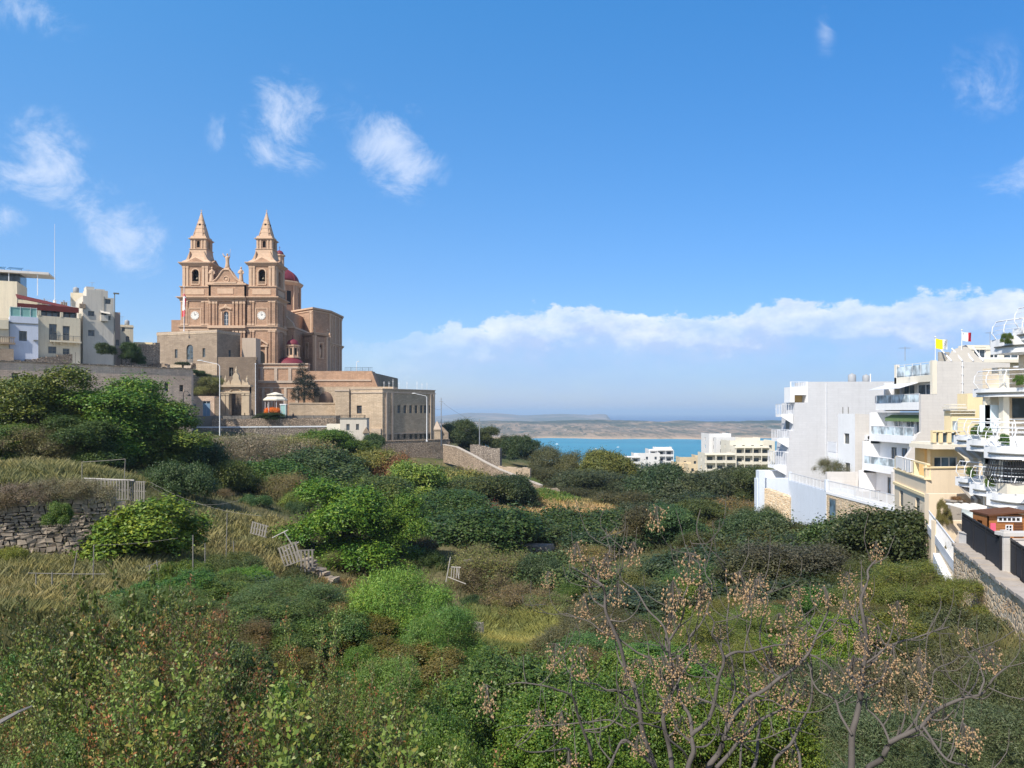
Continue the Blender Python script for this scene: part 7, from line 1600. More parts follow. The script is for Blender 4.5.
# big trees at the left
put('tree', 44, 371, 100, 82, (.048, .080, .020), 'tall broad green tree nearest the left edge, in front of the long stone wall', 'tree', name='broadleaf_tree', ybase=478, var=0)
put('tree', 110, 380, 106, 85, (.056, .098, .022), 'broad bright green tree right of the tallest left tree', 'tree', name='broadleaf_tree', ybase=480, var=1)
put('tree', 158, 401, 84, 88, (.058, .096, .026), 'shorter lighter green tree beside the black hooked lamp', 'tree', name='broadleaf_tree', ybase=478, var=2)
put('tree', 6, 426, 70, 74, (.045, .075, .018), 'yellow green tree cut by the left edge below the blue board', 'tree', name='broadleaf_tree', ybase=482, var=2)
put('tree', 84, 418, 76, 76, (.026, .048, .016), 'darker low tree between the two tallest left trees', 'tree', name='broadleaf_tree', ybase=480, var=0)
L_ = [ # kind, px, ytop, width, Y, colour, label
 ('leafy',145,503,96,50,BR,'bright green rounded bush in front of the dry stone wall','shrub',562),
 ('dense',190,440,70,95,DK,'very dark shrub right of the left trees','shrub',500),
 ('wispy',215,436,70,105,GY,'grey leafless twiggy shrub below the white road edge','shrub',478),
 ('wispy',262,432,80,118,GY,'long grey twiggy thicket under the promenade wall','shrub',474),
 ('dense',255,462,92,100,(.035,.062,.022),'dark green rounded shrub below the grey thicket','shrub',512),
 ('wispy',305,436,60,128,(.12,.13,.085),'pale grey green twiggy shrub under the small cream house','shrub',470),
 ('dense',322,430,50,146,MID,'green bush on the bank left of the small cream house','shrub',452),
 ('dense',355,440,38,150,(.05,.075,.02),'green bush directly under the small cream house','shrub',458),
 ('dense',376,434,21,160,DKB,'small dark tree against the rubble wall under the convent','tree',457),
 ('low',365,452,60,142,YG,'yellow green scrub mound on the bank below the convent','shrub',472),
 ('low',397,455,40,142,PK,'pinkish brown scrub on the bank below the convent','shrub',480),
 ('dense',325,452,88,112,(.032,.052,.022),'large dark shrub at the centre of the bank below the promenade','shrub',508),
 ('dense',375,478,70,95,(.04,.066,.022),'dark green shrub just behind the big central tree','shrub',520),
 ('leafy',415,464,62,118,(.085,.14,.03),'pale bright green tree on the bank below the convent','tree',508),
 ('leafy',392,482,40,105,(.06,.10,.03),'mid green bush left below the pale bright green tree','shrub',512),
 ('tree',345,483,96,70,(.052,.098,.018),'big round fresh green tree in the middle of the valley','tree',580),
 ('tree',392,496,64,72,(.060,.105,.022),'lighter green right half of the central tree pair','tree',576),
 ('low',450,470,80,140,YG,'yellowish scrub slope under the garden wall','shrub',500),
 ('dense',475,478,64,118,(.035,.05,.022),'dark shrub under the middle of the garden wall','shrub',520),
 ('dense',505,474,46,120,DK,'dark green shrub left of the bright garden patch','shrub',520),
 ('low',475,500,40,108,(.13,.075,.06),'pink flowering shrub among dark bushes','shrub',520),
 ('dense',448,492,80,100,(.03,.05,.02),'dark shrub left of the pink flowering shrub','shrub',530),
 ('dense',478,508,110,84,(.026,.044,.018),'very large dark mound of evergreen shrub left of the flat rock','shrub',572),
 ('dense',520,520,70,92,(.034,.055,.022),'dark shrub above the flat pale rock','shrub',552),
 ('low',575,511,120,98,(.026,.044,.020),'wide dark green mound below the yellow grass','shrub',545),
 ('dense',612,535,100,78,(.028,.046,.022),'dark green shrub mass right of the flat rock','shrub',590),
 ('low',560,560,130,68,(.036,.056,.026),'grey green shrub band above the grassy clearing','shrub',600),
 ('dense',660,530,66,88,(.026,.042,.024),'dark shrub right end of the yellow grass','shrub',570),
 ('wispy',735,500,74,100,(.11,.075,.03),'orange brown dry shrub left of the white retaining block','shrub',522),
 ('wispy',705,520,60,92,(.07,.065,.03),'olive brown dry shrub below the orange one','shrub',545),
 ('wispy',520,588,70,60,(.085,.075,.045),'brown dry scrub above the grassy clearing','shrub',615),
 ('wispy',485,560,60,66,(.085,.075,.045),'brown dry thicket by the broken white chair','shrub',600),
 # ridge towards the bay
 ('dense',458,420,34,200,DKB,'dark bushy tree right beside the tiny stone lodge','tree',446),
 ('dense',484,428,34,205,(.04,.055,.03),'dark tree behind the right utility pole','tree',448),
 ('dense',521,436,32,190,(.022,.036,.020),'small very dark tree standing against the blue bay','tree',462),
 ('dense',503,436,24,215,DKB,'dark bush between two trees on the ridge by the bay','shrub',456),
 ('fine',552,447,52,182,(.05,.058,.035),'grey green tree at the left of the tree row before the bay','tree',482),
 ('fine',578,452,44,170,(.055,.06,.035),'dull green tree in the middle of the tree row before the bay','tree',490),
 ('dense',607,452,46,165,(.07,.08,.03),'rounded olive green tree right in front of the bay','tree',492),
 ('fine',588,470,70,150,(.04,.048,.03),'dark scrubby tree below the rounded olive green tree','tree',502),
 ('fine',545,468,50,160,(.05,.05,.03),'brownish tree just right of the garden wall end','tree',490),
 ('dense',640,478,60,150,(.034,.046,.026),'dark tree below the low grey-roofed building','tree',505),
 ('dense',662,466,56,135,(.028,.042,.026),'large dark round tree before the yellow houses','tree',520),
 ('dense',690,474,62,128,(.030,.046,.028),'dark tree right of the round tree before the yellow houses','tree',525),
 ('dense',722,470,62,132,(.034,.050,.030),'dark grey green tree below the cream apartment block','tree',515),
 ('dense',750,468,44,128,(.036,.052,.028),'dark tree touching the white garden wall','tree',505),
 ('dense',700,495,80,112,(.03,.045,.025),'wide dark tree left of the orange brown shrub','tree',535),
 ('fine',620,492,80,125,(.05,.055,.03),'dull olive tree above the right end of the yellow grass','tree',522),
 ('fine',572,488,60,140,(.045,.05,.028),'dull dark shrub behind the bright garden patch','shrub',508),
 # dark belt in front of the white houses
 ('dense',690,545,96,74,(.026,.040,.022),'dark evergreen at the left end of the belt below the white houses','tree',610),
 ('dense',742,528,92,72,(.032,.048,.026),'dark evergreen under the ice blue block, left side','tree',600),
 ('dense',790,524,84,66,(.030,.046,.026),'dark evergreen under the ice blue block, right side','tree',600),
 ('dense',838,520,84,60,(.036,.054,.026),'mid dark evergreen below the metal railing','tree',605),
 ('dense',885,510,96,50,(.022,.036,.018),'tallest dark evergreen, below the yellow house','tree',605),
 ('dense',765,560,110,56,(.030,.048,.028),'broad dark shrub in the belt, lower middle','tree',640),
 ('dense',830,570,100,48,(.030,.048,.026),'broad dark shrub in the belt, lower right','tree',640),
 ('dense',905,570,80,42,(.026,.042,.022),'dark shrub beside the whitewashed sloping wall','tree',630),
 ('dense',700,585,100,52,(.028,.044,.024),'broad dark shrub in the belt, lower left','tree',650),
 ('dense',770,541,118,61,(.034,.050,.030),'full grey green evergreen in the middle of the belt, under the ice blue block','tree',625),
 ('dense',700,556,112,60,(.026,.040,.024),'full dark evergreen at the left of the belt, in front of the smaller ones','tree',635),
 ('dense',848,548,104,50,(.030,.046,.026),'full dark evergreen left of the tallest evergreen','tree',640),
 ('dense',728,582,120,44,(.026,.042,.022),'dark evergreen in the second row of the belt, left','tree',650),
 ('dense',806,590,120,41,(.028,.044,.024),'dark evergreen in the second row of the belt, right','tree',655),
 ('dense',650,592,110,46,(.028,.042,.024),'dark evergreen left of the belt, behind the leftmost bare tree','tree',640),
 ('dense',640,505,70,105,(.032,.044,.026),'dark dull evergreen at the right end of the dry grass slope','tree',545),
 ('low',925,572,50,38.5,(.07,.06,.035),'brownish scrub climbing the foot of the whitewashed wall','shrub',625),
 ('leafy',868,608,110,36,(.06,.11,.022),'bright green bramble mass under the tallest evergreen','shrub',680),
 ('leafy',780,640,110,32,(.055,.10,.022),'bright green bramble mass in the lower middle right','shrub',700),
 ('leafy',700,650,120,34,(.045,.085,.02),'bright green bramble mass behind the bare branches, left','shrub',700),
 ('fine',960,612,90,30,(.045,.06,.04),'grey green shrub under the yellow rubble wall','shrub',680),
 # middle foreground
 ('nearfine',395,572,100,34,(.075,.14,.04),'light green feathery bush below the central tree','shrub',680),
 ('nearfine',440,610,80,30,(.06,.12,.035),'fresh green feathery bush left of the grassy clearing','shrub',700),
 ('near',330,618,90,30,(.045,.075,.025),'mid green bush left of the feathery bush','shrub',690),
 ('dense',238,580,122,40,(.028,.042,.024),'grey dark rounded evergreen above the reddish foreground twigs','shrub',660),
 ('dense',30,580,70,42,(.04,.055,.04),'dark grey green bush at the left edge under the dry stone wall','shrub',640),
 ('near',500,650,150,22,(.040,.075,.020),'dense ivy green mass in the lower centre','shrub',790),
 ('near',590,655,130,23,(.050,.085,.020),'dense leafy mass right of the lower centre','shrub',790),
 ('near',440,690,120,18,(.042,.075,.018),'dark leafy mass at the bottom centre','shrub',820),
 ('near',555,700,140,17,(.055,.095,.020),'brighter leafy mass at the bottom, under the bare branches','shrub',820),
 ('near',660,680,120,20,(.050,.085,.020),'leafy mass behind the left bare tree','shrub',800),
 ('near',745,690,120,19,(.060,.10,.022),'leafy mass behind the middle bare tree','shrub',800),
 ('nearfine',830,670,130,22,(.045,.065,.035),'dull green feathery mass behind the right bare tree','shrub',790),
 ('nearfine',930,645,150,20,(.055,.070,.050),'large grey green feathery tree, lower right','tree',800),
 ('nearfine',1010,640,110,18,(.050,.066,.046),'grey green feathery tree cut by the right edge','tree',800),
 ('nearfine',900,700,140,16,(.050,.064,.045),'low grey green feathery mass at the bottom right','shrub',820),
 ('nearfine',985,710,140,14,(.055,.068,.048),'grey feathery mass at the bottom right corner','shrub',840),
]
for (k_, px, yt, w_, Y, col, lab, cat, yb) in L_:
    put(k_, px, yt, w_, Y, col, lab, cat, ybase=yb+4, name='tree' if cat == 'tree' else 'shrub')

# scrub that fills the slopes between the named bushes
clear = [(505, 640, 62, 36), (600, 518, 85, 17), (545, 503, 60, 11), (335, 602, 48, 22), (70, 600, 100, 36), (60, 478, 90, 14), (565, 494, 34, 9), (570, 545, 12, 6), (220, 545, 90, 26), (300, 550, 30, 16), (535, 549, 22, 8), (630, 560, 20, 14), (90, 520, 60, 40), (45, 545, 75, 34)]
cnt = 0; rs = random.Random(5)
YS = []
Y = 26.0
while Y < 175: YS.append(Y); Y *= 1.085
placed = []
for Y in YS:
    px = -30+rs.uniform(0, 30)
    while px < 930:
        step = rs.uniform(38, 70); px += step
        if px > 930: break
        y_ = Y*rs.uniform(.96, 1.04); x = XW(px, y_); g = G(x, y_); py = 412-g/y_*FPX
        if py > 790 or (px > 760 and y_ > 70) or (px < 235 and y_ > 100) or (px < 425 and y_ > 150) or py < 430: continue
        if any(((px-a)/c)**2+((py-b)/d)**2 < 1.15 for a, b, c, d in clear): continue
        if any(abs(py-h/2/y_*FPX - b) < d and abs(px-a) < c*.8 for a, b, c, d in clear for h in (2.0,)): continue
        W = rs.choice((rs.uniform(1.6, 3.0), rs.uniform(3.0, 6.5))) if y_ > 45 else rs.uniform(1.8, 4.5); h = W*rs.uniform(.3, .7)
        u = rs.random(); zone = 'on the left terraces' if px < 300 else ('on the valley floor' if py > 540 else 'on the bank below the convent and the garden wall')
        if px > 620: zone = 'in the hollow below the white houses'
        if y_ < 48: kd, col, nm = rs.choice([('near', (.045, .07, .02), 'mid green leafy bush'), ('nearfine', (.06, .075, .035), 'grey green feathery bush'), ('near', (.065, .095, .025), 'fresh green leafy bush')])
        elif px > 620: kd, col, nm = rs.choice([('dense', (.028, .044, .024), 'dark evergreen bush'), ('dense', (.036, .052, .026), 'grey green evergreen bush'), ('fine', (.045, .052, .032), 'dull olive bush')]); h = W*rs.uniform(.5, .75)
        elif u < .5: kd, col, nm = 'low', (.038, .058, .024), 'low dark green scrub bush'
        elif u < .72: kd, col, nm = 'wispy', (.10, .10, .05), 'olive brown twiggy bush'
        elif u < .88: kd, col, nm = 'fine', (.055, .07, .038), 'grey green fine-leaved bush'
        else: kd, col, nm = 'low', (.075, .10, .03), 'yellow green low bush'
        put(kd, px, 412-(g+h)/y_*FPX, W/y_*FPX, y_, col, nm+' '+zone, 'bush', group=nm+' '+zone, ybase=py+2, name='scrub_bush', jit=.3); cnt += 1
print('scrub', cnt)

# ------------------------------------------------------------------ grass and herbs: too many to count
def blades(name, N, xr, yr, hmean, wd, colr, mask=None, label=None, fan=.35, py_fn=None):
    x = np.zeros(0); y = np.zeros(0)
    while len(x) < N:
        yy = np.exp(rng.uniform(math.log(yr[0]), math.log(yr[1]), N)); pxs = rng.uniform(xr[0], xr[1], N); xx = (pxs-512)/FPX*yy
        cl = vnoise(xx, yy, 1.3, 31); k = cl > rng.random(N)*.75
        if mask is not None:
            zz = ground_np(xx, yy); py = 412-zz/yy*FPX; k &= mask(pxs, py)
        x = np.concatenate([x, xx[k]]); y = np.concatenate([y, yy[k]])
        if mask is not None and len(x) < N*.02: break
    x = x[:N]; y = y[:N]; z = ground_np(x, y); n_ = len(x)
    h = hmean*(.5+rng.random(n_))*(.6+.8*vnoise(x, y, 3.0, 32)); a = rng.uniform(0, 6.28, n_); le = rng.normal(size=(n_, 2))*fan
    w_ = wd*(.6+.8*rng.random(n_))*np.maximum(.5, y/60)
    dx, dy = np.cos(a)*w_/2, np.sin(a)*w_/2
    v = np.stack([np.stack([x-dx, y-dy, z-.05], -1), np.stack([x+dx, y+dy, z-.05], -1), np.stack([x+le[:, 0]*h*.4+dx*.7, y+le[:, 1]*h*.4+dy*.7, z+h*.6], -1), np.stack([x+le[:, 0]*h, y+le[:, 1]*h, z+h], -1)], 1).reshape(-1, 3)
    col = np.clip(vnoise(x, y, 5.0, 33)*.7+.3*rng.random(n_), 0, 1)
    o = np_mesh(name, v, np.arange(4*n_).reshape(-1, 4), FOL, None, col); o.color = colr+(1,); tag(o, label, None, None, 'stuff'); return o
blades('grass', 190000, (-120, 1150), (19, 150), .42, .035, (.14, .14, .065), None, 'mixed wild grass and herbs covering the valley slopes')
def el_mask(es): return lambda px, py: np.any([((px-a)/c)**2+((py-b)/d)**2 < 1 for a, b, c, d in es], axis=0)
blades('dry_grass', 60000, (450, 780), (85, 150), .5, .04, (.42, .34, .16), el_mask([(600, 518, 100, 22), (545, 503, 60, 12), (510, 492, 40, 10), (690, 535, 45, 12), (650, 500, 30, 8)]), 'straw yellow dry grass on the terrace below the garden wall')
blades('garden_crop', 12000, (530, 610), (110, 140), .5, .09, (.12, .20, .04), el_mask([(565, 494, 34, 8)]), 'bright green low crop in the small garden patch')
blades('clearing_grass', 60000, (420, 600), (36, 72), .5, .035, (.27, .28, .10), el_mask([(505, 640, 66, 38)]), 'light green grass in the clearing in the middle of the valley')
blades('straw', 30000, (270, 400), (45, 70), .4, .04, (.30, .22, .11), el_mask([(335, 602, 52, 22)]), 'pale dry straw grass below the central tree')
blades('terrace_grass', 90000, (-40, 300), (30, 75), .55, .035, (.22, .22, .10), el_mask([(70, 600, 130, 44), (60, 478, 110, 14), (220, 548, 100, 34)]), 'tall pale green grass on the left terraces')

for (px, py, Y, w_) in ((1008, 346, 41, 10), (1018, 388, 41, 8), (975, 437, 43.3, 8), (988, 441, 42.3, 8), (1003, 447, 40.6, 9), (972, 480, 44, 7), (990, 488, 42, 8)):
    put('near', px, py-13, w_, Y, (.05, .09, .03), 'potted green plant standing behind a curved white balcony railing', 'potted plant', group='potted plants on the curved white balconies', ybase=py, name='potted_plant')
put('wispy', 830, 458, 26, 81.5, (.06, .075, .045), 'small grey green olive tree in a pot on the ice blue terrace', 'tree', ybase=478, name='olive_tree')
put('near', 944, 500, 12, 44, (.09, .10, .04), 'climbing plant beside the white stair railing in the peach courtyard', 'plant', ybase=532, name='climbing_plant')
put('wispy', 957, 496, 12, 45.2, (.12, .07, .04), 'brown drooping plants in the grey planter box', 'plant', ybase=502, name='planter_plant')
put('near', 952, 541, 10, 41, (.11, .09, .05), 'small dry tuft at the bottom of the white stair railing', 'plant', ybase=549, name='dry_tuft')
put('near', 976, 555, 8, 36.5, (.12, .10, .07), 'small dry tuft growing on the cement path', 'plant', ybase=561, name='dry_tuft')
# ------------------------------------------------------------------ dry stone wall, fences, pallets and rocks in the valley
STN = plain('dry_stone', (.34, .28, .215), .95, .45, 2.2); WOODG = plain('weathered_grey_wood', (.25, .23, .20), .9, .3, 5); WOODW = plain('bleached_white_wood', (.44, .41, .37), .85, .2, 5)
def stone_pile(A, B, z0, z1, sz, rs, depth=.8, lean=.1):
    L = math.hypot(B[0]-A[0], B[1]-A[1]); m1 = MB((A[0], A[1], 0), yaw_of(A, B)); z = z0
    while z < z1:
        h = sz*rs.uniform(.45, 1.0); u = rs.uniform(-.2, 0)
        while u < L:
            d = sz*rs.uniform(.7, 1.8); top = z1-.5*rs.random()-(.7*abs(math.sin(u*.5)))
            if z < top:
                j = lambda q: rs.uniform(-q, q)*sz
                y = lean*(z-z0)+j(.12); g = .03
                z += j(.0); c = [(u+g, y, z+g), (u+d-g, y, z+g), (u+d-g, y+depth, z+g), (u+g, y+depth, z+g), (u+g, y, z+h-g), (u+d-g, y, z+h-g), (u+d-g, y+depth, z+h-g), (u+g, y+depth, z+h-g)]
                m1.add([(a+j(.2), b+j(.2), e+j(.16)) for a, b, e in c], [(0, 3, 2, 1), (4, 5, 6, 7), (0, 1, 5, 4), (1, 2, 6, 5), (2, 3, 7, 6), (3, 0, 4, 7)])
            u += d
        z += h*.95
    return m1
rs = random.Random(3)
m1 = stone_pile(pxy(-34, 45), pxy(116, 48.5), -10.4, -5.0, .36, rs)
thing_mesh(m1, 'dry_stone_wall', STN, 'high dry stone terrace wall at the left, half covered by dry vines', 'wall')
m1 = stone_pile(pxy(300, 63), pxy(330, 61), -14.5, -12.6, .4, rs); thing_mesh(m1, 'dry_stone_wall', STN, 'short crumbling stone wall beside the leaning grey pallets', 'wall')
m1 = stone_pile(pxy(193, 37), pxy(222, 40), -9.6, -8.2, .35, rs); thing_mesh(m1, 'dry_stone_wall', STN, 'small tumbled stone bank above the dark rounded evergreen', 'wall')
for (px, yt, w_, Y, yb) in ((22, 482, 50, 46.5, 508), (54, 478, 50, 47.3, 503), (88, 478, 44, 48.3, 503), (-2, 492, 34, 46, 515)):
    put('wispy', px, yt, w_, Y, (.13, .115, .105), 'dry grey vine draped over the high dry stone wall', 'vine', group='dry grey vines draped over the high dry stone wall', ybase=yb, name='dry_vine')
put('leafy', 58, 503, 22, 45.8, MID, 'small green bush growing out of the dry stone wall', 'shrub', ybase=528)
put('near', 8, 548, 34, 44, (.10, .13, .03), 'yellow flowering bush at the left edge below the dry stone wall', 'shrub', ybase=580)
def rock(px, py, w_, h_, Y, label):
    m1 = MB(); W = w_/FPX*Y/2; H = h_/FPX*Y; x = XW(px, Y); z = ZW(py+h_, Y); r2 = random.Random(px)
    n = 9; top = []; bot = []
    for k in range(n):
        a = 2*math.pi*k/n; q = r2.uniform(.75, 1.05); bot.append((x+W*q*math.cos(a), Y+W*.7*q*math.sin(a), z-.5)); top.append((x+W*q*.92*math.cos(a), Y+W*.6*q*math.sin(a), z+H*r2.uniform(.8, 1.05)))
    m1.add(bot+top, [tuple(range(n-1, -1, -1)), tuple(range(n, 2*n))]+[(k, (k+1) % n, n+(k+1) % n, n+k) for k in range(n)])
    thing_mesh(m1, 'rock', plain('pale_rock', (.36, .31, .26), .95, .3, 2), label, 'rock')
rock(537, 544, 38, 7, 86, 'long flat pale rock among the dark bushes in the valley centre'); rock(519, 541, 10, 8, 86, 'small upright pale stone at the left end of the long flat rock')
rock(469, 559, 14, 6, 68, 'pale boulder right above the broken white chair'); rock(508, 520, 8, 11, 96, 'narrow pale stone standing between dark shrubs under the pink flowering shrub')
rock(800, 522, 14, 5, 92, 'pale rock under the ice blue retaining block'); rock(478, 622, 12, 6, 48, 'grey stone at the left border of the grassy clearing')
def post(px, yt, yb, Y, label, r=.045, lean=0.0, mat=None, group=None):
    x = XW(px, Y); m1 = MB(); m1.tube([(x, Y, ZW(yb+6, Y)), (x+lean*.5, Y, ZW((yt+yb)/2, Y)), (x+lean, Y, ZW(yt, Y))], [r, r, r*.85], 6); thing_mesh(m1, 'fence_post', mat or WOODG, label, 'post', group, base=(x, Y, ZW(yb+6, Y))); return Vector((x+lean, Y, ZW(yt, Y)+.0))
gp = 'thin grey posts of the broken terrace fences'; gl = 'thin grey post of the broken fences on the left terraces'
tops = [post(px, yt, yb, Y, gl, .032, ln, None, gp) for px, yt, yb, Y, ln in ((82, 462, 486, 58, 0), (124, 459, 486, 58, .1), (93, 545, 585, 42, .05), (70, 552, 588, 41, .4), (193, 535, 578, 42, 0), (226, 513, 560, 50, .08), (205, 543, 562, 46, 0), (234, 541, 556, 50, -.05), (148, 565, 590, 40, .1), (52, 572, 592, 38, 0), (36, 574, 594, 38, 0), (160, 560, 580, 41, -.2))]
rail_l = [('upper', tops[0], tops[1])]
wire(tops[0], tops[1], .02, 'straight pole rail lying between two posts behind the pallet fence', .022, WOODG, 'rail')
wire(P(150, 482, 57), P(262, 516, 52), .5, 'long slack wire from the pallet fence to the broken pallets', .010, WOODG)
wire(P(150, 486, 56), P(240, 500, 56), .8, 'second slack wire right of the pallet fence', .008, WOODG)
wire(tops[2], P(178, 538, 43), .1, 'horizontal wire in front of the bright green bush', .008, WOODG)
wire(P(28, 573, 38), P(105, 574, 39), .02, 'pale horizontal rail in the high grass at the left', .02, WOODG, 'rail')
wire(P(146, 567, 40), P(161, 561, 41), 0, 'short pale wooden stick propped on a post in the high grass', .02, WOODG, 'rail')
def pallet(px, py, wpx, hpx, Y, yaw, label, tilt=0.0, slats=7, mat=None):
    o_ = P(px, py, Y); W = wpx/FPX*Y; H = hpx/FPX*Y; t = thing('pallet', label, 'pallet', tuple(o_)); 
    M = Matrix.Translation(o_) @ Matrix.Rotation(yaw, 4, 'Z') @ Matrix.Rotation(tilt, 4, 'Y')
    for nm, bx in (('frame', [(0, W, -.03, .03, 0, .08), (0, W, -.03, .03, H/2-.04, H/2+.04), (0, W, -.03, .03, H-.08, H)]), ('slat', [(W*(k+.15)/slats, W*(k+.15)/slats+W/slats*.5, -.06, -.032, 0, H) for k in range(slats)])):
        if nm == 'frame':
            m1 = MB(); [m1.box(*b) for b in bx]; m1.v = [tuple(M @ Vector(v)) for v in m1.v]; m1.build('frame', mat or WOODG, t)
        else:
            for b in bx: m1 = MB(); m1.box(*b); m1.v = [tuple(M @ Vector(v)) for v in m1.v]; m1.build('slat', mat or WOODG, t)
    return t
pallet(86, 500, 24, 20, 56, R(4), 'grey wooden pallet standing upright at the left end of the pallet fence'); pallet(110, 500, 19, 20, 56, R(6), 'grey wooden pallet in the middle of the pallet fence'); pallet(130, 501, 18, 20, 56.5, R(-12), 'grey wooden pallet at the right end of the pallet fence')
m1 = MB(); a = P(84, 478.5, 56); b = P(134, 480.5, 56.3); m1.tube([tuple(a), tuple(b)], .07, 5); thing_mesh(m1, 'wooden_beam', WOODW, 'pale beam laid along the top of the pallet fence', 'beam')
pallet(250, 533, 19, 12, 62, R(-15), 'grey pallet leaning at the left of the tumbled stones', R(12), 6); pallet(284, 567, 22, 20, 60, R(-10), 'grey pallet leaning to the right beside the crumbling wall', R(-20), 6); pallet(296, 572, 18, 22, 61.5, R(10), 'narrow grey pallet standing under the big round tree', 0, 5)
for (a, b, lab) in ((P(272, 538, 60), P(288, 530, 60.5), 'pale stick lying above the leaning pallets, pointing up right'), (P(284, 532, 60), P(293, 546, 60.2), 'pale stick crossing the leaning pallets, pointing down right'), (P(284, 552, 60), P(299, 542, 60), 'pale plank propped against the crumbling wall')):
    m1 = MB(); m1.tube([tuple(a), tuple(b)], .05, 5); thing_mesh(m1, 'stick', WOODW, lab, 'stick')
t = thing('broken_chair', 'broken white wooden chair frame standing on the slope in the middle of the valley', 'chair', tuple(P(452, 583, 60)))
m1 = MB(); m1.tube([tuple(P(446, 582, 60)), tuple(P(450.5, 557, 60))], .04, 5); m1.build('leg', WOODW, t)
m1 = MB(); m1.tube([tuple(P(459, 579, 60)), tuple(P(457, 568, 60))], .035, 5); m1.build('leg', WOODW, t)
for k in range(4): m1 = MB(); m1.tube([tuple(P(451+k*2.6, 578, 60)), tuple(P(452+k*2.4, 567, 60))], .035, 4); m1.build('slat', WOODW, t)
m1 = MB(); m1.tube([tuple(P(448, 577, 60)), tuple(P(466, 584, 59.5))], .035, 5); m1.build('seat_rail', WOODW, t)
m1 = MB(); m1.tube([tuple(P(451, 567, 60)), tuple(P(461, 567.5, 60))], .045, 5); m1.build('top_rail', WOODW, t)

# ------------------------------------------------------------------ boats in the bay
def boat(px, py, Lm, label, sail=False):
    Y = 90*FPX/(py-412); x = XW(px, Y); t = thing('boat', label, 'boat', (x, Y, -90))
    m1 = MB((x, Y, -90)); s = Lm/10; m1.add([(-5*s, -1.5*s, .8*s), (3*s, -1.7*s, .9*s), (5.5*s, 0, 1.4*s), (3*s, 1.7*s, .9*s), (-5*s, 1.5*s, .8*s), (-4.5*s, -1*s, -.4*s), (3*s, -1*s, -.4*s), (4.6*s, 0, -.4*s), (3*s, 1*s, -.4*s), (-4.5*s, 1*s, -.4*s)],
        [(0, 1, 2, 3, 4), (9, 8, 7, 6, 5), (0, 5, 6, 1), (1, 6, 7, 2), (2, 7, 8, 3), (3, 8, 9, 4), (4, 9, 5, 0)]); m1.build('hull', WHITE, t)
    m1 = MB((x, Y, -90)); m1.frus(-2*s, 2*s, -1.1*s, 1.1*s, .9*s, -1.6*s, 1.2*s, -.9*s, .9*s, 2.3*s); m1.build('cabin', WHITE, t)
    if sail:
        m1 = MB((x, Y, -90)); m1.tube([(0, 0, 1*s), (0, 0, 14*s)], .12*s, 5); m1.add([(.2*s, 0, 2.5*s), (.2*s, 0, 13.5*s), (-4.5*s, .3*s, 2.5*s), (.2*s, .1*s, 2.5*s), (.2*s, .1*s, 13.5*s), (-4.5*s, .4*s, 2.5*s)], [(0, 1, 2), (5, 4, 3)]); m1.build('mast_and_sail', METALW, t)
boat(557, 444.5, 12, 'small white motor boat on the turquoise bay, left half'); boat(618, 447.5, 9, 'tiny white boat near the terraced white building'); boat(616.5, 419.5, 60, 'white sailing boat far out beyond the headland', True) if False else None
boat(596, 449, 7, 'tiny white boat in the middle of the turquoise bay')

# ------------------------------------------------------------------ foreground: shoots with small leaves, reddish at the tips
m_, n, out = newmat('red_tip_leaf'); at = n.node('ShaderNodeAttribute', attribute_name='rnd'); cr = n.node('ShaderNodeValToRGB'); n.l.new(at.outputs['Fac'], cr.inputs[0]); oi = n.node('ShaderNodeObjectInfo')
E = cr.color_ramp.elements; E[0].position = 0; E[0].color = (.075, .12, .026, 1); E[1].position = 1; E[1].color = (.28, .10, .04, 1)
e = E.new(.45); e.color = (.13, .18, .038, 1); e = E.new(.72); e.color = (.20, .165, .045, 1)
cc_ = n.mix(1.0, cr.outputs[0], oi.outputs['Color'], 'MULTIPLY'); d_ = n.node('ShaderNodeBsdfPrincipled'); n.l.new(cc_, d_.inputs['Base Color']); d_.inputs['Roughness'].default_value = .5; tr_ = n.node('ShaderNodeBsdfTranslucent'); n.l.new(cc_, tr_.inputs[0])
mx = n.node('ShaderNodeMixShader'); mx.inputs[0].default_value = .2; n.l.new(d_.outputs[0], mx.inputs[1]); n.l.new(tr_.outputs[0], mx.inputs[2]); n.l.new(mx.outputs[0], out.inputs[0]); REDTIP = m_
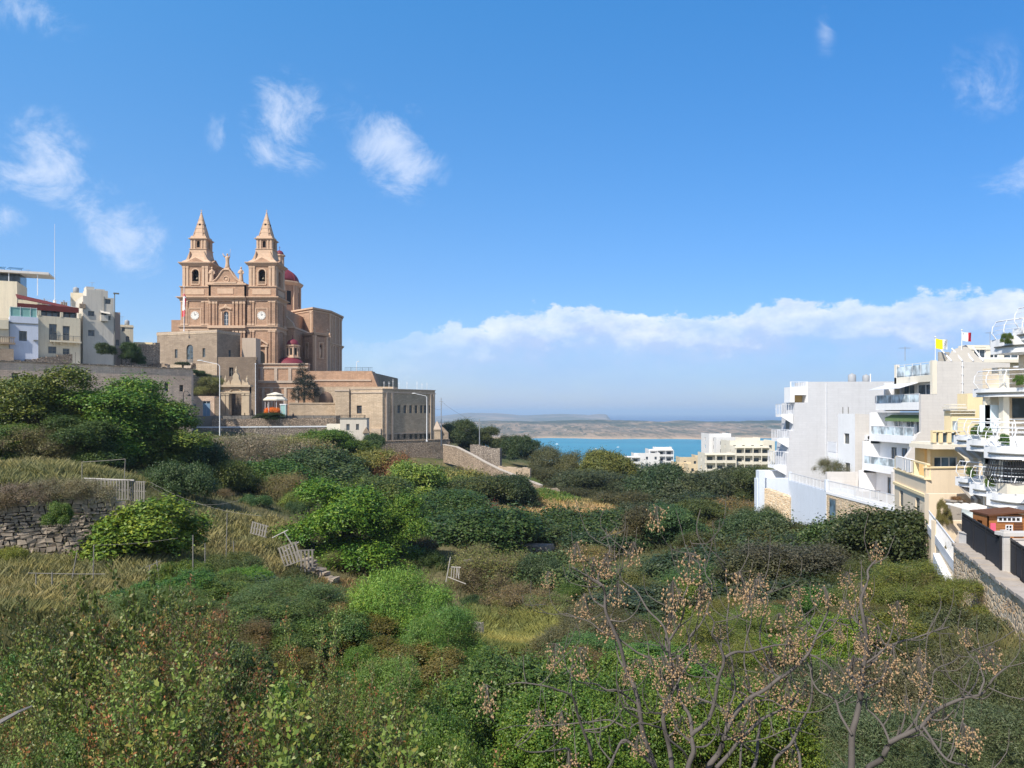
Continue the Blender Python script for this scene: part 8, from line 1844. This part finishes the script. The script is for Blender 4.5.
def shoot_mesh(seed, H=3.2, ns=26, rad=1.0, red=.5, ls=1.0):
    r2 = random.Random(seed); V = []; Q = []; Rn = []; MI = []; off = 0
    C, Nn, Ln, Wd, Rr, Tg = [], [], [], [], [], []
    SC, SN, SL, SW, ST = [], [], [], [], []
    for s in range(ns):
        a = r2.uniform(0, 6.28); q = rad*math.sqrt(r2.random())*.55; h = H*r2.uniform(.55, 1.0); le = r2.uniform(.1, .45)*rad; b = (q*math.cos(a), q*math.sin(a)); a2 = a+r2.uniform(-.8, .8); redness = r2.random()
        def ptf(t): return np.array([b[0]+le*math.cos(a2)*t*t*1.6+.06*math.sin(t*9+s), b[1]+le*math.sin(a2)*t*t*1.6+.06*math.cos(t*7+s), h*t])
        K = 12
        segs = [(ptf(k/K), ptf((k+1)/K), .016*(1-.6*k/K)) for k in range(K)]
        tw = []
        for k in range(int(h*11)):
            t = r2.uniform(.18, .98); p0 = ptf(t); aa = r2.uniform(0, 6.28); l_ = r2.uniform(.12, .42)*(1.15-t*.7); p1 = p0+np.array([math.cos(aa)*l_*.8, math.sin(aa)*l_*.8, l_*.75]); segs.append((p0, p1, .006)); tw.append((p0, p1, t))
        tw.append((ptf(.8), ptf(1.0), 1.0)); tw.append((ptf(.6), ptf(.8), .8))
        for (u, v, w_) in segs:
            ax = v-u
            for z_ in (0, 1): SC.append((u+v)/2); SN.append(unit(np.cross(ax, [math.cos(a+z_*1.57), math.sin(a+z_*1.57), .1]))); SL.append(np.linalg.norm(ax)*1.15); SW.append(w_*1.3); ST.append(ax)
        for (u, v, t) in tw:
            nl = max(6, int(np.linalg.norm(v-u)*52/ls))
            for k in range(nl):
                f = r2.random(); c = u+(v-u)*f+np.array([r2.gauss(0, .028) for _ in range(3)]); C.append(c); Nn.append([r2.gauss(0, .8), r2.gauss(0, .8), .6]); Ln.append(ls*r2.uniform(.03, .055)); Wd.append(ls*r2.uniform(.018, .032)); Tg.append((v-u)/max(1e-6, np.linalg.norm(v-u))+np.array([r2.gauss(0, .6) for _ in range(3)]))
                Rr.append(min(1, max(0, .15+.35*f*(t > .7)+red*redness*f*1.0+r2.uniform(-.12, .15))))
    v1, q1, r1 = quads_from(np.array(C), unit(np.array(Nn)), np.array(Ln), np.array(Wd), np.array(Rr), np.array(Tg))
    v2, q2, r2_ = quads_from(np.array(SC), unit(np.array(SN)), np.array(SL), np.array(SW), np.zeros(len(SC)), np.array(ST))
    v = np.concatenate([v1, v2]); q = np.concatenate([q1, q2+len(v1)]); r = np.concatenate([r1, r2_]); mi = np.concatenate([np.zeros(len(q1), int), np.ones(len(q2), int)])
    me = np_mesh('leafy_shoots', v, q, [REDTIP, BARK], mi, r, link=False); me['h'] = float(np.percentile(v[:, 2], 99.5)); me['w'] = 2*rad; return me
SHOOT = [shoot_mesh(51, red=.75), shoot_mesh(52, red=.35, ls=1.25), shoot_mesh(53, 2.8, 30, 1.1, .1, 1.7), shoot_mesh(54, 3.4, 22, .9, .95)]
rs = random.Random(9); k = 0
gS = {0: 'shrub of upright shoots with reddish leaf tips, along the lower left edge', 1: 'shrub of upright shoots with small olive leaves, along the lower left edge', 2: 'shrub of upright fresh green shoots, along the lower left edge', 3: 'shrub of tall shoots with rust red leaves, along the lower left edge'}
gN = {0: 'reddish tipped shoot shrubs at the lower left', 1: 'olive leaved shoot shrubs at the lower left', 2: 'fresh green shoot shrubs at the lower left', 3: 'rust red shoot shrubs at the lower left'}
for Y in (16.0, 13.8, 12.0, 10.4, 9.0):
    px = -40+rs.uniform(0, 30)
    while px < 490:
        px += rs.uniform(46, 105)*11/Y*.85
        if px > 490: break
        prof = float(np.interp(px, [-40, 20, 60, 95, 150, 190, 225, 285, 320, 345, 380, 430, 490], [640, 668, 640, 604, 592, 612, 668, 655, 618, 640, 675, 690, 735]))
        ytop = prof+rs.uniform(-24, 40)+(16-Y)*13*rs.uniform(.6, 1.2)
        if rs.random() < .14: ytop -= 26
        v = rs.choices((0, 1, 2, 3), (3, 3.5, 2.5 if px < 200 else 4.5, 2.2 if 80 < px < 420 else .6))[0]
        me = SHOOT[v]; y_ = Y*rs.uniform(.95, 1.05); x = XW(px, y_); g = G(x, y_); zt = ZW(ytop, y_); h = min(4.6, max(1.5, zt-g)); o = bpy.data.objects.new('shoot_shrub', me); COL.objects.link(o)
        o.location = (x, y_, zt-h); s_ = h/me['h']; sx_ = min(1.3, s_)*rs.uniform(.75, 1.05); o.scale = (sx_, sx_, s_); o.rotation_euler = (rs.uniform(-.08, .08), rs.uniform(-.08, .08), rs.uniform(0, 6.28)); b_ = rs.uniform(.7, 1.8); o.color = (b_, b_*rs.uniform(.92, 1.1), b_*rs.uniform(.8, 1.1), 1); tag(o, gS[v], 'shrub', gN[v]); k += 1
for (px, yt, w_, Y, kd, col, lab) in ((120, 640, 80, 17, 'near', (.05, .09, .022), 'bright leafy bush deep among the shoots, left bottom'), (170, 705, 80, 13, 'near', (.055, .095, .022), 'bright leafy bush at the bottom below the dark leafy bush'), (425, 715, 90, 13.5, 'near', (.045, .085, .02), 'leafy green bush at the bottom, left of the ivy mass'), (455, 740, 80, 12, 'near', (.05, .09, .025), 'small leafy bush at the bottom edge, left of the ivy mass'), (30, 655, 90, 20, 'near', (.05, .10, .03), 'fresh green bush between the shoots at the lower left corner'), (225, 640, 100, 22, 'near', (.035, .055, .025), 'dark leafy bush behind the shoots, left of centre bottom'), (270, 690, 90, 14.5, 'near', (.045, .085, .022), 'green leafy bush among the reddish shoots'), (380, 665, 90, 15.5, 'nearfine', (.06, .12, .035), 'light green feathery bush among the shoots near the bottom centre'), (330, 735, 110, 11.5, 'near', (.04, .07, .02), 'dark leafy bush at the bottom edge among the shoots'), (60, 740, 110, 11, 'near', (.045, .08, .024), 'green leafy bush at the bottom left corner')):
    put(kd, px, yt, w_, Y, col, lab, 'shrub', ybase=yt+130, name='shrub')
print('shoots', k)
# one pale bare stick rising at the bottom left
m1 = MB(); m1.tube([tuple(P(0, 722, 6)), tuple(P(18, 712, 6.1)), tuple(P(32, 706, 6.2))], [.02, .014, .008], 5); m1.tube([tuple(P(92, 790, 7)), tuple(P(91, 735, 7.05)), tuple(P(112, 700, 7.2)), tuple(P(150, 672, 7.4))], [.028, .024, .016, .007], 6) if False else None; thing_mesh(m1, 'bare_branch', BARKG, 'pale bare branch sticking up among the reddish shoots at the bottom left', 'branch')

# ------------------------------------------------------------------ bare trees with hanging bunches of dry tan seeds
SEED = plain('dry_tan_seed', (.36, .235, .125), .8, .35, 20); BK = plain('grey_brown_branch', (.115, .10, .088), .85, .3, 9)
def seed_mesh(seed, nb=64, rad=.17):
    r2 = random.Random(seed); m1 = MB(); 
    for k in range(nb):
        a = r2.uniform(0, 6.28); q = rad*r2.random()**.5; z = -r2.random()**.8*rad*1.7+.03; c = (q*math.cos(a)*(1-abs(z)*1.0), q*math.sin(a)*(1-abs(z)*1.0), z); s = r2.uniform(.010, .016)
        m1.cur = 0; m1.add([(c[0]+s, c[1], c[2]), (c[0], c[1]+s, c[2]), (c[0]-s, c[1], c[2]), (c[0], c[1]-s, c[2]), (c[0], c[1], c[2]+s*1.2), (c[0], c[1], c[2]-s*1.2)], [(0, 1, 4), (1, 2, 4), (2, 3, 4), (3, 0, 4), (1, 0, 5), (2, 1, 5), (3, 2, 5), (0, 3, 5)])
        if k % 3 == 0: m1.cur = 1; m1.tube([(0, 0, .03), c], .0025, 3)
    o = m1.build('seed_bunch', [SEED, BK]); me = o.data; bpy.data.objects.remove(o); return me
SEEDS = [seed_mesh(i) for i in range(5)]
def cat_rom(pts, sub=6):
    out_ = []; P_ = [pts[0]]+pts+[pts[-1]]
    for i in range(1, len(P_)-2):
        p0, p1, p2, p3 = P_[i-1], P_[i], P_[i+1], P_[i+2]
        for k in range(sub):
            t = k/sub; out_.append(.5*((2*p1)+(-p0+p2)*t+(2*p0-5*p1+4*p2-p3)*t*t+(-p0+3*p1-3*p2+p3)*t**3))
    out_.append(pts[-1]); return out_
def bare_tree(label, Y0, limbs, seed, extra=1.0):
    r2 = random.Random(seed); x0, y0 = limbs[0][0][0], limbs[0][0][1]
    base = P(x0, y0, Y0); root = thing('bare_tree', label, 'tree', (base.x, base.y, base.z))
    tips = []; twigs = []; nb = 0
    for li, (pp_, r0, r1, dy) in enumerate([(l, a, b, c) for (*l, a, b, c) in [tuple(q) for q in limbs]]):
        n_ = len(pp_); pts = [P(a, b, Y0+dy[0]+(dy[1]-dy[0])*i/(n_-1)+(r2.uniform(-.12, .12) if 0 < i < n_-1 else 0)) for i, (a, b) in enumerate(pp_)]
        pts = [q for a_, b_ in zip(pts[:-1], pts[1:]) for q in (a_, (a_+b_)/2+Vector((r2.uniform(-.06, .06), r2.uniform(-.06, .06), r2.uniform(-.05, .05))))]+[pts[-1]]; sp_ = cat_rom(pts, 4); m1 = MB(); m1.smooth = True; N_ = len(sp_); m1.tube([tuple(v) for v in sp_], [.80*(r0+(r1-r0)*i/(N_-1)) for i in range(N_)], 7); m1.build('trunk' if li == 0 else 'branch', BK, root)
        tips.append(sp_[-1])
        for k in range(int(N_*.5*extra)):
            i = r2.randrange(N_//4, N_); p = sp_[i]; rr = (r0+(r1-r0)*i/(N_-1))*.5; L = r2.uniform(.25, .95); a = r2.uniform(0, 6.28); d = Vector((math.cos(a), math.sin(a)*.7, r2.uniform(-.1, .9))).normalized()
            c1 = p+d*L*.4; c2 = c1+Vector((d.x*.5, d.y*.5, d.z+.5)).normalized()*L*.4; c3 = c2+Vector((d.x*.2+r2.uniform(-.2, .2), d.y*.3, 1)).normalized()*L*.3; tw = cat_rom([p, c1, c2, c3], 3); twigs.append((tw, max(.006, min(.016, rr)))); tips.append(c3)
            if r2.random() < .5:
                e1 = c1+Vector((r2.uniform(-.4, .4), r2.uniform(-.3, .3), r2.uniform(0, .4))); e2 = e1+Vector((r2.uniform(-.1, .1), 0, r2.uniform(.1, .35))); twigs.append((cat_rom([c1, e1, e2], 3), .006)); tips.append(e2)
    r2.shuffle(twigs)
    for tw, r_ in twigs[:90]:
        m1 = MB(); m1.tube([tuple(v) for v in tw], [r_+(0.0035-r_)*i/(len(tw)-1) for i in range(len(tw))], 5); m1.build('twig', BK, root)
    r2.shuffle(tips); nt = int(len(tips)*.5*extra)
    for p in tips[:min(nt, 34)]:
        o = bpy.data.objects.new('seed_bunch', r2.choice(SEEDS)); COL.objects.link(o); o.parent = root; o.location = p-base; s_ = r2.uniform(.55, 1.15)*Y0/9.5; o.scale = (s_, s_, s_*r2.uniform(.9, 1.3)); o.rotation_euler.z = r2.uniform(0, 6.28)
bare_tree('bare grey tree with a tall pale upright stem, rightmost of the bare trees', 9.0, [
    ((847, 800), (852, 735), (861, 694), (865, 657), (863, 617), (868, 580), (876, 560), .055, .012, (0, .3)),
    ((861, 700), (848, 671), (855, 660), (875, 661), (888, 647), (912, 639), (949, 627), .035, .010, (0, .6)),
    ((850, 800), (868, 768), (890, 743), (922, 726), (949, 704), (982, 694), (1007, 667), .05, .012, (0, -.8)),
    ((979, 695), (984, 680), (976, 655), .018, .008, (-.7, -.5)), ((923, 727), (939, 751), (965, 766), (990, 790), .022, .010, (-.4, -.9)),
    ((890, 743), (874, 715), (868, 696), .02, .010, (-.2, .3)), ((852, 735), (835, 700), (812, 680), (800, 655), .022, .008, (0, 1.0)), ((905, 733), (925, 700), (935, 670), (960, 655), .018, .007, (-.3, .6))], 61, .8)
bare_tree('bare grey tree thick with tan seed bunches, the middle one', 9.6, [
    ((700, 810), (708, 768), (725, 735), (747, 700), (777, 680), (808, 654), (824, 620), (824, 588), .055, .010, (0, .4)),
    ((690, 810), (688, 768), (692, 735), (714, 704), (724, 661), (712, 635), (707, 612), .05, .010, (0, -.4)),
    ((724, 658), (750, 652), (791, 644), .026, .010, (-.2, .1)), ((716, 768), (740, 740), (764, 718), (790, 705), (798, 690), (790, 672), .035, .010, (0, .8)),
    ((735, 800), (756, 760), (760, 720), (748, 700), (730, 690), .035, .010, (.2, .9)), ((692, 735), (680, 700), (672, 660), (668, 625), (680, 590), .035, .008, (-.1, .6)),
    ((725, 735), (735, 690), (728, 640), (729, 600), (726, 568), .02, .006, (0, .5)), ((808, 654), (830, 668), (850, 690), (845, 705), .018, .008, (.3, 0)), ((747, 700), (770, 700), (800, 712), (830, 705), (850, 690), .014, .006, (.2, 0)), ((690, 768), (670, 740), (650, 725), (630, 728), .02, .008, (0, -.6)), ((765, 810), (775, 760), (800, 725), (812, 690), (806, 640), (815, 612), .035, .008, (0, .9)), ((790, 810), (800, 760), (790, 730), (798, 700), .03, .012, (.3, .9)), ((806, 640), (830, 620), (850, 625), .014, .006, (.6, .4)), ((777, 680), (760, 640), (768, 600), (760, 575), .016, .006, (.2, .9)), ((700, 735), (740, 742), (790, 728), (815, 735), .014, .006, (0, .3)), ((714, 704), (680, 690), (650, 660), (640, 620), .02, .006, (-.1, .5)),
    ((740, 770), (752, 700), (746, 640), (752, 600), .02, .007, (0, 1.2))], 62, 1.0)
bare_tree('bare grey tree with long arching branches, leftmost of the bare trees', 9.8, [
    ((662, 815), (655, 768), (639, 706), (626, 670), (606, 613), (602, 585), (572, 567), .055, .012, (0, .4)),
    ((680, 815), (672, 768), (664, 726), (672, 693), (669, 646), (680, 624), (683, 598), .05, .010, (0, -.5)), ((606, 613), (598, 580), (610, 550), (606, 528), .02, .006, (.3, .7)),
    ((639, 706), (616, 690), (596, 684), (572, 676), .02, .009, (.1, -.3)), ((592, 760), (585, 735), (572, 696), (545, 686), (506, 685), .03, .007, (.2, -.2)),
    ((600, 800), (579, 766), (569, 749), (540, 752), (515, 745), .026, .006, (.1, -.4)), ((626, 728), (590, 722), (540, 726), (496, 731), .016, .005, (0, .5)), ((655, 660), (620, 640), (590, 622), (566, 613), .018, .006, (.3, .8)),
    ((669, 646), (648, 610), (622, 580), (615, 545), .02, .006, (-.2, .4)), ((655, 768), (625, 740), (610, 765), (590, 790), .03, .012, (0, -.4)), ((672, 693), (690, 660), (700, 625), (712, 585), (705, 555), .022, .006, (-.2, .8)), ((683, 598), (700, 575), (690, 540), .012, .005, (-.4, 0))], 63, 1.0)
